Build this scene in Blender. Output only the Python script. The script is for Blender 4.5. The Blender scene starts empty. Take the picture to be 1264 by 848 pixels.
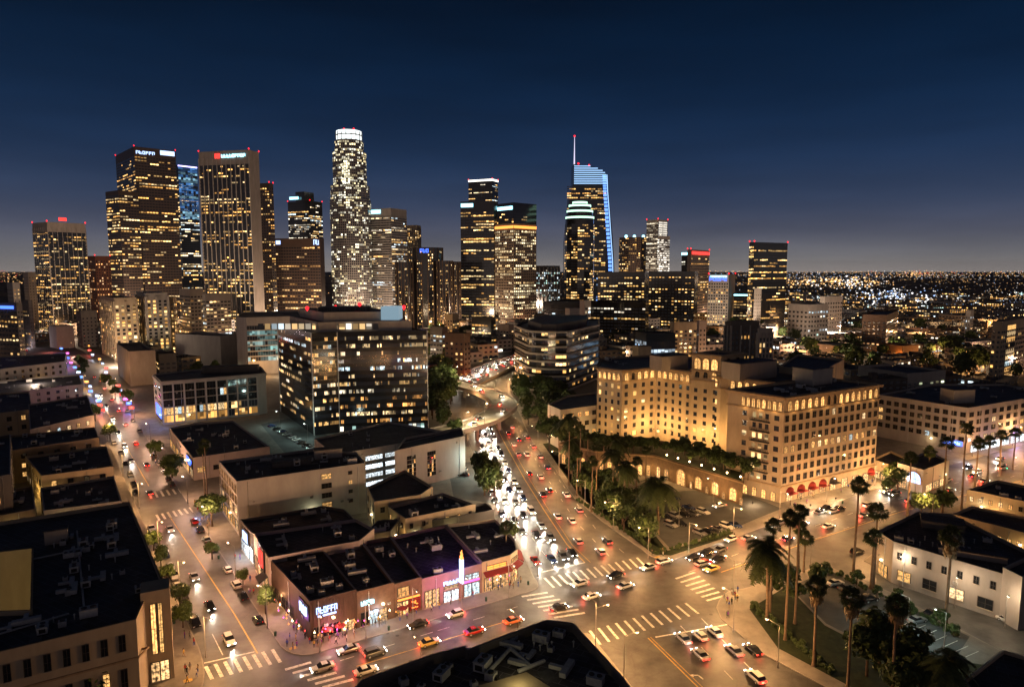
import bpy, math, random
from mathutils import Vector, Matrix
import numpy as np
R = random.Random(7)
PI = math.pi
rad = math.radians
scene = bpy.context.scene
COL = scene.collection

# ------------------------------------------------------------ camera, world, moon
FPX, CXP, CYP = 843.0, 632.0, 424.0
PITCH = rad(6.16)
HC = 80.0
cam_d = bpy.data.cameras.new('camera')
cam_d.sensor_width = 36.0
cam_d.lens = 36.0 * FPX / 1264.0
cam_d.clip_start = 0.5
cam_d.clip_end = 60000
cam = bpy.data.objects.new('camera', cam_d)
cam.location = (0, 0, HC)
cam.rotation_euler = (PI / 2 - PITCH, 0, 0)
COL.objects.link(cam)
scene.camera = cam


def lin(c):
    return tuple(((v / 255.0) / 12.92 if v / 255.0 <= .04045 else ((v / 255.0 + .055) / 1.055) ** 2.4) for v in c)


w = bpy.data.worlds.new('World')
scene.world = w
w.use_nodes = True
nt = w.node_tree
nt.nodes.clear()
wo = nt.nodes.new('ShaderNodeOutputWorld')
bg = nt.nodes.new('ShaderNodeBackground')      # night sky: blue overhead, city glow near the horizon
bg2 = nt.nodes.new('ShaderNodeBackground')
add = nt.nodes.new('ShaderNodeAddShader')
tc = nt.nodes.new('ShaderNodeTexCoord')
sep = nt.nodes.new('ShaderNodeSeparateXYZ')
ramp = nt.nodes.new('ShaderNodeValToRGB')
sky = nt.nodes.new('ShaderNodeTexSky')
sky.sky_type = 'NISHITA'
sky.sun_disc = False
sky.sun_elevation = rad(-4)
sky.sun_rotation = rad(250)
stops = [(0, (158, 150, 146)), (.018, (112, 112, 116)), (.05, (78, 82, 100)), (.09, (50, 64, 90)), (.15, (24, 47, 78)),
         (.24, (6, 32, 60)), (.36, (0, 14, 33)), (.6, (1, 8, 22))]
ramp.color_ramp.interpolation = 'B_SPLINE'
e = ramp.color_ramp.elements
for i, (p, c) in enumerate(stops):
    el = e[i] if i < 2 else e.new(min(1, max(0, p)))
    el.position = min(1, max(0, p))
    el.color = lin(c) + (1,)
nt.links.new(tc.outputs['Generated'], sep.inputs[0])
nt.links.new(sep.outputs['Z'], ramp.inputs[0])
# warm glow added to the unseen rear sky, to light tower fronts
glowm = nt.nodes.new('ShaderNodeMath'); glowm.operation = 'MULTIPLY'; glowm.use_clamp = True
neg = nt.nodes.new('ShaderNodeMath'); neg.operation = 'MULTIPLY'; neg.inputs[1].default_value = -1.0; neg.use_clamp = True
low_ = nt.nodes.new('ShaderNodeMapRange'); low_.inputs[1].default_value = -.05; low_.inputs[2].default_value = .45; low_.inputs[3].default_value = 1; low_.inputs[4].default_value = 0
gl_ = nt.nodes.new('ShaderNodeMix'); gl_.data_type = 'RGBA'; gl_.blend_type = 'ADD'
nt.links.new(sep.outputs['Y'], neg.inputs[0])
nt.links.new(sep.outputs['Z'], low_.inputs[0])
nt.links.new(neg.outputs[0], glowm.inputs[0]); nt.links.new(low_.outputs[0], glowm.inputs[1])
nt.links.new(glowm.outputs[0], gl_.inputs[0]); nt.links.new(ramp.outputs[0], gl_.inputs[6])
gl_.inputs[7].default_value = (.27, .17, .11, 1)
# thin uneven smog layers low in the sky
smap = nt.nodes.new('ShaderNodeMapping'); smap.inputs['Scale'].default_value = (2.2, 2.2, 16)
snz = nt.nodes.new('ShaderNodeTexNoise'); snz.inputs['Scale'].default_value = 1.4; snz.inputs['Detail'].default_value = 5
smr = nt.nodes.new('ShaderNodeMapRange'); smr.inputs[1].default_value = .3; smr.inputs[2].default_value = .7; smr.inputs[3].default_value = .86; smr.inputs[4].default_value = 1.16
svm = nt.nodes.new('ShaderNodeVectorMath'); svm.operation = 'SCALE'
nt.links.new(tc.outputs['Generated'], smap.inputs[0]); nt.links.new(smap.outputs[0], snz.inputs['Vector']); nt.links.new(snz.outputs[0], smr.inputs[0])
nt.links.new(gl_.outputs[2], svm.inputs[0]); nt.links.new(smr.outputs[0], svm.inputs['Scale'])
nt.links.new(svm.outputs[0], bg.inputs[0])
bg.inputs[1].default_value = 1.0
nt.links.new(sky.outputs[0], bg2.inputs[0])
bg2.inputs[1].default_value = 0.05
nt.links.new(bg.outputs[0], add.inputs[0])
nt.links.new(bg2.outputs[0], add.inputs[1])
nt.links.new(add.outputs[0], wo.inputs[0])

md = bpy.data.lights.new('moon_fill', 'SUN')
md.energy = 0.02  # added faint moonlight; no moon stands in this sky
md.angle = rad(0.5)
md.color = (.75, .85, 1)
mo = bpy.data.objects.new('moon_fill', md)
mo.rotation_euler = (rad(48), 0, rad(-40))
COL.objects.link(mo)

scene.view_settings.view_transform = 'Standard'
scene.view_settings.look = 'None'
scene.view_settings.exposure = 0.0
scene.view_settings.gamma = 1
scene.view_settings.use_curve_mapping = False
cy = scene.cycles
cy.use_denoising = True
try:
    cy.denoiser = 'OPENIMAGEDENOISE'
    cy.denoising_input_passes = 'RGB_ALBEDO_NORMAL'
except Exception:
    pass
cy.max_bounces = 5
cy.diffuse_bounces = 2
cy.glossy_bounces = 3
cy.transmission_bounces = 2
cy.sample_clamp_indirect = 2.5
cy.sample_clamp_direct = 0
cy.caustics_reflective = False
cy.caustics_refractive = False
cy.use_light_tree = True


# ------------------------------------------------------------ pixel -> place helpers (layout survey)
def G(px, py, z=0.0):
    x = (px - CXP) / FPX
    y = (CYP - py) / FPX
    dx, dy, dz = x, math.cos(PITCH) + y * math.sin(PITCH), -math.sin(PITCH) + y * math.cos(PITCH)
    t = (z - HC) / dz
    return Vector((dx * t, dy * t, z))


def g2(px, py, z=0.0):
    p = G(px, py, z)
    return (p.x, p.y)


def zat(py, Y):          # height of a point seen at row py, Y metres ahead
    y = (CYP - py) / FPX
    return HC + Y * (-math.sin(PITCH) + y * math.cos(PITCH)) / (math.cos(PITCH) + y * math.sin(PITCH))


def rx(px, Y, z=HC):     # X of a point in column px, Y ahead
    return (px - CXP) / FPX * (Y * math.cos(PITCH) - (z - HC) * math.sin(PITCH))


# ------------------------------------------------------------ mesh builder
class MB:
    def __init__(s):
        s.v = []; s.f = []; s.m = []; s.c = []

    def face(s, pts, m=0, c=None):
        n = len(s.v)
        s.v.extend([tuple(p) for p in pts])
        s.f.append(tuple(range(n, n + len(pts))))
        s.m.append(m)
        s.c.append(c)

    def poly(s, v, f, m=0):
        n = len(s.v)
        s.v.extend([tuple(p) for p in v])
        for q in f:
            s.f.append(tuple(i + n for i in q)); s.m.append(m); s.c.append(None)

    def box(s, x0, y0, z0, x1, y1, z1, m=0):
        s.poly([(x0, y0, z0), (x1, y0, z0), (x1, y1, z0), (x0, y1, z0), (x0, y0, z1), (x1, y0, z1), (x1, y1, z1), (x0, y1, z1)],
               [(0, 3, 2, 1), (4, 5, 6, 7), (0, 1, 5, 4), (1, 2, 6, 5), (2, 3, 7, 6), (3, 0, 4, 7)], m)

    def obox(s, cx, cy_, z0, z1, L, W, a, m=0):
        c, n = math.cos(a), math.sin(a)
        P = [(cx + x * c - y * n, cy_ + x * n + y * c) for x, y in ((-L / 2, -W / 2), (L / 2, -W / 2), (L / 2, W / 2), (-L / 2, W / 2))]
        s.prism(P, z0, z1, m, m)

    def prism(s, P, z0, z1, m=0, mt=None, bottom=True):
        n = len(P)
        mt = m if mt is None else mt
        v = [(p[0], p[1], z0) for p in P] + [(p[0], p[1], z1) for p in P]
        k = len(s.v)
        s.v.extend(v)
        for i in range(n):
            j = (i + 1) % n
            s.f.append((k + i, k + j, k + n + j, k + n + i)); s.m.append(m); s.c.append(None)
        s.f.append(tuple(range(k + n, k + 2 * n))); s.m.append(mt); s.c.append(None)
        if bottom:
            s.f.append(tuple(range(k + n - 1, k - 1, -1))); s.m.append(m); s.c.append(None)

    def tube(s, p0, p1, r0, r1=None, n=6, m=0, caps=True):
        p0, p1 = Vector(p0), Vector(p1)
        r1 = r0 if r1 is None else r1
        d = p1 - p0
        if d.length < 1e-6:
            return
        q = d.to_track_quat('Z', 'Y')
        ring = []
        for p, r in ((p0, r0), (p1, r1)):
            for i in range(n):
                a = 2 * PI * i / n
                ring.append(p + q @ Vector((r * math.cos(a), r * math.sin(a), 0)))
        f = [(i, (i + 1) % n, n + (i + 1) % n, n + i) for i in range(n)]
        if caps:
            f += [tuple(range(n, 2 * n)), tuple(range(n - 1, -1, -1))]
        s.poly(ring, f, m)

    def ball(s, c, r, n=6, sz=1.0, m=0):
        v = [(c[0], c[1], c[2] + r * sz)]
        f = []
        for i in range(1, n // 2 + 1):
            t = PI * i / (n // 2 + 1)
            for j in range(n):
                a = 2 * PI * j / n
                v.append((c[0] + r * math.sin(t) * math.cos(a), c[1] + r * math.sin(t) * math.sin(a), c[2] + r * sz * math.cos(t)))
        v.append((c[0], c[1], c[2] - r * sz))
        for j in range(n):
            f.append((0, 1 + j, 1 + (j + 1) % n))
            for i in range(n // 2 - 1):
                a = 1 + i * n
                f.append((a + j, a + n + j, a + n + (j + 1) % n, a + (j + 1) % n))
            a = 1 + (n // 2 - 1) * n
            f.append((a + j, len(v) - 1, a + (j + 1) % n))
        s.poly(v, f, m)

    def mesh(s, name, mats, off=(0, 0, 0), smooth=False):
        me = bpy.data.meshes.new(name)
        ox, oy, oz = off
        me.from_pydata([(a - ox, b - oy, c - oz) for a, b, c in s.v], [], s.f)
        for m in mats:
            me.materials.append(m)
        if len(mats) > 1:
            me.polygons.foreach_set('material_index', s.m)
        if any(c is not None for c in s.c):
            at = me.color_attributes.new('em', 'FLOAT_COLOR', 'CORNER')
            arr = []
            for f, c in zip(s.f, s.c):
                c = c or (0, 0, 0)
                arr += [c[0], c[1], c[2], 1.0] * len(f)
            at.data.foreach_set('color', arr)
        if smooth:
            me.polygons.foreach_set('use_smooth', [True] * len(me.polygons))
        me.update()
        return me

    def build(s, name, mats, parent=None, smooth=False, origin=None):
        if not isinstance(mats, (list, tuple)):
            mats = [mats]
        off = wloc(parent) if parent is not None else (origin if origin is not None else (0, 0, 0))
        o = bpy.data.objects.new(name, s.mesh(name, mats, off, smooth))
        COL.objects.link(o)
        if parent is not None:
            o.parent = parent
        else:
            o.location = off
        return o


def wloc(o):
    x = y = z = 0
    while o is not None:
        x += o.location.x; y += o.location.y; z += o.location.z
        o = o.parent
    return (x, y, z)


def tag(o, label=None, cat=None, group=None, kind=None):
    if label: o['label'] = label
    if cat: o['category'] = cat
    if group: o['group'] = group
    if kind: o['kind'] = kind
    return o


def empty(name, loc, rz=0.0, label=None, cat=None, group=None):
    o = bpy.data.objects.new(name, None)
    o.empty_display_size = 0.5
    COL.objects.link(o)
    o.location = loc
    o.rotation_euler = (0, 0, rz)
    return tag(o, label, cat, group)


KIDS = {}


def copy_tree(o, parent=None):
    c = o.copy()
    COL.objects.link(c)
    c.parent = parent
    if o.name not in KIDS:
        KIDS[o.name] = list(o.children)
    for ch in KIDS[o.name]:
        copy_tree(ch, c)
    return c


def inst(name, me, parent, loc=(0, 0, 0), rz=0.0, sc=None):
    o = bpy.data.objects.new(name, me)
    COL.objects.link(o)
    o.parent = parent
    o.location = loc
    o.rotation_euler = (0, 0, rz)
    if sc: o.scale = sc
    return o


# ------------------------------------------------------------ materials
MT = {}


def mat(name, col, rough=.8, var=.25, scale=.35, metal=0.0, bump=0.0, streak=0.0, spec=.3):
    if name in MT:
        return MT[name]
    m = bpy.data.materials.new(name)
    m.use_nodes = True
    n = m.node_tree
    b = n.nodes['Principled BSDF']
    b.inputs['Roughness'].default_value = rough
    b.inputs['Metallic'].default_value = metal
    b.inputs['Specular IOR Level'].default_value = spec
    if var > 0:
        t = n.nodes.new('ShaderNodeTexCoord')
        mp = n.nodes.new('ShaderNodeMapping')
        mp.inputs['Scale'].default_value = (1, 1, 1 - streak * .85)
        nz = n.nodes.new('ShaderNodeTexNoise')
        nz.inputs['Scale'].default_value = scale
        nz.inputs['Detail'].default_value = 7
        nz.inputs['Roughness'].default_value = .65
        mr = n.nodes.new('ShaderNodeMapRange')
        mr.inputs[1].default_value = .3; mr.inputs[2].default_value = .7
        mr.inputs[3].default_value = 1 - var; mr.inputs[4].default_value = 1 + var * .6
        mx = n.nodes.new('ShaderNodeVectorMath'); mx.operation = 'SCALE'
        mx.inputs[0].default_value = col[:3]
        n.links.new(t.outputs['Object'], mp.inputs[0])
        n.links.new(mp.outputs[0], nz.inputs['Vector'])
        n.links.new(nz.outputs[0], mr.inputs[0])
        n.links.new(mr.outputs[0], mx.inputs['Scale'])
        n.links.new(mx.outputs[0], b.inputs['Base Color'])
        if bump > 0:
            bp = n.nodes.new('ShaderNodeBump'); bp.inputs['Strength'].default_value = bump
            n2 = n.nodes.new('ShaderNodeTexNoise'); n2.inputs['Scale'].default_value = scale * 12
            n.links.new(t.outputs['Object'], n2.inputs['Vector'])
            n.links.new(n2.outputs[0], bp.inputs['Height'])
            n.links.new(bp.outputs[0], b.inputs['Normal'])
    else:
        b.inputs['Base Color'].default_value = tuple(col[:3]) + (1,)
    MT[name] = m
    return m


def emi(name, col, s, base=(.05, .05, .05), noise=0.0, sample=False):
    if name in MT:
        return MT[name]
    m = bpy.data.materials.new(name)
    m.use_nodes = True
    n = m.node_tree
    b = n.nodes['Principled BSDF']
    b.inputs['Base Color'].default_value = tuple(base) + (1,)
    b.inputs['Roughness'].default_value = .2
    b.inputs['Emission Color'].default_value = tuple(col) + (1,)
    b.inputs['Emission Strength'].default_value = s
    if noise > 0:       # rooms: lamps, blinds and furniture make each lit pane uneven
        oi = n.nodes.new('ShaderNodeObjectInfo')
        t = n.nodes.new('ShaderNodeTexCoord')
        va = n.nodes.new('ShaderNodeVectorMath'); va.operation = 'ADD'
        sc_ = n.nodes.new('ShaderNodeVectorMath'); sc_.operation = 'SCALE'; sc_.inputs['Scale'].default_value = 37
        cb = n.nodes.new('ShaderNodeCombineXYZ')
        n.links.new(oi.outputs['Random'], cb.inputs[0]); n.links.new(oi.outputs['Random'], cb.inputs[2])
        n.links.new(cb.outputs[0], sc_.inputs[0])
        n.links.new(sc_.outputs[0], va.inputs[0]); n.links.new(t.outputs['Object'], va.inputs[1])
        nz = n.nodes.new('ShaderNodeTexNoise'); nz.inputs['Scale'].default_value = 1.7; nz.inputs['Detail'].default_value = 4
        n.links.new(va.outputs[0], nz.inputs['Vector'])
        mr = n.nodes.new('ShaderNodeMapRange')
        mr.inputs[1].default_value = .35; mr.inputs[2].default_value = .65
        mr.inputs[3].default_value = s * (1 - noise); mr.inputs[4].default_value = s * (1 + noise)
        n.links.new(nz.outputs[0], mr.inputs[0])
        mm = n.nodes.new('ShaderNodeMath'); mm.operation = 'MULTIPLY'
        m2 = n.nodes.new('ShaderNodeMapRange'); m2.inputs[3].default_value = .45; m2.inputs[4].default_value = 1.35
        n.links.new(oi.outputs['Random'], m2.inputs[0])
        n.links.new(mr.outputs[0], mm.inputs[0]); n.links.new(m2.outputs[0], mm.inputs[1])
        n.links.new(mm.outputs[0], b.inputs['Emission Strength'])
    if not sample:
        m.cycles.emission_sampling = 'NONE'
    MT[name] = m
    return m


def attr_window():
    m = bpy.data.materials.new('window_glass_by_room')
    m.use_nodes = True
    n = m.node_tree
    b = n.nodes['Principled BSDF']
    b.inputs['Base Color'].default_value = (.012, .014, .018, 1)
    b.inputs['Roughness'].default_value = .12
    a = n.nodes.new('ShaderNodeAttribute'); a.attribute_name = 'em'
    n.links.new(a.outputs['Color'], b.inputs['Emission Color'])
    b.inputs['Emission Strength'].default_value = 1.0
    m.cycles.emission_sampling = 'NONE'
    return m


WGL = attr_window()
M_asph = mat('asphalt', (.085, .083, .08), .50, .6, .2, bump=.45, spec=.5)
M_ground = mat('ground_dark', (.05, .047, .045), .9, .4, .01)
# worn asphalt: hairline cracks, darker tyre lanes and repaired patches
def road_wear(m, cs=.22):
    n = m.node_tree; b = n.nodes['Principled BSDF']
    src = b.inputs['Base Color'].links[0].from_socket
    t = n.nodes.new('ShaderNodeTexCoord')
    vo = n.nodes.new('ShaderNodeTexVoronoi'); vo.feature = 'DISTANCE_TO_EDGE'; vo.inputs['Scale'].default_value = cs
    nz = n.nodes.new('ShaderNodeTexNoise'); nz.inputs['Scale'].default_value = .6; nz.inputs['Detail'].default_value = 4
    mx = n.nodes.new('ShaderNodeMix'); mx.data_type = 'VECTOR'; mx.inputs[0].default_value = .55
    mr = n.nodes.new('ShaderNodeMapRange'); mr.inputs[1].default_value = 0; mr.inputs[2].default_value = .02; mr.inputs[3].default_value = .8; mr.inputs[4].default_value = 1
    v2 = n.nodes.new('ShaderNodeTexVoronoi'); v2.inputs['Scale'].default_value = .07
    m2 = n.nodes.new('ShaderNodeMapRange'); m2.inputs[3].default_value = .86; m2.inputs[4].default_value = 1.1
    a = n.nodes.new('ShaderNodeMath'); a.operation = 'MULTIPLY'
    sc = n.nodes.new('ShaderNodeVectorMath'); sc.operation = 'SCALE'
    n.links.new(t.outputs['Object'], nz.inputs['Vector']); n.links.new(t.outputs['Object'], mx.inputs[4]); n.links.new(nz.outputs['Color'], mx.inputs[5])
    n.links.new(mx.outputs[1], vo.inputs['Vector']); n.links.new(t.outputs['Object'], v2.inputs['Vector'])
    n.links.new(vo.outputs['Distance'], mr.inputs[0]); n.links.new(v2.outputs['Color'], m2.inputs[0])
    n.links.new(mr.outputs[0], a.inputs[0]); n.links.new(m2.outputs[0], a.inputs[1])
    n.links.new(src, sc.inputs[0]); n.links.new(a.outputs[0], sc.inputs['Scale']); n.links.new(sc.outputs[0], b.inputs['Base Color'])


road_wear(M_asph)
M_side = mat('sidewalk_concrete', (.21, .195, .175), .85, .3, .3)
M_kerb = mat('kerb_stone', (.26, .24, .22), .8, .2, .4)
M_lot = mat('lot_asphalt', (.075, .08, .08), .8, .3, .2)
M_paintw = mat('white_road_paint', (.72, .70, .64), .6, .35, 1.2)
M_painty = mat('yellow_road_paint', (.60, .38, .07), .6, .3, 1.2)
for m_ in (M_paintw, M_painty):      # paint worn through to the asphalt in flecks
    n_ = m_.node_tree; b_ = n_.nodes['Principled BSDF']; s_ = b_.inputs['Base Color'].links[0].from_socket
    z_ = n_.nodes.new('ShaderNodeTexNoise'); z_.inputs['Scale'].default_value = 1.6; z_.inputs['Detail'].default_value = 9; z_.inputs['Roughness'].default_value = .75
    t_ = n_.nodes.new('ShaderNodeTexCoord'); r_ = n_.nodes.new('ShaderNodeMapRange'); r_.inputs[1].default_value = .36; r_.inputs[2].default_value = .50
    x_ = n_.nodes.new('ShaderNodeMix'); x_.data_type = 'RGBA'; x_.inputs[6].default_value = (.2, .19, .17, 1)
    n_.links.new(t_.outputs['Object'], z_.inputs['Vector']); n_.links.new(z_.outputs[0], r_.inputs[0]); n_.links.new(r_.outputs[0], x_.inputs[0]); n_.links.new(s_, x_.inputs[7]); n_.links.new(x_.outputs[2], b_.inputs['Base Color'])
M_grass = mat('dark_lawn', (.018, .028, .010), .95, .5, .6)
M_roofd = mat('dark_roof_membrane', (.038, .042, .054), .6, .6, .18)
M_roofm = mat('grey_roof_membrane', (.075, .07, .08), .7, .5, .2)
M_roofp = mat('pale_roof_patch', (.11, .11, .12), .7, .5, .6)
for m_ in (M_roofd, M_roofm):        # felt seams and patched sheets
    n_ = m_.node_tree; b_ = n_.nodes['Principled BSDF']; s_ = b_.inputs['Base Color'].links[0].from_socket
    t_ = n_.nodes.new('ShaderNodeTexCoord'); p_ = n_.nodes.new('ShaderNodeMapping'); p_.inputs['Rotation'].default_value = (0, 0, .5)
    k_ = n_.nodes.new('ShaderNodeTexBrick'); k_.inputs['Scale'].default_value = .16; k_.inputs['Mortar Size'].default_value = .012
    k_.inputs['Color1'].default_value = (.7, .7, .7, 1); k_.inputs['Color2'].default_value = (1.25, 1.25, 1.25, 1); k_.inputs['Mortar'].default_value = (2.4, 2.4, 2.4, 1)
    x_ = n_.nodes.new('ShaderNodeMix'); x_.data_type = 'RGBA'; x_.blend_type = 'MULTIPLY'; x_.inputs[0].default_value = 1
    n_.links.new(t_.outputs['Object'], p_.inputs[0]); n_.links.new(p_.outputs[0], k_.inputs[0]); n_.links.new(s_, x_.inputs[6]); n_.links.new(k_.outputs[0], x_.inputs[7]); n_.links.new(x_.outputs[2], b_.inputs['Base Color'])
M_white = mat('white_plaster', (.37, .345, .32), .85, .18, .25, streak=.8)
M_cream = mat('cream_stucco', (.42, .34, .24), .85, .2, .25, streak=.8)
M_beige = mat('beige_limestone', (.25, .19, .135), .85, .22, .3, streak=.6)
M_hotel = mat('hotel_limestone', (.35, .28, .20), .85, .2, .3, streak=.6)
M_trim = mat('carved_stone_trim', (.32, .23, .14), .85, .25, .8)
M_conc = mat('weathered_concrete', (.30, .27, .25), .85, .22, .2, streak=.8)
M_concd = mat('dark_concrete', (.12, .11, .105), .85, .25, .2, streak=.7)
M_brown = mat('brown_granite', (.07, .045, .035), .45, .2, .2)
M_red = mat('red_brown_brick', (.16, .06, .04), .8, .3, .8)
M_brick = mat('brown_brick', (.13, .085, .062), .85, .3, 1.0)
M_black = mat('black_metal', (.015, .015, .017), .4, 0)
M_blackw = mat('black_curtain_wall', (.009, .010, .013), .12, .15, .3, spec=.6)
M_navy = mat('blue_glass_wall', (.02, .035, .06), .15, .1, .3)
M_steel = mat('galvanised_steel', (.44, .45, .46), .5, .25, 1.5, metal=.15)
M_pole = mat('grey_painted_pole', (.22, .21, .2), .5, .15, 2)
M_green = mat('dark_green_paint', (.03, .07, .05), .5, .1, 2)
M_frame = mat('window_frame_dark', (.06, .05, .045), .5, 0)
M_framel = mat('window_frame_stone', (.36, .29, .2), .7, 0)
M_sill = mat('window_sill_stone', (.40, .34, .26), .7, 0)
M_glass = mat('dark_window_glass', (.012, .014, .018), .08, 0, spec=.6)
M_warm = emi('lit_room_warm', (1, .52, .16), .95, noise=.75)
M_pale = emi('lit_room_pale', (1, .68, .34), 1.0, noise=.75)
M_cool = emi('lit_room_cool', (.72, .93, 1), .9, noise=.7)
M_amber = emi('lit_lantern_amber', (1, .50, .15), 1.5, noise=.6)
M_bulb = emi('lamp_glow_warm', (1, .72, .38), 14)
M_bulbw = emi('lamp_glow_white', (1, .93, .8), 14)
M_redem = emi('red_beacon_glow', (1, .012, .02), 3.5)
M_greenem = emi('green_signal_glow', (.05, 1, .45), 7)
M_neonw = emi('white_blue_neon', (.42, .58, 1), 2.6)
M_neonb = emi('blue_neon', (.06, .16, 1), 3)
M_neonp = emi('magenta_neon', (1, .1, .6), 2.5)
M_neonr = emi('red_neon', (1, .04, .03), 2.2)
M_neono = emi('orange_neon', (1, .3, .05), 2.5)
M_cyan = emi('cyan_sign_glow', (.35, .85, 1), 3.5)
M_shop = emi('shop_interior_glow', (1, .58, .24), 1.1, noise=.95)
M_shopw = emi('shop_interior_white', (.85, .95, 1), 1.5, noise=.8)
M_trunk = mat('palm_trunk_bark', (.17, .12, .08), .95, .4, 2.5)
M_bark = mat('tree_bark', (.08, .055, .04), .95, .4, 2)


def leafmat(name, c1, c2):
    m = mat(name, c1, .6, .5, .5)
    n = m.node_tree
    b = n.nodes['Principled BSDF']
    g = n.nodes.new('ShaderNodeNewGeometry')
    mr = n.nodes.new('ShaderNodeMix'); mr.data_type = 'RGBA'
    mr.inputs[6].default_value = tuple(c1) + (1,)
    mr.inputs[7].default_value = tuple(c2) + (1,)
    n.links.new(g.outputs['Random Per Island'], mr.inputs[0])
    for l in list(b.inputs['Base Color'].links):
        n.links.remove(l)
    n.links.new(mr.outputs[2], b.inputs['Base Color'])
    return m


M_leaf = leafmat('street_tree_leaves', (.035, .065, .016), (.08, .12, .028))
M_leafd = leafmat('dense_tree_leaves', (.025, .045, .012), (.05, .08, .02))
M_frond = leafmat('palm_fronds', (.025, .04, .014), (.055, .075, .025))
M_dead = leafmat('dry_palm_skirt', (.17, .12, .06), (.26, .19, .10))


# ------------------------------------------------------------ lights
LK = {'lamp_light': 4.1, 'wall_wash_light': 1.6, 'neon_light': .42, 'shop_light': 1.15, 'headlamp_beam': 1.9, 'flood': .5, 'globe_light': 1.3, 'tail_glow': 2.5, 'awning_light': 1.3, 'arcade_light': .9}


def pt(name, loc, power, col=(1, .6, .3), r=.25, parent=None, spot=None, direction=None, blend=.6):
    power *= LK.get(name, 1.0)
    ld = bpy.data.lights.new(name, 'SPOT' if spot else 'POINT')
    ld.energy = power
    ld.color = col
    ld.shadow_soft_size = r
    o = bpy.data.objects.new(name, ld)
    COL.objects.link(o)
    if spot:
        ld.spot_size = rad(spot)
        ld.spot_blend = blend
        if direction is not None:
            o.rotation_euler = Vector(direction).to_track_quat('-Z', 'Y').to_euler()
    if parent is not None:
        o.parent = parent
        pl = wloc(parent)
        o.location = (loc[0] - pl[0], loc[1] - pl[1], loc[2] - pl[2])
    else:
        o.location = loc
    return o


# ------------------------------------------------------------ polygon tools
def ccw(P):
    a = sum(P[i][0] * P[(i + 1) % len(P)][1] - P[(i + 1) % len(P)][0] * P[i][1] for i in range(len(P)))
    return list(P) if a > 0 else list(P)[::-1]


def inset(P, d):
    n = len(P)
    out = []
    for i in range(n):
        a, b, c = Vector(P[i - 1][:2]), Vector(P[i][:2]), Vector(P[(i + 1) % n][:2])
        d1 = (b - a).normalized(); d2 = (c - b).normalized()
        n1 = Vector((-d1.y, d1.x)); n2 = Vector((-d2.y, d2.x))
        k = 1 + n1.dot(n2)
        q = b + (n1 + n2) * (d / max(k, .35))
        out.append((q.x, q.y))
    return out


def inside(P, x, y):
    r = False
    n = len(P)
    for i in range(n):
        x1, y1 = P[i][:2]; x2, y2 = P[(i + 1) % n][:2]
        if (y1 > y) != (y2 > y) and x < (x2 - x1) * (y - y1) / (y2 - y1) + x1:
            r = not r
    return r


def cen(P):
    return (sum(p[0] for p in P) / len(P), sum(p[1] for p in P) / len(P))


OCC = []      # (x, y, radius) footprints already taken
OCCP = []


def occupy(P):
    OCCP.append([tuple(p[:2]) for p in P])


def free(x, y, r):
    for q in OCCP:
        if inside(q, x, y):
            return False
        for k in range(8):
            if inside(q, x + r * math.cos(k * PI / 4), y + r * math.sin(k * PI / 4)):
                return False
    for a, b, c in OCC:
        if (a - x) ** 2 + (b - y) ** 2 < (r + c) ** 2:
            return False
    return True
# ------------------------------------------------------------ windows and walls
WCNT = {}
WMASS = {}
WM_CACHE = {}
PAL_WARM = [(1, .48, .12), (1, .54, .16), (1, .60, .22), (1, .70, .34)]
PAL_MIX = [(1, .54, .17), (1, .62, .26), (1, .74, .42), (1, .86, .66), (.75, .92, 1)]
PAL_COOL = [(.7, .9, 1), (.85, .95, 1), (.6, .95, .85), (1, .9, .7)]


def winmesh(w_, h_, g, fr, mull, sill=True):
    key = (round(w_, 2), round(h_, 2), g.name, fr.name, mull)
    if key in WM_CACHE:
        return WM_CACHE[key]
    mb = MB()
    x = w_ / 2
    mb.face([(-x, -.03, 0), (x, -.03, 0), (x, -.03, h_), (-x, -.03, h_)], 0)
    t = min(.12, w_ * .08)
    for a, b, c, d in ((-x - t, -x, -t, h_ + t), (x, x + t, -t, h_ + t)):
        mb.box(a, -.14, c, b, .02, d, 1)
    mb.box(-x, -.14, h_, x, .02, h_ + t, 1)
    mb.box(-x - t * (2 if sill else 1), -.22 if sill else -.14, -t * 1.3, x + t * (2 if sill else 1), .02, -.002, 1 if not sill else 2)
    for i in range(mull):
        q = -x + w_ * (i + 1) / (mull + 1)
        mb.box(q - .04, -.09, 0, q + .04, -.031, h_, 1)
    mb.box(-x, -.08, h_ * .5 - .03, x, -.032, h_ * .5 + .03, 1)
    me = mb.mesh('window', [g, fr, M_sill])
    WM_CACHE[key] = me
    return me


def lit_rows(nx, nz, lit, rng, run=3, rowvar=.8):
    out = []
    for j in range(nz):
        p = min(.97, max(0.01, lit * (1 - rowvar + 2 * rowvar * rng.random() ** 1.3)))
        q_ = rng.random()
        if rowvar > .5 and q_ < .12:
            p = .92
        elif rowvar > .5 and q_ < .38:
            p *= .22
        p = min(.96, p * 1.12)
        row = []
        cur = False; base = 0
        i = 0
        while i < nx:
            k = 1 + int(rng.random() * run)
            cur = rng.random() < p
            base = .22 + 1.55 * rng.random() ** 2.1
            for _ in range(k):
                if i < nx:
                    row.append(base * (.7 + .6 * rng.random()) if cur and rng.random() < .88 else 0)
                    i += 1
        out.append(row)
    return out


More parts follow.
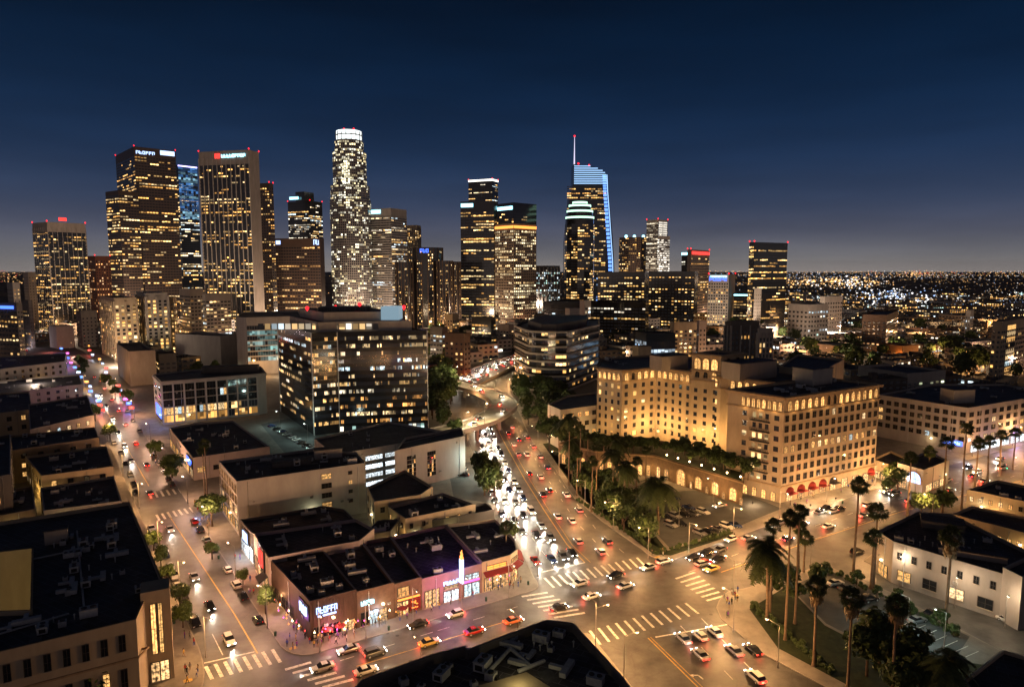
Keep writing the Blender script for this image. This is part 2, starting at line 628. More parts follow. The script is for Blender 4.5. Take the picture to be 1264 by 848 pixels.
def fac(root, A, B, z0, z1, nx, nz, fw=.5, fh=.55, lit=.2, pal=None, mode='obj', seed=1, run=1, frame=None, mull=1,
        gain=1.0, name='window', margin=0.0, rowvar=.6, off=.05, toplit=None, dark=None):
    """windows on the wall from A to B (left to right seen from outside)"""
    rng = random.Random(seed * 7919 + nx)
    A, B = Vector(A[:2]), Vector(B[:2])
    d = B - A
    L = d.length
    d.normalize()
    nrm = Vector((d.y, -d.x))
    A = A + d * margin; L -= 2 * margin
    cw, ch = L / nx, (z1 - z0) / nz
    rows = lit_rows(nx, nz, lit, rng, run, rowvar)
    pal = pal or PAL_WARM
    fr = frame or M_frame
    ang = math.atan2(d.y, d.x)
    rl = wloc(root)
    for j in range(nz - 1, -1, -1):
        pc = rng.choice(pal)
        for i in range(nx):
            v = rows[j][i]
            if toplit and j == nz - 1:
                v = toplit * (.6 + .8 * rng.random())
            q = A + d * ((i + .5) * cw)
            z = z0 + j * ch + ch * (1 - fh) / 2
            ww, hh = cw * fw, ch * fh
            k = WCNT.get(root.name, 0)
            if mode == 'obj' and k < 100:
                WCNT[root.name] = k + 1
                if v > 0:
                    cool = pal is PAL_COOL
                    g = M_cool if (cool or rng.random() < .08) else (M_warm if rng.random() < .62 else M_pale)
                    if toplit and j == nz - 1: g = M_amber
                else:
                    g = M_glass
                inst(name, winmesh(ww, hh, g, fr, mull), root, (q.x - rl[0], q.y - rl[1], z - rl[2]), ang)
            else:
                mb = WMASS.setdefault((root.name, name), (root, MB()))[1]
                a = q - d * (ww / 2) + nrm * off
                b = q + d * (ww / 2) + nrm * off
                if v > 0:
                    c = rng.choice(pal) if run < 2 else pc
                    if rng.random() < .1: c = rng.choice(pal)
                    v *= gain * 1.3
                    col = (c[0] * v, c[1] * v, c[2] * v)
                else:
                    col = dark or (.004, .004, .005)
                if v > 0 and rng.random() < .4:      # blinds half drawn
                    zb = z + hh * rng.choice((.35, .5, .65))
                    lo = (z, zb) if rng.random() < .7 else (zb, z + hh)
                    mb.face([(a.x, a.y, lo[0]), (b.x, b.y, lo[0]), (b.x, b.y, lo[1]), (a.x, a.y, lo[1])], 0, col)
                    hi = (zb, z + hh) if lo[0] == z else (z, zb)
                    col = tuple(q_ * .22 for q_ in col)
                    mb.face([(a.x, a.y, hi[0]), (b.x, b.y, hi[0]), (b.x, b.y, hi[1]), (a.x, a.y, hi[1])], 0, col)
                else:
                    mb.face([(a.x, a.y, z), (b.x, b.y, z), (b.x, b.y, z + hh), (a.x, a.y, z + hh)], 0, col)


def flush_windows():
    for (rn, nm), (root, mb) in WMASS.items():
        if mb.f:
            o = mb.build(nm, [WGL], root)
            o['kind'] = 'stuff'
    WMASS.clear()


def bld(name, label, cat, P, h, wall, roof=None, z0=0.0, par=.9, group=None, cap=None, occ=True, rootname=None):
    """building: walls with parapet and a sunk roof; P in world xy"""
    P = ccw([tuple(p[:2]) for p in P])
    c = cen(P)
    root = empty(name, (c[0], c[1], z0), 0, label, cat, group)
    w_ = MB()
    n = len(P)
    I = inset(P, .35)
    for i in range(n):
        j = (i + 1) % n
        a, b = P[i], P[j]
        w_.face([(a[0], a[1], z0), (b[0], b[1], z0), (b[0], b[1], h), (a[0], a[1], h)])
        ia, ib = I[i], I[j]
        w_.face([(a[0], a[1], h), (b[0], b[1], h), (ib[0], ib[1], h), (ia[0], ia[1], h)], 1 if cap else 0)
        w_.face([(ib[0], ib[1], h - par), (ia[0], ia[1], h - par), (ia[0], ia[1], h), (ib[0], ib[1], h)])
    w_.build('wall', [wall] + ([cap] if cap else []), root)
    r = MB()
    r.face([(p[0], p[1], h - par) for p in I])
    ro = r.build('roof', roof or M_roofd, root)
    root['h'] = 0.0
    del root['h']
    if occ: occupy(P)
    return root


def ledge(root, P, z, t=.35, dz=.5, m=None, name='cornice'):
    P = ccw([tuple(p[:2]) for p in P])
    O = inset(P, -t)
    I = inset(P, .03)
    mb = MB()
    n = len(P)
    for i in range(n):
        j = (i + 1) % n
        o1, o2, i1, i2 = O[i], O[j], I[i], I[j]
        mb.face([(o1[0], o1[1], z), (o2[0], o2[1], z), (o2[0], o2[1], z + dz), (o1[0], o1[1], z + dz)])
        mb.face([(o1[0], o1[1], z + dz), (o2[0], o2[1], z + dz), (i2[0], i2[1], z + dz), (i1[0], i1[1], z + dz)])
        mb.face([(i1[0], i1[1], z), (i2[0], i2[1], z), (o2[0], o2[1], z), (o1[0], o1[1], z)])
    return mb.build(name, m or M_trim, root)


def hvac_mesh():
    res = []
    for k in range(3):
        mb = MB()
        if k == 0:
            mb.box(-1.2, -.8, .25, 1.2, .8, 1.45, 0)
            mb.box(-1.25, -.85, 1.45, 1.25, .85, 1.52, 0)
            for x in (-.6, .6):
                mb.tube((x, 0, 1.52), (x, 0, 1.66), .42, .42, 10, 1)
            for x in (-1, 1):
                mb.box(x - .1, -.8, 0, x + .1, .8, .25, 1)
            mb.box(-1.23, -.5, .5, -1.2, .5, 1.2, 1)
        elif k == 1:
            mb.box(-.6, -.6, 0, .6, .6, .9, 0)
            mb.tube((0, 0, .9), (0, 0, 1.1), .4, .36, 10, 1)
            mb.box(.6, -.3, .2, 1.0, .3, .6, 1)
        else:
            mb.box(-1.8, -.45, .3, 1.8, .45, .95, 0)
            mb.box(-.5, .45, .3, .1, 2.4, .8, 0)
            for x in (-1.5, 0, 1.5):
                mb.box(x - .06, -.4, 0, x + .06, .4, .3, 1)
        res.append(mb.mesh('air_handler', [M_steel, M_black]))
    return res


HV = hvac_mesh()
_v = MB(); _v.tube((0, 0, 0), (0, 0, 1.0), .12, .12, 7); _v.tube((0, 0, 1.0), (0, 0, 1.2), .26, .1, 7)
VENT = _v.mesh('vent_pipe', [M_steel])


def roofkit(root, P, z, n, seed=0, ang=0.0, big=1.0):
    rng = random.Random(seed)
    P = inset(ccw([tuple(p[:2]) for p in P]), 2.2)
    xs = [p[0] for p in P]; ys = [p[1] for p in P]
    rl = wloc(root)
    for q_ in range(n // 2 + 2):        # patched sheets of membrane and puddle-dark areas
        x, y = rng.uniform(min(xs), max(xs)), rng.uniform(min(ys), max(ys))
        if inside(P, x, y):
            a_ = ang + rng.choice((0, PI / 2)); pb_ = MB(); pb_.obox(x, y, z - .02, z + .006 + .003 * (q_ % 7), rng.uniform(1.5, 5), rng.uniform(1, 2.6), a_); pb_.build('roof_patch', (M_roofp, M_roofm)[q_ % 2], root)
    for q_ in range(max(1, n // 6)):    # conduit runs
        x, y = rng.uniform(min(xs), max(xs)), rng.uniform(min(ys), max(ys)); L_ = rng.uniform(4, 11); a_ = ang + rng.choice((0, PI / 2))
        x2, y2 = x + L_ * math.cos(a_), y + L_ * math.sin(a_)
        if inside(P, x, y) and inside(P, x2, y2):
            mb = MB(); mb.tube((x, y, z + .15), (x2, y2, z + .15), .07, .07, 5); mb.build('conduit', M_steel, root)
    k = t = 0
    while k < n and t < n * 20:
        t += 1
        x, y = rng.uniform(min(xs), max(xs)), rng.uniform(min(ys), max(ys))
        if not inside(P, x, y): continue
        k += 1
        if rng.random() < .35:
            inst('vent_pipe', VENT, root, (x - rl[0], y - rl[1], z - rl[2]), 0, (1, 1, 1))
        else:
            s = big * rng.uniform(.7, 1.3)
            m = rng.choice(HV)
            inst('air_handler' if m is not HV[2] else 'duct', m, root, (x - rl[0], y - rl[1], z - rl[2]), ang + rng.choice((0, PI / 2)), (s, s, s))


def wallkit(root, W, h, seed=0, z0=0.0):
    """drain pipes, vents and small boxes on the walls that face the street"""
    rng = random.Random(seed * 31 + 5)
    P = ccw([tuple(p[:2]) for p in W])
    c = cen(P)
    for i in range(len(P)):
        A, B = Vector(P[i]), Vector(P[(i + 1) % len(P)])
        d = B - A; L = d.length
        if L < 7: continue
        d.normalize(); nr = Vector((d.y, -d.x)); m = (A + B) / 2
        if nr.dot(m) > 0: continue
        ang = math.atan2(d.y, d.x)
        if rng.random() < .6:
            p = A + d * rng.uniform(1.5, L - 1.5) + nr * .3; zl = min(4.2, h - 1.5)
            mb = MB(); mb.obox(p.x, p.y, zl, zl + .3, .5, .5, ang); mb.build('wall_lamp', M_bulb, root)
            pt('wall_lamp_light', (p.x + nr.x * 1.6, p.y + nr.y * 1.6, zl), 260, rng.choice(((1, .6, .2), (1, .72, .35), (1, .8, .3), (.95, .95, .6))), .25)
        for k in range(max(1, int(L / 14))):
            p = A + d * rng.uniform(1, L - 1) + nr * .12
            mb = MB(); mb.tube((p.x, p.y, z0 + .1), (p.x, p.y, h - .4), .09, .09, 6)
            for z in (z0 + 2, h * .6, h - 1): mb.obox(p.x, p.y, z, z + .12, .3, .22, ang)
            mb.build('drain_pipe', rng.choice((M_steel, M_pole)), root)
        for k in range(max(1, int(L / 9))):
            p = A + d * rng.uniform(1, L - 1) + nr * .14; z = rng.uniform(z0 + 2.5, h - 1.2); s = rng.uniform(.5, 1.1)
            mb = MB(); mb.obox(p.x, p.y, z, z + s * .7, s, .3, ang, 0)
            for t in range(3): mb.obox(p.x + nr.x * .16, p.y + nr.y * .16, z + s * (.1 + .2 * t), z + s * (.16 + .2 * t), s * .85, .05, ang, 1)
            mb.build('wall_vent', [rng.choice((M_steel, M_pole, M_white)), M_black], root)


def penthouse(root, px, py, z, L, W, h, ang, wall, name='stair_house'):
    mb = MB()
    x, y = px, py
    mb.obox(x, y, z, z + h, L, W, ang, 0)
    mb.obox(x, y, z + h + .003, z + h + .25, L + .4, W + .4, ang, 1)
    return mb.build(name, [wall, M_roofd], root)


def beacons(root, pts, r=1.3):
    mb0 = MB(); mb0.ball((0, 0, r * .9), r, 6); mb0.tube((0, 0, -.6), (0, 0, 0), .2, .2, 5)
    key = ('bc', r)
    if key not in WM_CACHE:
        WM_CACHE[key] = mb0.mesh('beacon', [M_redem])
    rl = wloc(root)
    for p in pts:
        inst('beacon', WM_CACHE[key], root, (p[0] - rl[0], p[1] - rl[1], p[2] - rl[2] + .5))


def sign(root, A, B, f0, f1, z, h, m, n=8, seed=1, off=.5, thick=.3, panel=None, name='sign'):
    """illuminated marks on the wall A-B: strokes like the unreadable lettering"""
    rng = random.Random(seed)
    A, B = Vector(A[:2]), Vector(B[:2])
    d = (B - A); L = d.length; d.normalize(); nr = Vector((d.y, -d.x))
    a0, a1 = L * f0, L * f1
    mb = MB()
    cw = (a1 - a0) / max(n, 1)

    def bx(u0, u1, zz0, zz1, o0, o1, mi=0):
        q = [A + d * u0 + nr * o0, A + d * u0 + nr * o1, A + d * u1 + nr * o1, A + d * u1 + nr * o0]
        mb.prism(ccw([(p.x, p.y) for p in q]), zz0, zz1, mi, mi)
    if panel:
        bx(a0 - h * .3, a1 + h * .3, z - h * .3, z + h * 1.3, .02, off - thick / 2, 1)
    if n <= 1:
        bx(a0, a1, z, z + h, off - thick, off)
    else:
        for i in range(n):
            u = a0 + i * cw
            g = cw * .78
            t = max(cw * .2, .02)
            k = rng.randrange(5)
            bx(u, u + t, z, z + h, off - thick, off)
            if k in (0, 1, 3): bx(u + t, u + g, z + h - t, z + h, off - thick, off)
            if k in (0, 2, 4): bx(u + t, u + g, z, z + t, off - thick, off)
            if k in (0, 1, 4): bx(u + g - t, u + g, z + t, z + h - t, off - thick, off)
            if k in (2, 3): bx(u + t, u + g, z + h * .45, z + h * .45 + t, off - thick, off)
    return mb.build(name, [m, panel or M_black], root)


# ------------------------------------------------------------ downtown towers
def corner_box(xC, xL, xR, Y, th, dep=35):
    k = math.cos(PITCH) / FPX
    rC, rL, rR = ((x - CXP) * k for x in (xC, xL, xR))
    lo = max(0, math.degrees(math.atan(-rL))) + 6; hi = 84 - max(0, math.degrees(math.atan(rR)))
    if xL != xC: th = max(th, lo)
    if xR != xC: th = min(th, hi)
    t = rad(th)
    u = Vector((math.cos(t), math.sin(t))); v = Vector((-math.sin(t), math.cos(t)))
    C_ = Vector((rC * Y, Y))
    a = (rR * C_.y - C_.x) / (u.x - rR * u.y) if xR != xC else dep
    b = (rL * C_.y - C_.x) / (v.x - rL * v.y) if xL != xC else dep
    if a <= 0 or b <= 0:
        print('BAD BOX', xC, xL, xR, th, a, b)
        a = a if a > 0 else dep; b = b if b > 0 else dep
    return C_, C_ + u * a, C_ + u * a + v * b, C_ + v * b


def fins(mb, A, B, z0, z1, n, w_, dep, m=0):
    A, B = Vector(A[:2]), Vector(B[:2])
    d = B - A; L = d.length; d.normalize(); nr = Vector((d.y, -d.x))
    for i in range(n + 1):
        c = A + d * (L * i / n)
        q = [c - d * w_ / 2, c + d * w_ / 2, c + d * w_ / 2 + nr * dep, c - d * w_ / 2 + nr * dep]
        mb.prism(ccw([(p.x, p.y) for p in q]), z0, z1, m, m, True)


def belts(mb, A, B, z0, z1, n, hh, dep, m=0):
    A, B = Vector(A[:2]), Vector(B[:2])
    d = B - A; d.normalize(); nr = Vector((d.y, -d.x))
    for i in range(n + 1):
        z = z0 + (z1 - z0) * i / n
        q = [A, B, B + nr * dep, A + nr * dep]
        mb.prism(ccw([(p.x, p.y) for p in q]), z - hh / 2, z + hh / 2, m, m, True)


def tower(label, xC, xL, xR, ytop, Y, th, wall, cell=(3.2, 3.9), fill=(.7, .5), lit=.35, pal=None, run=3, gain=1.6, fin=None,
          belt=None, topband=6, basez=0, dep=35, seed=0, beac=True, name='office_tower', cat='office tower', faces='LR', pent=None, z1=None,
          lit_side=None, group=None, backing='', finmat=None, rowvar=.7):
    seed = seed or int(xC * 7 + ytop)
    C_, R_, K_, L_ = corner_box(xC, xL, xR, Y, th, dep)
    ht = z1 or zat(ytop, Y)
    P = [C_, R_, K_, L_]
    root = bld(name, label, cat, P, ht, wall, par=1.5, group=group, occ=True)
    for i, (A, B) in enumerate(((L_, C_), (C_, R_))):
        if 'LR'[i] not in faces: continue
        L = (Vector(B[:2]) - Vector(A[:2])).length
        nx = max(2, round(L / cell[0])); nz = max(3, round((ht - basez - topband) / cell[1]))
        lt = lit if (lit_side is None or i == 1) else lit_side
        if 'LR'[i] in backing:        # dark glazing plane between the piers
            d_ = (Vector(B[:2]) - Vector(A[:2])).normalized(); n_ = Vector((d_.y, -d_.x)); a_, b_ = Vector(A[:2]) + d_ * 1.2, Vector(B[:2]) - d_ * 1.2
            mb = MB(); mb.prism(ccw([tuple(q) for q in (a_, b_, b_ + n_ * .1, a_ + n_ * .1)]), basez, ht - topband); mb.build('glazing', M_blackw, root)
        fac(root, A, B, basez + 1, ht - topband, nx, nz, fill[0], fill[1], lt, pal or PAL_WARM, 'mass', seed + i, run, gain=gain, off=.2, rowvar=rowvar)
        if fin:
            mb = MB(); fins(mb, A, B, basez, ht - topband * .5, max(2, round(L / fin[0])), fin[1], fin[2])
            mb.build('fin', finmat or wall, root)['kind'] = 'stuff'
        if belt:
            mb = MB(); belts(mb, A, B, basez + 1, ht - topband, max(2, round((ht - topband) / belt[0])), belt[1], belt[2])
            mb.build('spandrel', finmat or wall, root)['kind'] = 'stuff'
    if pent:
        c = cen(P)
        penthouse(root, c[0], c[1], ht - 1.5, pent[0], pent[1], pent[2], rad(th), wall, 'plant_room')
    if beac:
        beacons(root, [(C_.x, C_.y, ht), (R_.x, R_.y, ht), (L_.x, L_.y, ht)], .55 + Y / 2600)
    return root, (L_, C_, R_, K_), ht


def ring(cx, cy_, r, n, a0=0.0):
    return [(cx + r * math.cos(a0 + 2 * PI * i / n), cy_ + r * math.sin(a0 + 2 * PI * i / n)) for i in range(n)]


def round_part(root, cx, cy_, r, z0, z1, n, wall, cell, fill, lit, pal, seed, gain=1.6, name='tier', run=2, a0=0.0):
    P = ring(cx, cy_, r, n, a0)
    mb = MB(); mb.prism(P, z0, z1, 0, 1)
    mb.build(name, [wall, M_roofd], root)
    nz = max(1, round((z1 - z0) / cell[1]))
    for i in range(n):
        A, B = P[i], P[(i + 1) % n]
        m = ((A[0] + B[0]) / 2, (A[1] + B[1]) / 2)
        nr = (m[0] - cx, m[1] - cy_)
        if nr[0] * -m[0] + nr[1] * -m[1] < -.35 * r * math.hypot(*m): continue
        L = math.dist(A, B)
        fac(root, A, B, z0 + .4, z1 - .4, max(1, round(L / cell[0])), nz, fill[0], fill[1], lit, pal, 'mass', seed + i, run, gain=gain, off=.15)
# ------------------------------------------------------------ ground, roads, kerbs, paint
gm = MB(); gm.face([(-26000, -400, -.05), (26000, -400, -.05), (26000, 25000, -.05), (-26000, 25000, -.05)])
tag(gm.build('ground', M_ground), kind='structure')
am = MB(); am.face([(-420, 60, 0), (520, 60, 0), (520, 640, 0), (-420, 640, 0)])
tag(am.build('road', M_asph), kind='structure')


def slab(name, pts, m=M_side, z=.13, kind='structure', kerb=True):
    P = ccw([g2(*p) for p in pts])
    mb = MB()
    if kerb:
        O = inset(P, .0); I = inset(P, .25)
        n = len(P)
        for i in range(n):
            j = (i + 1) % n
            mb.face([(*O[i], 0), (*O[j], 0), (*O[j], z), (*O[i], z)], 1)
            mb.face([(*O[i], z), (*O[j], z), (*I[j], z), (*I[i], z)], 1)
        mb.face([(*p, z) for p in I], 0)
    else:
        mb.face([(*p, z) for p in P], 0)
    return tag(mb.build(name, [m, M_kerb]), kind=kind)


def arc(c, p0, p1, n=5):          # rounded kerb corner through pixel control point
    return [((1 - t) ** 2 * p0[0] + 2 * t * (1 - t) * c[0] + t * t * p1[0], (1 - t) ** 2 * p0[1] + 2 * t * (1 - t) * c[1] + t * t * p1[1])
            for t in [i / n for i in range(n + 1)]]


B1 = arc((352, 812), (341, 790), (384, 808)) + arc((672, 726), (655, 730), (659, 712)) + [(640, 672), (618, 634), (600, 600), (588, 568), (576, 542), (562, 512), (548, 490)] + \
     [(420, 455), (250, 455), (128, 455), (161, 510), (180, 540), (211, 589)]
B2 = [(118, 510), (160, 606), (203, 705)] + arc((262, 842), (246, 800), (240, 862)) + [(150, 900), (-400, 960), (-700, 700), (-150, 520), (62, 520)]
B2b = [(118, 508), (96, 458), (-20, 458), (-150, 518), (62, 518)]
B0 = arc((728, 778), (716, 783), (734, 790)) + [(770, 834), (812, 890), (900, 1020), (250, 1020), (330, 905), (440, 866)]
B3 = [(636, 500), (657, 545), (685, 579), (709, 615), (745, 645)] + arc((806, 692), (792, 678), (828, 692)) + [(900, 666), (990, 634), (1080, 604), (1170, 575), (1264, 549), (1420, 512),
     (1420, 480), (1000, 452), (760, 455), (660, 470)]
B4 = arc((890, 726), (917, 727), (884, 750)) + [(890, 764), (944, 808), (1023, 850), (1130, 930), (1500, 930), (1264, 818), (1197, 783), (1099, 731), (1017, 697)]
B5 = [(1066, 692), (1126, 721), (1225, 758), (1264, 774), (1500, 870), (1800, 700), (1420, 552), (1264, 592), (1170, 628), (1120, 650)]
slab('sidewalk', B1)
slab('sidewalk', B2)
slab('sidewalk', B2b)
slab('sidewalk', B0)
slab('sidewalk', B3)
slab('sidewalk', B4)
slab('sidewalk', B5)
KEEP = [B1, B2, B2b, B0, B3, B4, B5]

# the lower road inside the curl of the ramp
slab('road', [(546, 492), (560, 512), (578, 528), (600, 520), (618, 506), (640, 492), (636, 470), (600, 462), (566, 472)], M_asph, .137, kerb=False)
# surfaces laid on the blocks
slab('parking_lot', [(800, 648), (826, 676), (900, 655), (935, 640), (965, 628), (925, 612), (880, 606), (845, 606), (790, 612)], M_lot, .134, kerb=False)
slab('parking_lot', [(1022, 704), (1066, 722), (1197, 786), (1180, 812), (1110, 815), (1020, 770), (975, 725)], M_lot, .134, kerb=False)
slab('park_ground', [(925, 752), (990, 712), (975, 727), (1018, 772), (1106, 818), (1175, 815), (1250, 826), (1300, 860), (1140, 905), (1050, 848), (960, 800)], M_grass, .14, kerb=False)
slab('park_ground', [(722, 618), (800, 650), (824, 680), (905, 656), (908, 660), (828, 686), (806, 684), (760, 648), (715, 612), (670, 548), (690, 545)], M_grass, .14, kerb=False)
slab('parking_lot', [(552, 572), (590, 570), (603, 598), (612, 622), (560, 615)], M_lot, .134, kerb=False)
slab('parking_lot', [(322, 524), (360, 516), (420, 545), (395, 566), (352, 560)], M_lot, .134, kerb=False)
slab('road', [(200, 438), (235, 428), (262, 470), (208, 460)], M_lot, .137, kerb=False)

paintw, painty = MB(), MB()


def stripe(mb, p0, p1, w_, z=.006):
    a, b = Vector(g2(*p0)), Vector(g2(*p1))
    d = (b - a).normalized() * 1; n = Vector((-d.y, d.x)) * (w_ / 2)
    mb.face([(a + n).to_tuple() + (z,), (a - n).to_tuple() + (z,), (b - n).to_tuple() + (z,), (b + n).to_tuple() + (z,)][::-1])


def pline(mb, pts, w_, dash=None):
    for a, b in zip(pts[:-1], pts[1:]):
        if not dash:
            stripe(mb, a, b, w_)
        else:
            A, B = Vector(g2(*a)), Vector(g2(*b))
            L = (B - A).length; d = (B - A).normalized(); n = Vector((-d.y, d.x)) * (w_ / 2)
            s = 0
            while s + dash[0] < L:
                p, q = A + d * s, A + d * (s + dash[0])
                mb.face([(p - n).to_tuple() + (.006,), (q - n).to_tuple() + (.006,), (q + n).to_tuple() + (.006,), (p + n).to_tuple() + (.006,)])
                s += dash[1]


def crosswalk(a0, a1, b0, b1, n, w_=.62):
    """n bars; bar i runs from a-line to b-line"""
    mb = MB()
    for i in range(n):
        t = i / (n - 1)
        p = (a0[0] + (a1[0] - a0[0]) * t, a0[1] + (a1[1] - a0[1]) * t)
        q = (b0[0] + (b1[0] - b0[0]) * t, b0[1] + (b1[1] - b0[1]) * t)
        stripe(mb, p, q, w_)
    return tag(mb.build('crosswalk', M_paintw), kind='structure')


crosswalk((808, 682), (703, 710), (790, 690) and (818, 690), (713, 717), 1 + 9) if False else None
# north arm of the crossing (boulevard), from its left to its right kerb
crosswalk((672, 713), (786, 688), (684, 725), (796, 698), 14)
# left arm
crosswalk((644, 736), (684, 762), (676, 731), (722, 756), 7, .75)
# right arm
crosswalk((834, 714), (872, 741), (858, 706), (894, 735), 7, .7)
# south arm
crosswalk((741, 795), (862, 757), (728, 778), (846, 744), 12)
# side street, near its mouth
crosswalk((262, 838), (346, 817), (254, 822), (336, 801), 8, .7)
crosswalk((187, 625 - 10), (232, 607), (183, 609 - 2), (228, 602), 7, .7)
crosswalk((197, 642), (239, 632), (193, 635), (234, 626), 7, .7)
# long bars near the bottom left of the cross street
crosswalk((352, 826), (398, 848), (384, 817), (436, 838), 6, .8)
pline(painty, [(318, 806), (289, 757), (206, 632)], .28)
pline(painty, [(184, 600), (162, 562), (128, 500)], .28)
pline(painty, [(800, 787), (870, 856)], .26); pline(painty, [(803, 786), (876, 856)], .16)
pline(painty, [(722, 694), (700, 672), (672, 630), (648, 592), (622, 545), (606, 512)], .28)
pline(painty, [(729, 694), (706, 672), (678, 630), (654, 592), (628, 545), (611, 512)], .16)
pline(painty, [(440, 822), (560, 786), (640, 762)], .2)
pline(painty, [(890, 706), (1000, 668), (1110, 632), (1264, 592)], .24)
pline(paintw, [(252, 818), (314, 804)], .4)
pline(paintw, [(275, 808), (262, 782)], .2)
pline(paintw, [(809, 786), (900, 770)], .4)
pline(paintw, [(668, 706), (722, 694)], .4)
for k in ((840, 772), (866, 763)):
    pline(paintw, [k, (k[0] + 82, k[1] + 84)], .16, (3, 9))
pline(paintw, [(700, 700), (655, 630), (622, 570), (606, 535)], .15, (3, 10))
pline(paintw, [(686, 703), (640, 640), (612, 585), (598, 545)], .15, (3, 10))
pline(paintw, [(752, 686), (712, 645), (672, 585), (648, 545), (632, 505)], .15, (3, 10))
pline(paintw, [(770, 682), (735, 652), (692, 595), (664, 552)], .15, (3, 10))
pline(paintw, [(420, 815), (540, 778), (650, 745)], .15, (3, 9))
pline(paintw, [(905, 698), (1020, 660), (1130, 622), (1264, 584)], .15, (3, 9))
pline(paintw, [(850, 706), (962, 664), (1070, 627), (1264, 572)], .15, (3, 9))
pline(paintw, [(1105, 762), (1150, 785)], .14)
for i in range(7):     # bays in the small car park
    stripe(paintw, (1119 + i * 13 - 5, 772 + i * 6.5), (1135 + i * 13 - 5, 765 + i * 6.5), .14, .139)
# turn arrow
A = Vector(g2(858, 838)); Bv = Vector(g2(853, 832)); Cv = Vector(g2(866, 834))
stripe(paintw, (868, 838), (862, 833), .35); stripe(paintw, (862, 833), (855, 833), .35)
q = [g2(856, 831.5), g2(851.5, 832.5), g2(856.5, 835.5)]
paintw.face([(*p, .006) for p in ccw(q)])
tag(paintw.build('lane_marking', M_paintw), kind='structure')
tag(painty.build('centre_line', M_painty), kind='structure')
for p in ((362, 800), (232, 840), (812, 688), (908, 735)):
    mb = MB(); c = Vector(g2(*p)); mb.obox(c.x, c.y, .132, .136, 1.6, 1.1, rad(30)); tag(mb.build('kerb_ramp', M_painty), kind='structure')
rp = random.Random(3)
mb = MB()
for i in range(26):
    px, py = rp.uniform(250, 900), rp.uniform(690, 846)
    c = Vector(g2(px, py))
    mb.prism(ring(c.x, c.y, .42, 12), .001, .005)
tag(mb.build('manhole_cover', M_black), kind='structure')

# ------------------------------------------------------------ the raised ramp that curls over the boulevard
def strip_road(name, pts, zs, w_, th, par, label, cat, posts=True, m=M_asph):
    P3 = []
    for (x, y), z in zip(pts, zs):
        P3.append(G(x, y, z))
    # Catmull-Rom
    S = []
    for i in range(len(P3) - 1):
        p0 = P3[max(i - 1, 0)]; p1 = P3[i]; p2 = P3[i + 1]; p3 = P3[min(i + 2, len(P3) - 1)]
        for k in range(8):
            t = k / 8
            S.append(.5 * ((2 * p1) + (p2 - p0) * t + (2 * p0 - 5 * p1 + 4 * p2 - p3) * t * t + (-p0 + 3 * p1 - 3 * p2 + p3) * t ** 3))
    S.append(P3[-1])
    root = empty(name, (S[0].x, S[0].y, 0), 0, label, cat)
    deck, pl, pr = MB(), MB(), MB()
    Lp, Rp = [], []
    for i, p in enumerate(S):
        d = (S[min(i + 1, len(S) - 1)] - S[max(i - 1, 0)]); d.z = 0; d.normalize()
        n = Vector((-d.y, d.x, 0)) * (w_ / 2)
        Lp.append(p + n); Rp.append(p - n)
    up = Vector((0, 0, 1))
    for i in range(len(S) - 1):
        a, b, c, d = Lp[i], Rp[i], Rp[i + 1], Lp[i + 1]
        deck.face([a, b, c, d], 0)
        dn = up * -th
        deck.face([d + dn, c + dn, b + dn, a + dn], 1)
        for mbx, q0, q1, s in ((pl, a, d, 1), (pr, b, c, -1)):
            nn = (Lp[i] - Rp[i]).normalized() * s
            o0, o1 = q0 + nn * .35, q1 + nn * .35
            mbx.poly([o0 + dn, o1 + dn, o1 + up * par, o0 + up * par, q0 + up * par, q1 + up * par, q0 + dn, q1 + dn],
                     [(0, 1, 2, 3), (3, 2, 5, 4), (4, 5, 7, 6), (0, 6, 7, 1)])
    deck.build('deck', [m, M_conc], root)
    pl.build('parapet', M_conc, root); pr.build('parapet', M_conc, root)
    if posts:
        for i in range(6, len(S) - 1, 9):
            mb = MB(); p = S[i]
            mb.tube((p.x, p.y, 0), (p.x, p.y, p.z - th), .9, .9, 10); mb.obox(p.x, p.y, p.z - th - 1.0, p.z - th - .01, w_ * .8, 1.2, math.atan2((Lp[i] - Rp[i]).y, (Lp[i] - Rp[i]).x))
            mb.build('pier', M_conc, root)
    return root, S


RAMP, RS = strip_road('road_ramp', [(556, 471), (580, 478), (604, 486), (621, 496), (618, 506), (596, 519), (566, 528), (535, 536)],
                      [7, 8, 9, 9.5, 9.5, 9, 8, 7], 13.5, 1.0, 1.0, 'curved concrete road ramp sweeping over the boulevard beside the glass office', 'road ramp', m=mat('concrete_deck', (.34, .31, .25), .8, .3, .2))
FAR, FS = strip_road('highway_bridge', [(570, 474), (590, 464), (612, 453), (632, 446), (652, 440)], [.6, 1.5, 2.5, 3, 3], 26, .8, .8,
                     'raised highway carrying headlights and tail lights behind the curved ramp', 'highway bridge', posts=False)
# ------------------------------------------------------------ near buildings
M_coping = mat('metal_parapet_coping', (.30, .29, .28), .5, .25, .5)
def pb(name, label, cat, pix, h, wall, **k):
    W = [g2(x, y, h) for x, y in pix]
    k.setdefault('cap', M_coping)
    r_ = bld(name, label, cat, W, h, wall, **k)
    if name not in ('foreground_building', 'corner_building'): wallkit(r_, W, h, len(pix) + int(pix[0][0]))
    return r_, W


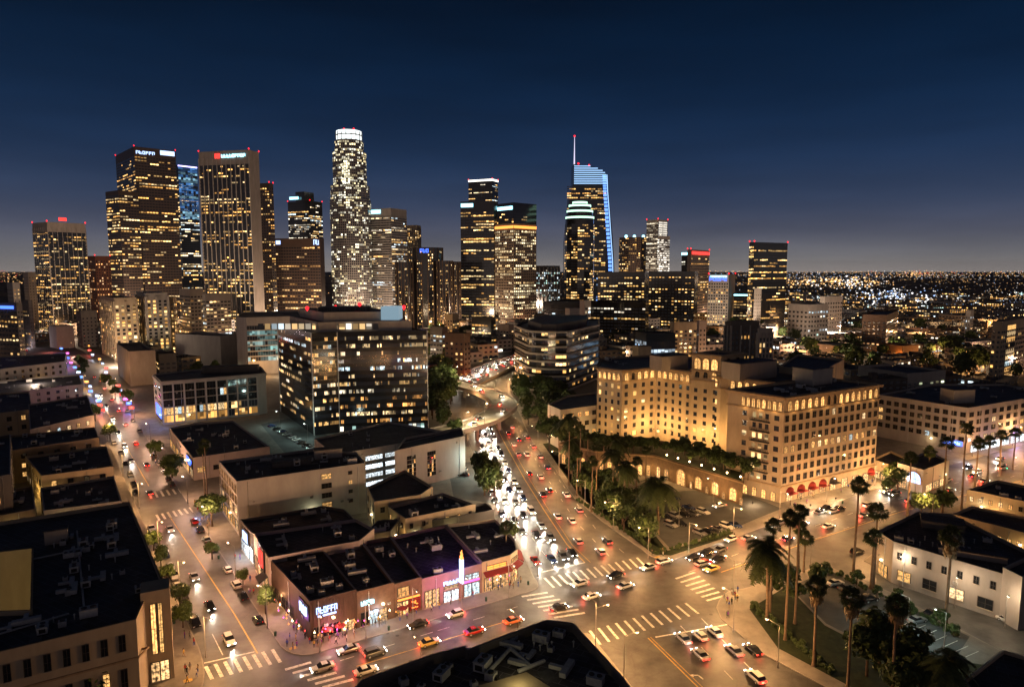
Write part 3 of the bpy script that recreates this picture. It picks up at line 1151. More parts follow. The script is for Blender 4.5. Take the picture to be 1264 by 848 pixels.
def shopfront(root, A, B, f0, f1, z0, z1, m=None, n=3, name='shop_window', frame=None, off=.06):
    A, B = Vector(A[:2]), Vector(B[:2])
    d = B - A; L = d.length; d.normalize()
    rl = wloc(root)
    ang = math.atan2(d.y, d.x)
    s0, s1 = L * f0, L * f1
    cw = (s1 - s0) / n
    for i in range(n):
        q = A + d * (s0 + (i + .5) * cw)
        inst(name, winmesh(cw * .86, z1 - z0, m or M_shop, frame or M_frame, 2 if cw > 3 else 1), root, (q.x - rl[0], q.y - rl[1], z0 - rl[2]), ang)


def awning(root, A, B, f, z, w_, h_, dep, m, name='awning'):
    A, B = Vector(A[:2]), Vector(B[:2])
    d = B - A; L = d.length; d.normalize(); nr = Vector((d.y, -d.x))
    c = A + d * (L * f)
    mb = MB()
    V = []; n = 8
    for i in range(n + 1):
        t = PI * i / n
        for j in range(5):
            s = PI / 2 * j / 4
            x = -math.cos(t) * w_ / 2 * math.cos(s)
            zz = math.sin(t) * h_ * math.cos(s) + 0
            # half dome: radius falls to the wall line at the top
            o = dep * math.sin(s) * math.sin(t) + .05
            p = c + d * x + nr * o
            V.append((p.x, p.y, z + zz))
    F = [(i * 5 + j, i * 5 + j + 1, (i + 1) * 5 + j + 1, (i + 1) * 5 + j) for i in range(n) for j in range(4)]
    mb.poly(V, F)
    p0, p1 = c - d * (w_ / 2) + nr * .05, c + d * (w_ / 2) + nr * .05
    mb.prism(ccw([(p0.x, p0.y), (p1.x, p1.y), ((p1 + nr * dep).x, (p1 + nr * dep).y), ((p0 + nr * dep).x, (p0 + nr * dep).y)]), z - .35, z - .02)
    return mb.build(name, m, root, smooth=True)


def slope_awning(root, A, B, f0, f1, z, dz, dep, m, name='awning'):
    A, B = Vector(A[:2]), Vector(B[:2])
    d = B - A; L = d.length; d.normalize(); nr = Vector((d.y, -d.x))
    a, b = A + d * L * f0 + nr * .04, A + d * L * f1 + nr * .04
    a2, b2 = a + nr * dep, b + nr * dep
    mb = MB()
    mb.poly([(*a, z), (*b, z), (*b2, z - dz), (*a2, z - dz), (*a, z - .06), (*b, z - .06), (*b2, z - dz - .3), (*a2, z - dz - .3)],
            [(0, 3, 2, 1), (3, 7, 6, 2), (0, 4, 7, 3), (1, 2, 6, 5), (4, 5, 6, 7)])
    return mb.build(name, m, root)


M_awred = mat('dark_red_canvas', (.16, .015, .015), .8, .15, 2)
M_awblk = mat('black_canvas', (.02, .018, .02), .8, .1, 2)
M_awblue = mat('blue_canvas', (.02, .12, .38), .7, .15, 2)
M_wood = mat('brown_cladding', (.055, .033, .026), .7, .35, 1.5, streak=.9)
M_purw = mat('pale_pink_render', (.40, .33, .31), .8, .12, .4)
M_pinkw = mat('dusky_pink_render', (.26, .17, .18), .8, .2, .4)
M_arc = mat('brown_sandstone', (.15, .105, .07), .9, .3, .8)

# --- stone bank building at the bottom left corner
root, W = pb('corner_building', 'wide stone building with long black roof at the bottom left street corner', 'building',
             [(209, 735), (178, 741), (168, 764), (0, 804), (-70, 822), (-75, 756), (37, 752), (39, 677), (-62, 688), (-60, 652), (6, 643), (160, 619)], 17, M_cream, cap=M_trim)
S0, S1 = W[3], W[2]
fac(root, W[4], W[2], 10.2, 16.0, 9, 1, .34, .52, 0, seed=3, frame=M_frame, margin=1.0)
fac(root, W[4], W[2], 1.8, 9.4, 9, 1, .34, .68, .2, seed=4, frame=M_frame, margin=1.0)
fac(root, W[0], W[11], 6, 15, 9, 2, .3, .5, .15, seed=5, frame=M_frame, margin=3)
mb = MB()
A, B = Vector(W[1]), Vector(W[0]); d = (B - A).normalized(); nr = Vector((d.y, -d.x)); L = (B - A).length
q = [A + nr * .12, B + nr * .12, B - nr * 5.5, A - nr * 5.5]
q = [A - d * .6 + nr * .12, B + d * .12 + nr * .12, B + d * .12 - nr * 5, A - d * .6 - nr * 5]
mb.prism(ccw([(p.x, p.y) for p in q]), 0, 18.6)
tw = mb.build('corner_pylon', M_cream, root)
e0, e1 = A - d * .6 + nr * .12, B + d * .12 + nr * .12
shopfront(root, e0, e1, .3, .48, 6.0, 16.0, M_amber, 1, 'slot_window')
shopfront(root, e0, e1, .56, .7, 6.0, 16.0, M_warm, 1, 'slot_window')
shopfront(root, e0, e1, .2, .85, 0.3, 4.2, M_shop, 2, 'entrance')
ledge(root, [W[2], W[3], W[4], (W[4][0], W[4][1] + 3), (W[2][0], W[2][1] + 3)], 9.6, .22, .35, M_trim, 'string_course')
roofkit(root, [g2(50, 660, 17), g2(150, 640, 17), g2(190, 730, 17), g2(60, 755, 17)], 16.1, 34, 5, rad(30))
roofkit(root, [g2(-20, 765, 17), g2(120, 745, 17), g2(150, 760, 17), g2(0, 795, 17)], 16.1, 8, 6, rad(30))
for a, b in (((95, 655), (104, 752)), ((40, 690), (98, 678)), ((0, 782), (85, 757))):
    mb = MB(); p, q_ = G(*a, 16.5), G(*b, 16.5); mb.tube(p, q_, .18, .18, 6); mb.build('pipe', M_steel, root)
penthouse(root, *g2(70, 664, 17), 16.1, 4.5, 3, 3.2, rad(30), M_conc)

# courtyard lamps and far wall windows
for p in ((14, 722), (26, 742)):
    c_ = g2(*p, 17); pt('court_light', (c_[0], c_[1], 9), 1500, (1, .72, .22), .3)
fac(root, W[7], W[6], 3, 15, 3, 3, .3, .45, .2, seed=6)

# --- left block, going up the street
LB = [
    ('white_roof', [(131.6, 550), (140, 575.5), (51, 587), (31, 563)], 11, M_cream, 'flat roofed cream building with yellow lit back yard, left of the side street', .35),
    ('', [(141, 587), (150, 618), (54, 630), (50, 602)], 9, M_white, 'low white building with cluttered black roof behind the corner stone building', .2),
    ('', [(117, 527), (122, 540), (14, 556), (8, 538)], 13, M_beige, 'beige two storey building with yellow lit windows facing its alley', .55),
    ('', [(108, 488), (116, 512), (37, 530), (35, 499)], 14, M_purw, 'white building washed with pink light halfway up the side street', .3),
    ('', [(36, 483), (40, 505), (-20, 512), (-25, 487)], 12, M_cream, 'small cream building with greenish lit ground floor at left edge', .5),
    ('', [(82, 436), (80, 446), (-20, 458), (-30, 442)], 15, M_white, 'long plain white building with few square windows, upper left', .25),
    ('', [(98, 462), (102, 474), (0, 486), (-8, 470)], 10, M_conc, 'low grey building with a wide dark roof behind the pink washed one', .2),
    ('', [(13, 536), (13, 585), (-60, 600), (-60, 548)], 19, M_concd, 'dark concrete office block cut by the left edge of the view', .3),
    ('', [(40, 600), (44, 628), (-20, 640), (-40, 612)], 9, M_beige, 'low building with turquoise lit doorway behind the big black roof', .5),
]
for i, (_, pix, h, wm, lb, lit) in enumerate(LB):
    root, W = pb('low_rise_building', lb, 'building', pix, h, wm)
    n = max(2, int(h / 4.2))
    Wc = ccw(W)
    for j in range(len(Wc)):
        A, B = Wc[j], Wc[(j + 1) % len(Wc)]
        L = math.dist(A, B)
        fac(root, A, B, 1.5, h - 1.2, max(2, int(L / 5)), n, .3, .45, lit, seed=30 + i * 5 + j, margin=1)
    roofkit(root, W, h - .9, 12, i + 40, rad(30))

# --- big white loft building with the lit stair windows
root, W = pb('loft_building', 'large plain white building with black roof and three lit stair windows above the club block', 'building',
             [(270, 569), (292, 594), (451, 571), (440, 558), (386, 554)], 17, M_white)
fac(root, W[0], W[1], 5.5, 16, 7, 3, .62, .72, .12, seed=8, frame=M_framel, mull=1)
fac(root, W[0], W[1], .8, 5, 7, 1, .7, .7, .8, seed=9, pal=PAL_MIX)
fac(root, Vector(W[1]).lerp(Vector(W[2]), .63), Vector(W[1]).lerp(Vector(W[2]), .72), 3.5, 16, 1, 4, .85, .5, 1, seed=9, mull=2, pal=PAL_WARM)
fac(root, Vector(W[1]).lerp(Vector(W[2]), .84), Vector(W[1]).lerp(Vector(W[2]), .9), 3.5, 16, 1, 4, .5, .35, 0, seed=9)
roofkit(root, W, 16.1, 26, 9, rad(20))
penthouse(root, *g2(405, 561, 17), 16.1, 9, 3.4, 3.0, rad(22), M_white)
penthouse(root, *g2(360, 570, 17), 16.1, 12, 5, 1.6, rad(22), M_concd, 'mechanical_screen')

# --- the shops between: low dark roofs
def low(label, pix, h, wm, kit=8, seed=0, lit=0.0, roof=None, name='shop_building'):
    root, W = pb(name, label, 'building', pix, h, wm, roof=roof)
    roofkit(root, W, h - .9, kit, seed, rad(24))
    return root, W


r_, W = low('low shop with black roof and tall blue white sign against the white loft building', [(296, 641), (313, 660), (443, 645), (425, 628), (400, 624)], 9, M_concd, 7, 51)
shopfront(r_, W[0], W[1], .05, .95, .4, 4.4, M_shopw, 3)
sign(r_, W[0], W[1], .3, .62, 4.8, 2.6, M_neonw, 1, panel=M_black)
r_, W = low('shop with pale side wall and red neon sign, second from the white loft building', [(313, 658), (331, 688), (444, 667), (462, 652), (440, 640)], 10, M_purw, 9, 52)
shopfront(r_, W[0], W[1], .05, .95, .4, 4.6, M_shop, 4)
sign(r_, W[0], W[1], .45, .55, 5.4, 4.0, M_neonr, 1, panel=M_black)
sign(r_, W[0], W[1], .62, .72, 5.4, 4.0, M_neonr, 1, panel=M_black)
slope_awning(r_, W[0], W[1], .7, .95, 4.6, 1.0, 2.2, M_awblk)
def F(px):       # the shop fronts stand on one straight line
    return (px, 792 - (px - 384) * .2846)


def low_f(label, fx, back, h, wm, kit, seed, roof=None, name='shop_building', extra=()):
    W = [g2(*F(fx[0])), g2(*F(fx[1]))] + [g2(*p) for p in extra] + [g2(x, y, h) for x, y in back]
    root = bld(name, label, 'building', W, h, wm, roof=roof, cap=M_coping)
    wallkit(root, W, h, seed)
    roofkit(root, W, h - .9, kit, seed, rad(24))
    return root, [W[-1]] + W[:-1]


CL, W = low_f('dark club building with blue white rooftop lettering on the street corner', (384, 441), [(400, 680), (333, 690)], 9.2, M_wood, 12, 53, name='club_building')
shopfront(CL, W[0], W[1], .12, .6, .4, 3.4, M_neonp, 1, 'lit_sill') if False else shopfront(CL, W[0], W[1], .12, .6, .4, 3.4, M_glass, 5)
sign(CL, W[0], W[1], .8, .97, 5.2, 2.2, M_neonw, 4, 3, panel=M_black)
sign(CL, W[1], W[2], .12, .58, 6.0, 1.4, M_neonw, 6, 4)
sign(CL, W[1], W[2], .15, .54, 5.3, .28, M_neonw, 1, 4)
shopfront(CL, W[1], W[2], .05, .62, .4, 3.0, M_glass, 4)
shopfront(CL, W[1], W[2], .64, .95, .4, 2.6, M_shop, 2)
mb = MB(); fins(mb, W[1], W[2], 3.4, 8.9, 14, .12, .12); mb.build('cladding_batten', M_wood, CL)
CLUB = W
CF, W = low_f('brown shop with oval lit script sign and crowded doorway', (441.3, 487), [(446, 668), (400.5, 681)], 8.6, M_brick, 9, 54)
shopfront(CF, W[1], W[2], .08, .3, .3, 3.4, M_glass, 1)
shopfront(CF, W[1], W[2], .32, .56, .3, 3.4, M_cool, 1)
shopfront(CF, W[1], W[2], .58, .8, .3, 3.2, M_shop, 1)
sign(CF, W[1], W[2], .1, .45, 5.2, 1.0, M_cyan, 6, 7)
CAFE = W
OR, W = low_f('narrow orange lit restaurant front between the script sign shop and the pink shop', (487.3, 521), [(482, 662), (446.5, 668)], 8.2, M_brick, 5, 55)
shopfront(OR, W[1], W[2], .1, .55, 4.8, 6.9, M_amber, 1)
shopfront(OR, W[1], W[2], .08, .5, .3, 3.4, M_shop, 2)
sign(OR, W[1], W[2], .1, .9, 4.0, .3, M_neono, 1)
sign(OR, W[1], W[2], .6, .85, 1.4, 1.8, M_neono, 2, 5, panel=M_awred)
PK, W = low_f('pink and blue lit shop with tall neon pylon on its front', (521.3, 595), [(550, 647), (482.5, 662)], 7.7, M_pinkw, 10, 56, roof=M_roofm)
PINK = W
shopfront(PK, W[1], W[2], .04, .28, .3, 4.4, M_shop, 2)
shopfront(PK, W[1], W[2], .34, .6, .3, 3.0, M_shopw, 2)
shopfront(PK, W[1], W[2], .34, .6, 3.5, 4.3, M_pale, 1)
sign(PK, W[1], W[2], .34, .6, 4.7, .95, M_neonw, 5, 9)
shopfront(PK, W[1], W[2], .68, .96, .3, 3.4, M_cool, 2)
sign(PK, W[1], W[2], .68, .94, 4.0, .35, M_neonp, 1)
shopfront(PK, W[1], W[2], .7, .95, 4.5, 5.8, M_cool, 2)
A, B = Vector(W[1]), Vector(W[2]); d = (B - A).normalized(); nr = Vector((d.y, -d.x)); ctr = A + (B - A) * .62 + nr * .9
ns = MB()
ns.obox(ctr.x, ctr.y, 4.6, 10.6, 1.3, .6, math.atan2(nr.y, nr.x), 0)
for k in range(5):
    ns.tube((ctr.x, ctr.y, 10.6 + k * .45), (ctr.x + .15 * (-1) ** k, ctr.y, 11.05 + k * .45), .55 - k * .1, .45 - k * .09, 7, 1)
ns.build('neon_sign', [M_neonw, M_neono], PK)
pt('neon_light', (ctr.x + nr.x * 1.5, ctr.y + nr.y * 1.5, 9), 1500, (.25, .3, 1), .8)
pt('neon_light', (A + (B - A) * .25 + nr * 4).to_tuple() + (5.5,), 1800, (1, .12, .7), .5)
pt('neon_light', (ctr.x - nr.x * 3.5, ctr.y - nr.y * 3.5, 11.5), 1500, (.45, .1, 1), .6)
YW, W = low_f('yellow lit corner shop with rounded front at the main crossing', (595.3, 630), [(612, 640), (550.5, 647)], 8.0, M_cream, 6, 57, roof=M_roofm, extra=((639, 714), (636, 700)))
YEL = W
for a, b in ((1, 2), (2, 3), (3, 4)):
    shopfront(YW, W[a], W[b], .06, .94, .3, 3.6, M_shop, 3 if a == 1 else 2)
    slope_awning(YW, W[a], W[b], .03, .97, 5.4, .7, 1.6, M_awred)
    shopfront(YW, W[a], W[b], .1, .9, 5.6, 6.6, M_neono if a == 1 else M_warm, 1)
low('low black roofed annex behind the yellow lit corner shop', [(500, 644), (548, 640), (610, 629), (600, 620), (530, 631)], 7, M_concd, 4, 58)
low('row of low dark roofs behind the brown script sign shop', [(446, 661), (482, 655), (494, 640), (466, 642)], 7.2, M_concd, 7, 59)

# two cream houses in the block
r_, W = pb('cream_house', 'cream two storey house with dark hipped roof lit yellow below the parking garage', 'building', [(453, 601), (462, 619), (520, 610), (534, 600), (500, 580)], 10, M_cream, roof=M_roofd)
for a, b in ((0, 1), (1, 2), (2, 3)):
    fac(r_, W[a], W[b], 1, 9, 3, 2, .25, .4, .35, seed=60 + a)
r_, W = pb('cream_house', 'pale two storey house with low dark hipped roof in front of the small car park', 'building', [(479, 625), (500, 640), (587, 622), (547, 608)], 9, M_cream)
for a, b in ((0, 1), (1, 2), (2, 3)):
    fac(r_, W[a], W[b], 1, 8.2, 6 if a == 1 else 3, 2, .22, .38, .3, seed=65 + a)
roofkit(r_, W, 8.1, 5, 3, rad(24))

# parking garage + long wall with two tall windows
r_, W = pb('parking_garage', 'pale parking garage with four bright open decks behind the white loft building', 'building', [(388, 541), (412, 561), (441.6, 556), (500, 546), (555, 533), (480, 520)], 15, M_white)
GA = W
mb = MB()
for k in range(4):
    pass
shopfront(r_, W[2], W[3], .12, .95, 10.6, 12.2, M_shopw, 2, 'open_deck')
shopfront(r_, W[2], W[3], .12, .95, 7.4, 9.0, M_shopw, 2, 'open_deck')
shopfront(r_, W[2], W[3], .12, .95, 4.2, 5.8, M_shopw, 2, 'open_deck')
shopfront(r_, W[2], W[3], .12, .95, 1.0, 2.6, M_shopw, 2, 'open_deck')
roofkit(r_, W, 14.1, 7, 12, rad(24))
r_, W = pb('long_wall_building', 'blank pale building with two tall dark windows beside the boulevard ramp', 'building', [(487, 556), (574, 538), (570, 527), (500, 540)], 15.6, M_white)
for f_ in (.16, .44):
    fac(r_, Vector(W[0]).lerp(Vector(W[1]), f_), Vector(W[0]).lerp(Vector(W[1]), f_ + .12), 3, 12.5, 4, 6, .8, .85, .35, seed=88, pal=PAL_MIX, mull=0, frame=M_black)

# dark flat roofs below the mid-left office
r_, W = pb('market_building', 'wide low building with black roof and pale walls beside the side street', 'building', [(209, 528), (238, 565), (333, 551), (288, 519), (240, 522)], 9, M_purw)
roofkit(r_, W, 8.1, 22, 13, rad(24))
fac(r_, W[0], W[1], .6, 4.5, 7, 1, .7, .75, .7, seed=70, pal=PAL_MIX)
fac(r_, W[1], W[2], 1, 7, 5, 1, .5, .3, .2, seed=71)
sign(r_, W[0], W[1], .8, .98, 5, 2.4, M_neonb, 3, 8, panel=M_black)

# mid-left five storey office
hh = 23
r_, W = pb('office_block', 'five storey office block with dark window bays between pale columns beside the side street', 'office building', [(189, 462), (199, 471), (317, 461.5), (328, 460), (322, 452), (240, 456)], hh, M_white)
fac(r_, W[1], W[2], 1.2, 21.2, 27, 5, .93, .86, .1, seed=72, run=3, mull=0, frame=M_black)
mb = MB(); fins(mb, W[1], W[2], 0, 21.5, 9, .8, .5); mb.build('column', M_white, r_)
ledge(r_, W, 21.4, .55, 1.0, M_white)
fac(r_, W[0], W[1], 1, 20, 2, 5, .5, .6, .2, seed=73)
sign(r_, W[0], W[1], .3, .9, 3, 6, M_neonb, 1, panel=M_black)
penthouse(r_, *g2(285, 457, hh), hh - 1, 30, 6, 3.5, rad(12), M_concd, 'plant_room')

# --- glass office block
LX = 346.7
gy = 328.0
D0 = G(388, 537.7).y
Hgl = zat(411, D0)
P0 = G(346.7, 508); P1 = G(388, 537.7); P2 = G(419.5, 534); P3 = G(528.7, 529)
dv = Vector((P0.x - P1.x, P0.y - P1.y))
P = [(P0.x, P0.y), (P1.x, P1.y), (P2.x, P2.y), (P3.x, P3.y), (P3.x + dv.x * .95, P3.y + dv.y * .95)]
GO = bld('glass_office_building', 'wide black glass office block with patchy lit floors behind the club block', 'office building', P, Hgl, M_blackw)
nf = 13
fac(GO, P[1], P[2], 3.5, Hgl - 1.5, 16, nf - 1, .88, .46, .40, seed=81, run=3, rowvar=.35, mull=0, frame=M_black, pal=PAL_MIX)
fac(GO, P[2], P[3], 3.5, Hgl - 1.5, 62, nf - 1, .84, .46, .44, seed=82, run=4, rowvar=.4, mull=0, frame=M_black, pal=[(1, .6, .22), (1, .7, .35), (1, .8, .5), (1, .45, .12), (.7, .9, 1), (1, .85, .6)], mode='mass', gain=1.0)  # orange and bluish panes put coloured reflections into the window glow
fac(GO, P[0], P[1], 3.5, Hgl - 1.5, 34, nf - 1, .84, .4, .40, seed=83, run=5, rowvar=.4, mull=0, frame=M_black, pal=PAL_MIX, mode='mass', gain=.8)
fac(GO, P[2], P[3], .3, 3.3, 22, 1, .85, .8, .9, seed=84, mull=0, pal=PAL_COOL, mode='mass', gain=1.6)
mb = MB()
for a, b in ((0, 1), (1, 2), (2, 3)):
    fins(mb, P[a], P[b], 0, Hgl, 1, .35, .3)
mb.build('corner_post', M_steel, GO)
PI_ = inset(ccw(P), 5)
mb = MB(); mb.prism(PI_, Hgl - .9, Hgl + 4.5, 0, 1); mb.build('penthouse_floor', [M_white, M_roofd], GO)
PJ = inset(ccw(P), 9); mb = MB(); mb.prism(PJ, Hgl + 4.503, Hgl + 9, 0, 1); mb.build('plant_room', [M_white, M_roofd], GO)
mb = MB(); c = cen(PJ); mb.obox(c[0], c[1], Hgl + 9.003, Hgl + 11, 26, 12, rad(8), 0); mb.build('rooftop_deck', M_roofd, GO)
beacons(GO, [(c[0] - 18, c[1] - 6, Hgl + 9), (c[0] - 6, c[1] + 4, Hgl + 9), (c[0] + 8, c[1] - 2, Hgl + 10.8), (c[0] + 22, c[1], Hgl + 9), (c[0] + 30, c[1] + 4, Hgl + 9)], 1.0)
mb = MB(); p = G(482, 392, Hgl + 9); q_ = wloc(GO)
X0 = rx(470, P2.y + 12); X1 = rx(492, P2.y + 12)
mb.box(X0, P2.y + 10, Hgl + 5, X1, P2.y + 22, Hgl + 11.5); mb.build('glass_lantern', emi('pale_blue_glow', (.5, .8, 1), .4), GO)
fac(GO, (X0 - 60, P2.y + 4.9), (X0, P2.y + 4.9), Hgl + .2, Hgl + 4.2, 18, 1, .8, .7, .4, seed=85, mode='mass', pal=PAL_MIX)

# --- round cornered white office with ribbon floors (right of the highway)
c0 = G(636, 470); c1 = G(655, 484); c2 = G(738, 468)
Hc = zat(409, c1.y)
cw_ = [(c0.x, c0.y)]
for t in np.linspace(0, 1, 7):
    a = Vector((c1.x - 2, c1.y + 8)); b = Vector((c1.x, c1.y - 1)); cc = Vector((c1.x + 16, c1.y - 3))
    q_ = a * (1 - t) ** 2 + b * 2 * t * (1 - t) + cc * t * t
    cw_.append((q_.x, q_.y))
cw_ += [(rx(700, c1.y - 2), c1.y - 2), (c2.x - 4, c2.y - 8), (c2.x, c2.y), (c2.x + 8, c2.y + 60), (c0.x + 14, c0.y + 60)]
RO = bld('ribbon_office_building', 'eight storey office with curved white floor bands right of the highway', 'office building', cw_, Hc, M_blackw)
for j in range(9):
    z = .5 + (Hc - 1.5) * j / 8
    ledge(RO, cw_, z, .7, 1.25, M_white, 'floor_band')
for i in range(len(cw_) - 3):
    A, B = cw_[i], cw_[i + 1]
    L = math.dist(A, B)
    fac(RO, A, B, 1.9, Hc + .9, max(1, round(L / 2.6)), 8, .9, .5, .26, seed=90 + i, run=2, pal=PAL_WARM, mull=0, frame=M_black, gain=1.2)
Pq = inset(ccw(cw_), 9); mb = MB(); mb.prism(Pq, Hc - .9, Hc + 4, 0, 1); mb.build('plant_room', [M_concd, M_roofd], RO)
# white annex in front of the hotel's left end
r_, W = pb('annex_building', 'plain white block half hidden by palms at the left end of the hotel', 'building', [(676, 499), (692, 506), (738, 500), (736, 484), (700, 488)], 18, M_white)
fac(r_, W[1], W[2], 4, 17, 5, 3, .5, .45, .3, seed=101)
r_, W = pb('teal_office', 'white framed office with teal lit glass behind the black glass block', 'office building', [(291, 391), (304, 392), (372, 390), (368, 384), (300, 385)], 44, M_white)
fac(r_, W[1], W[2], 10, 38, 22, 7, .94, .8, .75, seed=102, run=6, mode='mass', pal=[(.35, .7, .66), (.4, .72, .7), (.55, .8, .74), (.9, .85, .6)], gain=.36, rowvar=.1)

# --- the hotel
HH = 36.0
hp = [(737.4, 453), (768, 456.7), (810, 452.5), (854.4, 458.5), (890, 464), (899, 464.5), (957.5, 471.7), (1010, 462), (938, 446), (810, 438), (742, 442)]
HW = [g2(x, y, HH) for x, y in hp]
HR = bld('grand_hotel', 'huge floodlit stone hotel with lit arched top floor and corner tower', 'hotel', HW, HH, M_hotel, cap=M_trim)
HB = 37.2
bp = [(912.4, 481.6), (968.4, 489.8), (1086, 473.5)]
BW = [Vector(g2(x, y, HB)) for x, y in bp]
BW.append(BW[2] + (BW[0] - BW[1]) * 1.25); BW.append(BW[0] + (BW[0] - BW[1]) * .25)
occupy(BW)


def block(parent, P, h, wall, roofm, name, par=.9, z0=0):
    P = ccw([tuple(p[:2]) for p in P]); n = len(P); I = inset(P, .4)
    w_ = MB()
    for i in range(n):
        j = (i + 1) % n; a, b = P[i], P[j]
        w_.face([(*a, z0), (*b, z0), (*b, h), (*a, h)])
        w_.face([(*a, h), (*b, h), (*I[j], h), (*I[i], h)], 1)
        w_.face([(*I[j], h - par), (*I[i], h - par), (*I[i], h), (*I[j], h)])
    o = w_.build(name, [wall, M_trim], parent)
    r = MB(); r.face([(*p, h - par) for p in I]); r.build('roof', roofm, parent)
    return o


block(HR, BW, HB, M_hotel, M_roofd, 'front_wing')
lf = 7; z7 = 31.2
kw = dict(frame=M_frame, mull=1)
# front wing: long right face
fac(HR, BW[1], BW[2], 6.0, z7, 15, 7, .48, .6, .08, seed=110, mode='obj', **kw)
# left face
lfp = [BW[0].lerp(BW[1], t) for t in (0, .3, .72, 1)]
fac(HR, lfp[0], lfp[1], 6.0, z7, 1, 7, .33, .5, .1, seed=111, mode='mass', gain=1.0)
fac(HR, lfp[1], lfp[2], 6.0, z7, 3, 7, .55, .5, .8, seed=112, mode='mass', gain=1.0, rowvar=.1, pal=[(1, .62, .25), (1, .7, .32)])
fac(HR, lfp[2], lfp[3], 6.0, z7, 1, 7, .38, .5, .3, seed=113, mode='mass', gain=1.6)
for k in range(6):
    mb = MB(); z = 6.3 + k * 3.6 + 3.3
    d = (BW[1] - BW[0]).normalized(); nr = Vector((d.y, -d.x))
    a, b = lfp[1], lfp[2]
    q_ = [a, b, b + nr * 1.0, a + nr * 1.0]
    mb.prism(ccw([(p.x, p.y) for p in q_]), z - .25, z)
    for t in np.linspace(0, 1, 9):
        p = (a + nr * .95).lerp(b + nr * .95, t); mb.tube((p.x, p.y, z), (p.x, p.y, z + .9), .05, .05, 4)
    mb.tube((*(a + nr * .95), z + .9), (*(b + nr * .95), z + .9), .06, .06, 4)
    mb.build('balcony', M_black, HR)


def arches(root, A, B, f0, f1, n, z0, zs, wf, m, name='arched_window', off=.12, fr=M_trim, litp=1.0, seed=1):
    rng = random.Random(seed)
    A, B = Vector(A[:2]), Vector(B[:2]); d = B - A; L = d.length; d.normalize(); nr = Vector((d.y, -d.x))
    s0, s1 = L * f0, L * f1; cw = (s1 - s0) / n; r = cw * wf / 2
    key = ('arch', round(r, 2), round(zs - z0, 2), name)
    for mm in (m, M_glass):
        k2 = key + (mm.name,)
        if k2 in WM_CACHE: continue
        mb = MB()
        hs = zs - z0
        pts = [(-r, 0), (r, 0)] + [(r * math.cos(a), hs + r * math.sin(a)) for a in np.linspace(0, PI, 9)]
        mb.face([(x, -.04, z) for x, z in pts], 0)
        o = [(-r, 0)] + [(r * math.cos(a), hs + r * math.sin(a)) for a in np.linspace(PI, 0, 9)] + [(r, 0)]
        t = max(.18, r * .22)
        oo = [(-r - t, 0)] + [((r + t) * math.cos(a), hs + (r + t) * math.sin(a)) for a in np.linspace(PI, 0, 9)] + [(r + t, 0)]
        for i in range(len(o) - 1):
            a, b, c, e_ = o[i], o[i + 1], oo[i + 1], oo[i]
            mb.face([(a[0], -.28, a[1]), (b[0], -.28, b[1]), (c[0], -.28, c[1]), (e_[0], -.28, e_[1])][::-1], 1)
            mb.face([(a[0], -.28, a[1]), (b[0], -.28, b[1]), (b[0], 0, b[1]), (a[0], 0, a[1])], 1)
            mb.face([(e_[0], -.28, e_[1]), (c[0], -.28, c[1]), (c[0], 0, c[1]), (e_[0], 0, e_[1])][::-1], 1)
        mb.box(-.06, -.12, 0, .06, -.045, hs + r * .95, 2)
        mb.box(-r, -.12, hs - .06, r, -.045, hs + .06, 2)
        WM_CACHE[k2] = mb.mesh('arched_window', [mm, fr, M_frame])
    rl = wloc(root)
    for i in range(n):
        q_ = A + d * (s0 + (i + .5) * cw)
        mm = m if rng.random() < litp else M_glass
        inst(name, WM_CACHE[key + (mm.name,)], root, (q_.x - rl[0], q_.y - rl[1], z0 - rl[2]), math.atan2(d.y, d.x))


WCNT[HR.name] = 100
arches(HR, BW[1], BW[2], .02, .99, 15, z7 + .9, z7 + 3.3, .55, M_amber, litp=.8, seed=4)
arches(HR, BW[0], BW[1], .05, .98, 8, z7 + .9, z7 + 3.3, .6, M_amber, litp=.95, seed=5)
for Pq in (BW,):
    ledge(HR, Pq, z7 + .05, .45, .5, M_trim, 'string_course'); ledge(HR, Pq, HB - 1.2, .9, .9, M_trim); ledge(HR, Pq, 5.4, .4, .5, M_trim, 'string_course')
ledge(HR, HW, 30.4, .4, .5, M_trim, 'string_course'); ledge(HR, HW, HH - 1.2, .8, .8, M_trim)
# back wings
for (i, nx_) in ((0, 4), (1, 4), (2, 5), (3, 3), (5, 5)):
    A, B = HW[i], HW[i + 1]
    fac(HR, A, B, 5.0, 30.2, nx_, 7, .36, .54, .12 if i else .35, seed=120 + i, mode='mass', gain=1.6)
    arches(HR, A, B, .03, .97, max(2, int(nx_ * 1.3)), 31.2, 33.4, .55, M_amber, litp=.9, seed=i + 7)
# corner tower
TH_ = zat(437, G(890, 564).y)
tp = [Vector(g2(854.4, 435.5, TH_)), Vector(g2(890, 438.5, TH_)), Vector(g2(948, 431, TH_))]
tp[2] = tp[1] + (tp[2] - tp[1]).normalized() * 17
tp.append(tp[2] + tp[0] - tp[1])
nrm_ = Vector(((tp[1] - tp[0]).y, -(tp[1] - tp[0]).x)).normalized()
block(HR, tp, TH_, M_hotel, M_roofd, 'tower')
TT = TH_
fac(HR, tp[0], tp[1], 6, 30.4, 3, 7, .36, .5, .0, seed=130, mode='mass')
arches(HR, tp[0], tp[1], .06, .94, 3, TT - 10.4, TT - 8.8, .55, M_warm, litp=.2, seed=9)
arches(HR, tp[0], tp[1], .06, .94, 3, TT - 6.6, TT - 3.4, .72, M_amber, litp=1, seed=9)
arches(HR, tp[1], tp[2], .1, .9, 2, TT - 6.6, TT - 3.4, .5, M_glass, litp=0, seed=9)
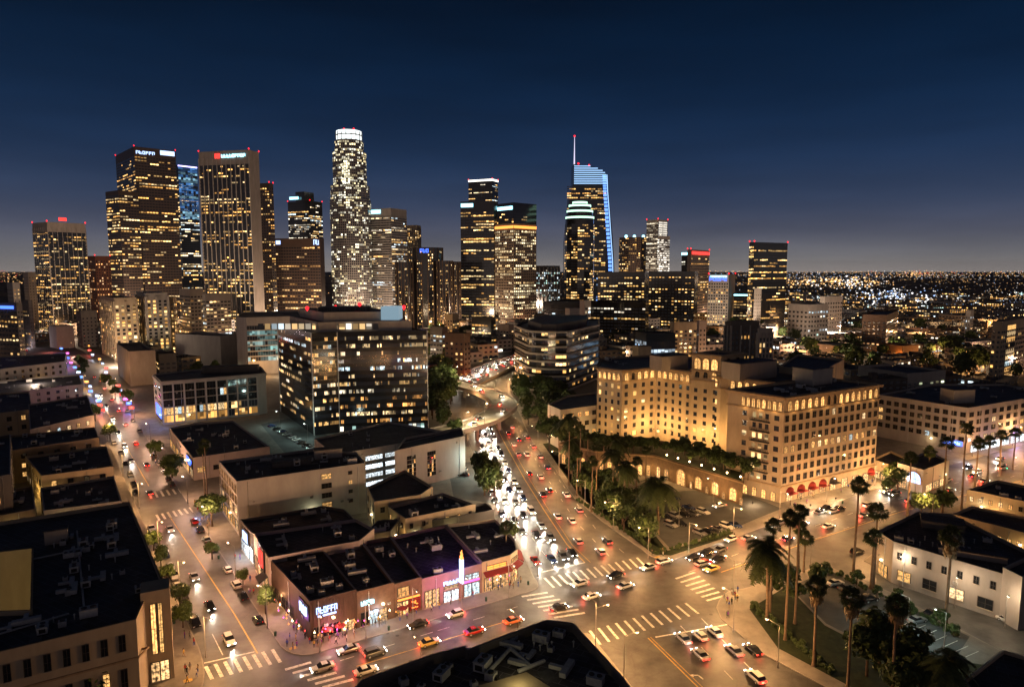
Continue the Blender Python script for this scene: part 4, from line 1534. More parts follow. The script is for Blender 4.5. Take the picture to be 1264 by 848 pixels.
ledge(HR, tp, TT - 7.6, .5, .5, M_trim, 'string_course'); ledge(HR, tp, TT - 1.2, .8, .8, M_trim); ledge(HR, tp, TT - 11.8, .5, .5, M_trim, 'string_course')
mb = MB(); c = cen([tuple(p) for p in tp]); mb.tube((c[0], c[1], TT - .9), (c[0], c[1], TT + 7), .12, .05, 6); mb.build('flag_pole', M_pole, HR)
dr = (BW[2] - BW[1]).normalized(); ra = math.atan2(dr.y, dr.x)
penthouse(HR, *g2(1003, 461, 40), HB - .9, 12, 9, 6, ra, M_white)
penthouse(HR, *g2(925, 446, 42), HH - .9, 22, 10, 7, ra, M_conc, 'plant_room')
penthouse(HR, *g2(826, 437, 42), HH - .9, 16, 8, 6.5, ra, M_conc, 'plant_room')
roofkit(HR, BW, HB - .9, 16, 77, ra)
roofkit(HR, HW, HH - .9, 14, 78, ra)
# low rear wing seen over the roof
r_, W = pb('rear_wing_building', 'low rear building with two bright windows just behind the hotel roof', 'building', [(962, 452), (1012, 459), (1042, 444), (985, 437)], 38, M_cream)
# garden podium with the arcade
PH = 8.5
pp = [(690, 547), (735, 556), (808.7, 562), (917, 594.5), (917, 575), (890, 560), (800, 540), (720, 535)]
PW = [g2(x, y, PH) for x, y in pp]
PO = bld('hotel_arcade', 'low stone arcade with glowing arches and roof garden in front of the hotel', 'arcade', PW, PH, M_arc, roof=M_grass, cap=M_trim, occ=True)
arches(PO, PW[2], PW[3], .0, .2, 2, .2, 3.6, .42, M_shop, litp=1)
arches(PO, PW[2], PW[3], .24, .42, 1, .2, 4.2, .5, M_amber, name='entrance_arch')
arches(PO, PW[2], PW[3], .44, 1, 3, 1.0, 4.0, .36, M_amber, litp=1)
arches(PO, PW[2], PW[3], .36, 1.08, 4, .3, 2.2, .12, M_shop, litp=1)
arches(PO, PW[0], PW[1], .05, .95, 5, .3, 3.6, .5, M_amber, litp=1)
arches(PO, PW[1], PW[2], .05, .95, 7, .3, 3.6, .5, M_amber, litp=1)
ledge(PO, PW, PH - .7, .35, .4, M_trim)
# front wing ground floor
arches(HR, BW[0], BW[1], .12, .95, 4, .3, 2.6, .45, M_amber, litp=1, name='entrance_arch')
for i, f in enumerate((.09, .2, .31, .42, .53)):
    shopfront(HR, BW[1], BW[2], f - .035, f + .035, .3, 3.2, M_shop, 1)
    awning(HR, BW[1], BW[2], f, 3.1, 4.2, 2.0, 1.8, M_awblk if i == 4 else M_awred)
for f0 in (.62, .74, .86):
    shopfront(HR, BW[1], BW[2], f0, f0 + .07, .3, 3.4, M_shop, 1)
awning(HR, BW[1], BW[2], .95, 3.1, 4.2, 2.0, 1.8, M_awred)

# --- right side: white two storey offices and motels
r_, W = pb('white_office', 'white two storey office with black roof and bright wall lamp behind the tall palms', 'building',
           [(1082, 655), (1103, 668), (1238, 708), (1290, 690), (1174, 634), (1133, 631)], 11, M_conc)
fac(r_, W[1], W[2], 5.4, 9.8, 7, 1, .3, .42, .4, seed=140)
fac(r_, W[1], W[2], .6, 4.8, 4, 1, .5, .6, .3, seed=141)
shopfront(r_, W[0], W[1], .2, .8, .3, 3.4, M_amber, 1, 'entrance')
roofkit(r_, W, 10.1, 16, 21, rad(-25))
penthouse(r_, *g2(1200, 683, 11), 10.1, 14, 2.2, 1.4, rad(-28), M_white, 'mechanical_screen')
penthouse(r_, *g2(1163, 646, 11), 10.1, 10, 6, 1.8, rad(-28), M_concd, 'plant_room')
r_, W = pb('white_office', 'plain pale block continuing the white office at the right edge of the view', 'building', [(1238, 700), (1262, 712), (1330, 690), (1290, 676)], 12.5, M_conc)
r_, W = pb('motel_building', 'yellow lit two storey motel with black flat roof right of the boulevard', 'building', [(1194, 604), (1280, 622), (1330, 612), (1231, 592)], 9, M_cream)
fac(r_, W[0], W[1], 1, 8, 7, 2, .35, .4, .3, seed=142)
roofkit(r_, W, 8.1, 6, 24, rad(-20))
r_, W = pb('motel_building', 'long low motel wing glowing orange under its eaves behind the white office', 'building', [(1173.6, 634), (1290, 664), (1330, 650), (1200, 624)], 8, M_cream)
fac(r_, W[0], W[1], 1, 6.5, 10, 1, .4, .5, .5, seed=143)
r_, W = pb('flat_roof_building', 'dark flat roof with pale parapet at the bottom right corner', 'building', [(1190, 838), (1238, 801), (1300, 820), (1300, 900), (1230, 900)], 7, M_cream, par=.7)
# long white hotel-like office right of the grand hotel
h5 = 20.5
r_, W = pb('white_apartment_block', 'five storey white block with regular square windows right of the grand hotel', 'building', [(1084, 487), (1195, 503.5), (1300, 486), (1240, 474), (1150, 474)], h5, M_white)
fac(r_, W[0], W[1], 4.5, 19, 11, 4, .55, .55, .2, seed=145)
fac(r_, W[1], W[2], 4.5, 19, 12, 4, .5, .55, .2, seed=146)
shopfront(r_, W[1], W[2], .05, .95, .3, 3.6, M_shopw, 8)
sign(r_, W[0], W[1], .78, .96, 3.6, 1.3, M_neonw, 4, 6, panel=M_neonb)
penthouse(r_, *g2(1182, 484, 24), h5 - .9, 11, 8, 6, rad(10), M_white)
roofkit(r_, W, h5 - .9, 12, 25, rad(10))
# small domed shop
r_, W = pb('domed_shop', 'small shop with bright white arched sign beside the boulevard palms', 'building', [(1108, 571), (1140, 580), (1172, 568), (1145, 556)], 9, M_white)
arches(r_, W[0], W[1], .35, 1.0, 1, 3.4, 4.8, .8, M_neonw, name='arched_sign')
shopfront(r_, W[0], W[1], .1, .4, .4, 3, M_shop, 1); shopfront(r_, W[1], W[2], .1, .9, .4, 3, M_shop, 3)
r_, W = pb('green_roof_shop', 'low shop with curved green lit front between the hotel and the domed shop', 'building', [(1076, 566), (1100, 574), (1122, 566), (1100, 556)], 7, M_cream)
shopfront(r_, W[0], W[1], .1, .9, .4, 3, M_shop, 2)
# right edge tower
root, Pq, ht = tower('beige apartment tower with yellow lit stair windows at the right edge', 1242, 1230, 1300, 397, 470, 40, M_cream, (4.5, 3.6), (.5, .5), .2, PAL_WARM, 1, fin=None, beac=False, name='apartment_tower', cat='apartment tower')
shopf = [Vector(Pq[1][:2]).lerp(Vector(Pq[2][:2]), t) for t in (.1, .28)]
fac(root, shopf[0], shopf[1], 3, ht - 3, 1, 9, .9, .75, 1, PAL_WARM, seed=3, mode='obj')

# --- dark roof in the foreground (bottom centre)
fp = [(446, 838), (535, 806), (575, 796), (578, 800), (674, 764), (708, 768), (772, 838), (860, 960), (330, 960), (420, 868)]
root, W = pb('foreground_building', 'black flat roof with deep parapet and air handlers, bottom centre foreground', 'building', fp, 15, M_concd, par=1.8, cap=M_conc, roof=M_roofm)
roofkit(root, W, 13.2, 10, 91, rad(28), 1.1)
hv = [(545, 838), (552, 828), (630, 800), (668, 792), (680, 803), (700, 830), (735, 845), (615, 815), (640, 822), (596, 826), (520, 850), (655, 812), (690, 786), (606, 838)]
rl = wloc(root); rr = random.Random(5)
for i, p in enumerate(hv):
    c = g2(*p, 13.2)
    s = rr.uniform(.8, 1.35)
    inst('air_handler' if i % 3 != 2 else 'duct', HV[i % 3 if i % 3 != 1 else 1], root, (c[0] - rl[0], c[1] - rl[1], 13.2), rad(rr.choice((-25, 65))), (s, s, s))
for a, b in (((625, 795), (655, 822)), ((640, 828), (672, 815)), ((600, 832), (630, 800))):
    mb = MB(); p, q_ = G(*a, 13.8), G(*b, 13.8); mb.tube(p, q_, .35, .35, 8); mb.build('duct', M_steel, root)
for k in range(7):
    p = rr.choice(hv); c = g2(p[0] + rr.uniform(-14, 14), p[1] + rr.uniform(-6, 8), 13.2)
    inst('vent_pipe', VENT, root, (c[0] - rl[0], c[1] - rl[1], 13.2))
mb = MB(); lp = ccw([g2(x, y, 13.2) for x, y in ((590, 848), (650, 831), (680, 850), (640, 880))])
mb.prism(lp, 13.25, 13.5); mb.build('lit_terrace', M_cream, root)
c = g2(640, 843, 14); pt('terrace_lamp', (c[0], c[1], 15.6), 260, (1, .8, .35), .2, parent=root)
# ------------------------------------------------------------ downtown skyline
def S(root, P, e, f0, f1, dz, h, m, n, ht, seed=1, panel=None):
    return sign(root, P[e], P[e + 1], f0, f1, ht - dz, h, m, n, seed, off=.9, thick=.6, panel=panel)


# T1
r, P, h = tower('pale concrete tower with rooftop red glow, leftmost high tower of the skyline', 62, 44, 109, 274, 850, 55, M_conc, (2.9, 3.7), (.76, .45), .5, PAL_WARM, 3, 1.4, backing='LR', fin=(5.8, .6, .5), topband=12)
S(r, P, 1, .3, .5, -2, 4, M_neonr, 1, h); fac(r, P[0], P[1], 3, h - 12, 6, 28, .9, .3, .25, PAL_WARM, 'mass', 5, 4, gain=1.4, off=.6)
tower('dark red brick tower tucked between the pale leftmost tower and the big brown tower', 118, 108, 137, 316, 1000, 60, M_red, (4, 4), (.4, .5), .35, [(1, .45, .15), (1, .6, .3)], 1, 1.3, beac=True)
# T3
r, P, h = tower('tall brown granite tower with white roof signs, biggest tower left of the skyline', 174, 151, 224, 181, 1120, 42, M_brown, (4.4, 4.6), (.78, .42), .45, PAL_WARM, 4, 1.7, topband=14)
S(r, P, 1, .62, .97, 9, 7, M_neonw, 1, h); S(r, P, 1, .04, .5, 11, 5, M_neonw, 6, h, 4)
tower('lower shoulder of dark brown tower set against the left side of the biggest brown tower', 152, 136, 176, 235, 1090, 55, M_brown, (4.4, 4.6), (.78, .42), .3, PAL_WARM, 3, 1.5, beac=False)
# T4
r, P, h = tower('blue glass tower with glowing blue crown between the two big left towers', 226, 223, 249, 204, 1320, 50, M_navy, (3.6, 4.2), (.85, .5), .45, PAL_MIX, 3, 1.4, topband=18, beac=False)
fac(r, P[1], P[2], h - 100, h - 2, 8, 20, .96, .9, .95, [(.06, .2, .5), (.05, .16, .42), (.3, .6, .8)], 'mass', 9, 4, gain=.55, off=.5, rowvar=.2)
S(r, P, 1, .0, 1, 2, 2, emi('violet_edge_light', (.5, .4, 1), 5), 1, h)
# T5
r, P, h = tower('wide grey tower with white vertical fins and red and cyan roof sign', 313, 252, 325, 185, 860, 76, M_conc, (3.4, 4.0), (.8, .42), .46, PAL_WARM, 3, 1.5, fin=(6.8, 1.0, .9), backing='L', topband=17, faces='L', finmat=M_white)
A_, B_ = P[0], P[1]
sign(r, A_, B_, .33, .43, h - 9, 6, M_neonr, 1, 1, off=.9, thick=.6); sign(r, A_, B_, .46, .94, h - 8.4, 4, M_cyan, 9, 5, off=.9, thick=.6)
tower('slim dark brown tower behind the right side of the finned grey tower', 336, 322, 341, 226, 1010, 70, M_brown, (4, 4.1), (.6, .42), .4, PAL_WARM, 2, 1.4)
# T7, T8
r, P, h = tower('stepped dark tower with pale window bands above the wide brown tower', 385, 358, 400, 248, 1350, 65, M_blackw, (4, 4.2), (.8, .5), .5, PAL_MIX, 4, 1.4, pent=(28, 22, 20), topband=6)
S(r, P, 0, .1, .5, -4, 5, M_cyan, 1, h)
r, P, h = tower('wide brown office tower with two blue white logo signs at its top corners', 396, 341, 401, 294, 930, 78, M_brown, (4, 4.1), (.78, .42), .42, [(1, .5, .16), (1, .6, .25)], 4, 1.3, topband=11, faces='L', beac=False)
sign(r, P[0], P[1], .02, .12, h - 8, 5, M_neonw, 1, off=.8); sign(r, P[0], P[1], .86, .99, h - 9, 7, M_neonw, 2, off=.8)
# T9 crown tower
Yc = 1130
cx = rx(430.5, Yc); kpx = Yc / FPX
r9 = empty('crown_tower', (cx, Yc + 25, 0), 0, 'tallest stepped round tower with blazing white crown', 'office tower')
cyy = Yc + 25
tiers = [(24.5, 0, 250), (22, 250, 170), (20, 0, 0)]
def zt(py): return zat(py, Yc)
segs = [(25.2, 0, zt(246), 16), (23.8, zt(246), zt(228), 16), (20.6, zt(228), zt(186), 14), (17.6, zt(186), zt(172), 14)]
r9n = 0
for (pxr, z0_, z1_, n) in segs:
    round_part(r9, cx, cyy, pxr * kpx, z0_, z1_, n, M_conc, (3.4, 4.0), (.72, .66), .4 if z0_ < 1 else .55, [(1, .80, .42), (1, .88, .55), (1, .95, .75)], 200 + r9n, 1.3, 'tier', 2)
    r9n += 31
mb = MB(); mb.prism(ring(cx, cyy, 15.2 * kpx, 16), zt(172), zt(159), 0, 0)
mb.build('crown', emi('crown_floodlight', (.9, 1, 1), 2.2), r9)
mb = MB()
for i in range(16):
    a = 2 * PI * i / 16; rr_ = 15.6 * kpx
    mb.obox(cx + rr_ * math.cos(a), cyy + rr_ * math.sin(a), zt(172), zt(160), 1.2, 1.2, a)
for z in (zt(172), zt(165)):
    mb.prism(ring(cx, cyy, 16 * kpx, 24), z, z + 1.6)
mb.build('crown_rib', M_white, r9)
mb = MB(); mb.prism(ring(cx, cyy, 9 * kpx, 12), zt(159), zt(157)); mb.build('helipad', M_concd, r9)
beacons(r9, [(cx - 8, cyy, zt(157)), (cx + 8, cyy, zt(157))], 1.6)
for (u0, u1, y0, y1) in ((-5, 5, 226, 195), (-19, -12, 250, 222)):
    mb = MB()
    fac(r9, (cx + u0 * kpx, cyy - 21.2 * kpx), (cx + u1 * kpx, cyy - 21.2 * kpx), zt(y0), zt(y1), 4, 10, .7, .7, .95, [(1, .9, .6)], 'mass', 3, 4, gain=1.8, off=.3, rowvar=.05) if u0 > -10 else None
OCC.append((cx, cyy, 40))
# T10..T12
r, P, h = tower('grey banded tower with cyan roof sign just right of the crown tower', 484, 456, 503, 257, 1150, 62, M_conc, (3.2, 4), (.85, .4), .38, PAL_MIX, 6, 1.3, belt=(4, 1.2, .6), topband=14, beac=False)
S(r, P, 0, .0, .55, 8, 6, M_cyan, 1, h)
tower('slim beige tower with vertical piers behind the cluster of dark round towers', 515, 501, 520, 278, 1350, 70, M_cream, (3.4, 4), (.5, .6), .5, PAL_WARM, 2, 1.4, fin=(5, 1, .8), beac=False)
Yb = 900
kb = Yb / FPX
rb = empty('round_hotel', (rx(527, Yb), Yb + 30, 0), 0, 'cluster of dark cylindrical towers with a small blue sign at the top', 'hotel tower')
for i, (px_, wr, top, dy) in enumerate(((527, 20.5, 306, 30), (499, 11, 323, 10), (549, 10, 322, 5), (560, 9, 323, 40), (511, 9, 330, 60))):
    cx_ = rx(px_, Yb + dy)
    P_ = ring(cx_, Yb + dy, wr * kb, 18)
    mb = MB(); mb.prism(P_, 0, zat(top, Yb + dy), 0, 1); mb.build('cylinder', [M_blackw, M_roofd], rb)
    zt_ = zat(top, Yb + dy)
    for k in range(18):
        if k % 2: continue
        A, B = P_[k], P_[(k + 1) % 18]
        if (A[1] + B[1]) / 2 > Yb + dy + 2: continue
        fac(rb, A, B, 6, zt_ - 4, 3, int(zt_ / 4.2), .45, .5, .42, PAL_WARM, 'mass', 300 + i * 20 + k, 1, gain=1.5, off=.25)
    mb = MB()
    for k in range(18):
        A = P_[k]; mb.obox(A[0], A[1], 0, zt_, 1.1, 1.1, 2 * PI * k / 18)
    mb.build('rib', M_brown, rb)['kind'] = 'stuff'
    if i == 0:
        sign(rb, (cx_ - 10, Yb + dy - wr * kb - 1), (cx_ + 10, Yb + dy - wr * kb - 1), .2, .8, zt_ - 7, 5, M_neonb, 3, off=.6)
    OCC.append((cx_, Yb + dy, wr * kb))
# T13-15
r, P, h = tower('distant dark tower with white lit rim behind the black twin slabs', 608, 579, 615, 221, 1500, 66, M_blackw, (4, 4.2), (.8, .4), .25, PAL_MIX, 4, 1.3, topband=9)
S(r, P, 0, .0, 1, 4, 4, emi('pale_rim_light', (1, .95, .85), 2.5), 1, h); S(r, P, 1, .0, 1, 4, 4, emi('pale_rim_light', (1, .95, .85), 2.5), 1, h)
r, P, h = tower('black slab tower with cyan sign at its upper left corner, centre of the skyline', 610, 569, 614, 248, 960, 76, M_blackw, (3.8, 4.0), (.85, .45), .46, PAL_WARM, 5, 1.5, topband=14, faces='L', beac=False)
S(r, P, 0, .02, .38, 8, 5, M_cyan, 1, h)
r, P, h = tower('black slab tower with cyan sign standing behind the gold gridded tower', 634, 611, 662, 250, 1010, 42, M_blackw, (3.8, 4.0), (.85, .45), .2, PAL_WARM, 4, 1.5, topband=14, beac=False)
S(r, P, 0, .05, .95, 10, 5, M_cyan, 1, h)
r, P, h = tower('gold lit tower with dense stone window grid and orange sign in the skyline centre', 634, 611.5, 661.5, 276, 900, 42, M_beige, (3.3, 3.8), (.6, .55), .62, [(1, .66, .3), (1, .76, .42), (1, .82, .5)], 4, 1.45, fin=(3.4, .6, .5), topband=8, beac=False)
S(r, P, 0, .0, 1, 6, 3.5, M_neono, 1, h); S(r, P, 1, .0, 1, 6, 3.5, M_neono, 1, h)
tower('black glass tower with pale column windows right of the gold gridded tower', 676, 662, 691, 328, 1100, 48, M_blackw, (4, 4), (.5, .6), .45, PAL_COOL, 1, 1.0, fin=(8, .7, .8), finmat=M_white, beac=False)
# T16 sail tower
Ys = 1200
def sx(px_): return rx(px_, Ys)
sail = [(697, 400), (697, 300), (702, 246), (706, 228), (706.5, 203)] + [(712, 203.5), (722, 204.5), (733, 207), (742, 210.5), (747, 215), (748.5, 228), (752, 258), (755.5, 290), (758, 325), (759.5, 360), (760.5, 400)]
sp = [(sx(x), zat(y, Ys)) for x, y in sail]
rS = empty('sail_tower', (sx(730), Ys, 0), 0, 'tall glass tower with curved blue sail crown and spire', 'office tower')
front = [(x, max(z, 0)) for x, z in sp]
mb = MB()
D = 42
n = len(front)
F0 = [(x, Ys, z) for x, z in front]; F1 = [(x, Ys + D, z) for x, z in front]
mb.poly(F0 + F1, [tuple(range(n))[::-1]] + [tuple(range(n, 2 * n))] + [(i, (i + 1) % n, n + (i + 1) % n, n + i) for i in range(n)])
mb.build('glass_body', M_navy, rS)
zc = zat(228, Ys)
fac(rS, (sx(699), Ys), (sx(747), Ys), 60, zc - 2, 18, 44, .82, .5, .42, PAL_WARM, 'mass', 31, 4, gain=1.5, off=.3)
mb = MB()
blue = emi('blue_crown_light', (.14, .34, 1), 1.9); bluew = emi('blue_white_line', (.36, .62, 1), 1.5)
k = 9
for i in range(k):          # lit louvres of the sail crown
    z = zc + (zat(204, Ys) - zc) * (i + .3) / k
    # right end follows the curve
    x1 = sx(747.5)
    for (xa, za), (xb, zb) in zip(front[5:10], front[6:11]):
        if min(za, zb) <= z <= max(za, zb): x1 = xa + (xb - xa) * (z - za) / (zb - za + 1e-9)
    mb.box(sx(707.5), Ys - 1.2, z, x1 - 1, Ys - .2, z + 1.4)
mb.build('crown_louvre', bluew, rS)
mb = MB()
for i, (xa, ya) in enumerate(((741, 214), (743, 230), (745.5, 258), (749, 290), (752, 322), (753, 345))):
    pass
ed = [(744, 216), (745, 235), (747.5, 262), (750, 292), (752.5, 322), (753.5, 350)]
for (xa, ya), (xb, yb) in zip(ed[:-1], ed[1:]):
    m_ = 6
    for t in range(m_):
        x = xa + (xb - xa) * t / m_; y = ya + (yb - ya) * t / m_
        mb.box(sx(x - 1.8), Ys - 1.2, zat(y + (yb - ya) / m_ * .7, Ys), sx(x + 2.2), Ys - .2, zat(y, Ys))
mb.build('edge_light', blue, rS)
mb = MB()
for (xa, ya), (xb, yb) in zip(ed[:-1], ed[1:]):
    a, b = (sx(xa + 3.4), Ys - .9, zat(ya, Ys)), (sx(xb + 3.4), Ys - .9, zat(yb, Ys))
    mb.tube(a, b, .8, .8, 5)
mb.build('edge_light', bluew, rS)
fac(rS, (sx(736), Ys), (sx(759), Ys), 8, zat(342, Ys), 8, 11, .9, .5, .85, [(.2, .4, 1), (.4, .6, 1)], 'mass', 77, 3, gain=1.0, off=.9)
mb = MB(); mb.tube((sx(708), Ys + 5, zat(215, Ys)), (sx(708), Ys + 5, zat(168, Ys)), 1.5, .35, 6); mb.build('spire', emi('lit_spire', (.8, .75, 1), 1.2), rS)
beacons(rS, [(sx(708), Ys + 5, zat(169, Ys)), (sx(713), Ys + 5, zat(203, Ys)), (sx(726), Ys + 5, zat(205, Ys))], 1.6)
OCC.append((sx(728), Ys + 20, 60))
# T17 round front tower with green white crown
Y7 = 1020; k7 = Y7 / FPX; cx7 = rx(715, Y7 + 22)
r7 = empty('round_top_tower', (cx7, Y7 + 22, 0), 0, 'rounded dark tower with green white lit rings on top in front of the sail tower', 'office tower')
round_part(r7, cx7, Y7 + 22, 18.3 * k7, 0, zat(276, Y7), 14, M_blackw, (3.8, 4), (.8, .5), .5, PAL_WARM, 400, 1.5, 'tier', 3)
for i, (w1, ya, yb) in enumerate(((17.5, 276, 266), (16, 266, 258), (13.5, 258, 251), (9, 251, 247))):
    mb = MB(); mb.prism(ring(cx7, Y7 + 22, w1 * k7, 16), zat(ya, Y7), zat(yb, Y7), 0, 1); mb.build('tier', [M_blackw, M_roofd], r7)
    mb = MB(); mb.prism(ring(cx7, Y7 + 22, (w1 + .4) * k7, 16), zat(yb, Y7) - 3.6, zat(yb, Y7) - .8); mb.build('light_ring', emi('green_white_ring', (.55, 1, .72), 2.0), r7)
OCC.append((cx7, Y7 + 22, 30))
# T18, T19
Y8 = 1300; k8 = Y8 / FPX; cx8 = rx(782, Y8 + 20)
r8 = empty('round_tower', (cx8, Y8 + 20, 0), 0, 'brown rounded tower with three blue roof lamps left of the bright white tower', 'office tower')
round_part(r8, cx8, Y8 + 20, 18.5 * k8, 0, zat(293, Y8), 12, M_brick, (4, 4), (.7, .5), .4, PAL_WARM, 440, 1.3)
mb = MB()
for a in (-12, -2, 9): mb.ball((cx8 + a * k8, Y8 + 20 - 13 * k8, zat(292, Y8)), 3, 6)
mb.build('roof_lamp', M_cyan, r8)
OCC.append((cx8, Y8 + 20, 32))
r, P, h = tower('bright floodlit tower whose right face glows solid white', 811, 797, 823, 271, 1250, 45, M_white, (3.6, 4), (.8, .5), .6, [(1, .85, .6)], 3, 1.0, topband=5, lit_side=.6)
GLOWP = emi('glowing_white_panel', (1, .9, .76), 1.15)  # floodlight on this face is put in as the panels' own emission
for z0_, z1_ in ((h - 34, h - 4), (h - 72, h - 38)): shopfront(r, P[1], P[2], .04, .96, z0_, z1_, GLOWP, 2, 'lit_panel')
fac(r, P[1], P[2], h - 110, h - 74, 8, 9, .96, .55, 1, [(1, .88, .7)], 'mass', 4, 4, gain=1.1, off=.5, rowvar=.02)
tower('lower shoulder of the bright floodlit tower', 813, 811, 826, 291, 1245, 45, M_white, (3.6, 4), (.9, .55), .9, [(1, .9, .75)], 4, 1.3, beac=False, rowvar=.1)
# T20..T29
r, P, h = tower('long dark office slab with rows of small lights right of the round towers', 858, 801, 862, 335, 900, 78, M_blackw, (4.2, 4), (.6, .35), .34, PAL_WARM, 1, 1.5, belt=(4, .8, .4), topband=6, faces='L', beac=False)
tower('brown mid height block with cool blue lit stair strip below the rounded brown tower', 796, 738, 802, 336, 930, 75, M_blackw, (4.0, 3.8), (.7, .45), .45, PAL_WARM, 2, 1.4, beac=False, faces='L')
r, P, h = tower('tower with bright red roof band beside the floodlit tower', 852, 848, 875, 308, 1000, 55, M_conc, (3.6, 3.9), (.8, .4), .25, PAL_WARM, 3, 1.4, topband=11, faces='R')
S(r, P, 1, .05, .98, 7, 4.5, M_neonr, 1, h)
r, P, h = tower('slim dark tower with small cyan roof sign left of the red banded tower', 848, 841, 853, 311, 1080, 52, M_blackw, (3.6, 3.9), (.8, .45), .35, PAL_COOL, 2, 1.2, beac=False)
S(r, P, 0, .0, 1, 5, 4, M_cyan, 1, h)
r, P, h = tower('white framed office tower with bright blue roof sign right of the red banded tower', 900, 875, 908, 339, 860, 72, M_white, (3.2, 3.8), (.6, .5), .32, PAL_WARM, 2, 1.2, fin=(3.2, .5, .5), topband=10, faces='L')
S(r, P, 0, .05, .95, 8, 5.5, M_neonb, 5, h, 3); S(r, P, 0, .1, .9, 3.5, 2, M_cyan, 1, h)
r, P, h = tower('black glass tower with yellow lit left edge standing alone at the right of the skyline', 930, 924, 971, 299, 820, 30, M_blackw, (3.6, 3.8), (.9, .4), .2, PAL_WARM, 5, 1.5, topband=8, lit_side=.85)
fac(r, P[0], P[1], 5, h - 4, 3, 24, .6, .5, .9, PAL_WARM, 'mass', 7, 1, gain=1.5, off=.5)
r, P, h = tower('low dark block with a cyan roof line beside the lone black glass tower', 931, 907, 934, 362, 880, 75, M_blackw, (3.8, 3.8), (.8, .4), .3, PAL_WARM, 2, 1.3, faces='L', beac=False)
S(r, P, 0, .0, 1, 3.5, 1.8, M_cyan, 1, h)
tower('plain concrete stair tower at the foot of the lone black glass tower', 936, 932, 941, 356, 790, 40, M_white, (4, 4), (.3, .3), .02, PAL_WARM, 1, 1, beac=False)
# centre low blocks
tower('dark office with bright stair windows and blank white end wall, centre foot of skyline', 720, 672, 733, 373, 660, 70, M_blackw, (3.8, 3.8), (.8, .35), .25, PAL_MIX, 5, 1.4, beac=False, faces='L')
r, P, h = tower('blank grey white slab building in front of the sail tower', 704, 698, 716, 381, 560, 30, M_white, (4, 4), (.3, .3), .0, PAL_WARM, 1, 1, beac=False, faces='')
r, P, h = tower('white slab with a bright strip of stair lights in front of the sail tower', 722, 716, 730, 371, 640, 40, M_white, (5, 3.4), (.6, .6), .95, PAL_MIX, 1, 1.4, beac=False, faces='R')
tower('brown mall block with red lit roof line and mixed lights in the skyline centre', 798, 733, 802, 373, 760, 76, M_blackw, (4, 4), (.75, .45), .55, PAL_MIX, 3, 1.3, beac=False, faces='L')
tower('dark glass block with broken rows of light left of the raised highway', 606, 582, 612, 392, 640, 60, M_blackw, (3.6, 3.8), (.8, .4), .4, PAL_WARM, 3, 1.3, beac=False)
tower('small grey block with a bright top floor below the black twin slabs', 628, 614, 634, 401, 700, 50, M_conc, (3.6, 3.8), (.6, .45), .45, PAL_MIX, 2, 1.3, beac=False)
tower('narrow beige apartment block below the dark cylindrical towers', 558, 548, 566, 388, 720, 55, M_cream, (3.6, 3.6), (.5, .5), .45, PAL_WARM, 1, 1.3, beac=False)
tower('low dark office with a lit ground floor below the cylindrical towers', 545, 530, 552, 404, 560, 50, M_concd, (3.6, 3.6), (.7, .4), .4, PAL_MIX, 3, 1.3, beac=False)
tower('brown mid rise block with few lit windows left of the highway', 572, 548, 580, 412, 500, 60, M_brick, (4.2, 3.8), (.4, .4), .25, PAL_WARM, 1, 1.2, beac=False)
# left residential towers
r, P, h = tower('slightly lower beige apartment block with dense lit windows left of its taller twin', 138, 121, 166, 368, 600, 40, M_cream, (4.0, 3.4), (.5, .6), .5, PAL_WARM, 1, 1.4, beac=False, fin=(8, 1.4, .8), name='apartment_tower', cat='apartment tower')
r, P, h = tower('beige apartment block with columns of lit windows below the biggest brown tower', 178, 166, 205, 362, 620, 38, M_white, (4.4, 3.4), (.5, .6), .42, PAL_WARM, 1, 1.4, beac=False, fin=(8.8, 2.2, 1.2), name='apartment_tower', cat='apartment tower')
tower('narrow yellow apartment block right of the beige apartment block', 212, 204, 216, 366, 640, 60, M_cream, (4, 3.4), (.5, .5), .6, PAL_WARM, 1, 1.5, beac=False, name='apartment_tower', cat='apartment tower')
tower('grey apartment tower with lit balconies below the finned grey tower', 252, 248, 283, 363, 640, 40, M_conc, (3.2, 3.4), (.75, .4), .4, PAL_MIX, 2, 1.5, beac=False, name='apartment_tower', cat='apartment tower')
tower('dark apartment tower with plain left wall beside the grey balconied tower', 233, 220, 250, 357, 680, 45, M_conc, (3.4, 3.6), (.7, .4), .25, PAL_WARM, 1, 1.4, beac=False, name='apartment_tower', cat='apartment tower')
tower('plain pale concrete block behind the leftmost high tower', 34, 28, 45, 336, 950, 50, M_white, (4, 4), (.3, .3), .03, PAL_WARM, 1, 1, beac=False)
tower('small pale box shaped block at the far left below the horizon lights', 14, 7, 23, 349, 720, 50, M_white, (4, 4), (.3, .3), .0, PAL_WARM, 1, 1, beac=False)
r, P, h = tower('dark office at the left edge with a blue roof sign', 17, -16, 24, 374, 560, 70, M_concd, (4, 3.8), (.6, .4), .3, PAL_WARM, 3, 1.4, beac=False)
S(r, P, 0, .1, .9, 5, 2.4, M_neonb, 1, h)
tower('dark grey block without lights beside the office with blue roof sign', 32, 24, 37, 371, 700, 55, M_concd, (4, 4), (.3, .3), .02, PAL_WARM, 1, 1, beac=False)
tower('dark blank slab building below the dark red brick tower', 96, 90, 116, 384, 700, 50, M_concd, (4, 4), (.4, .4), .06, PAL_WARM, 1, 1, beac=False)
r, P, h = tower('pale windowless block at the end of the side street', 64, 55, 86, 403, 690, 50, M_white, (4, 4), (.3, .3), .0, PAL_WARM, 1, 1, beac=False, faces='')
r, P, h = tower('tan windowless box building lit from below beside the upper side street', 153, 138, 186, 434, 465, 35, M_cream, (4, 4), (.3, .3), .0, PAL_WARM, 1, 1, beac=False, faces='')
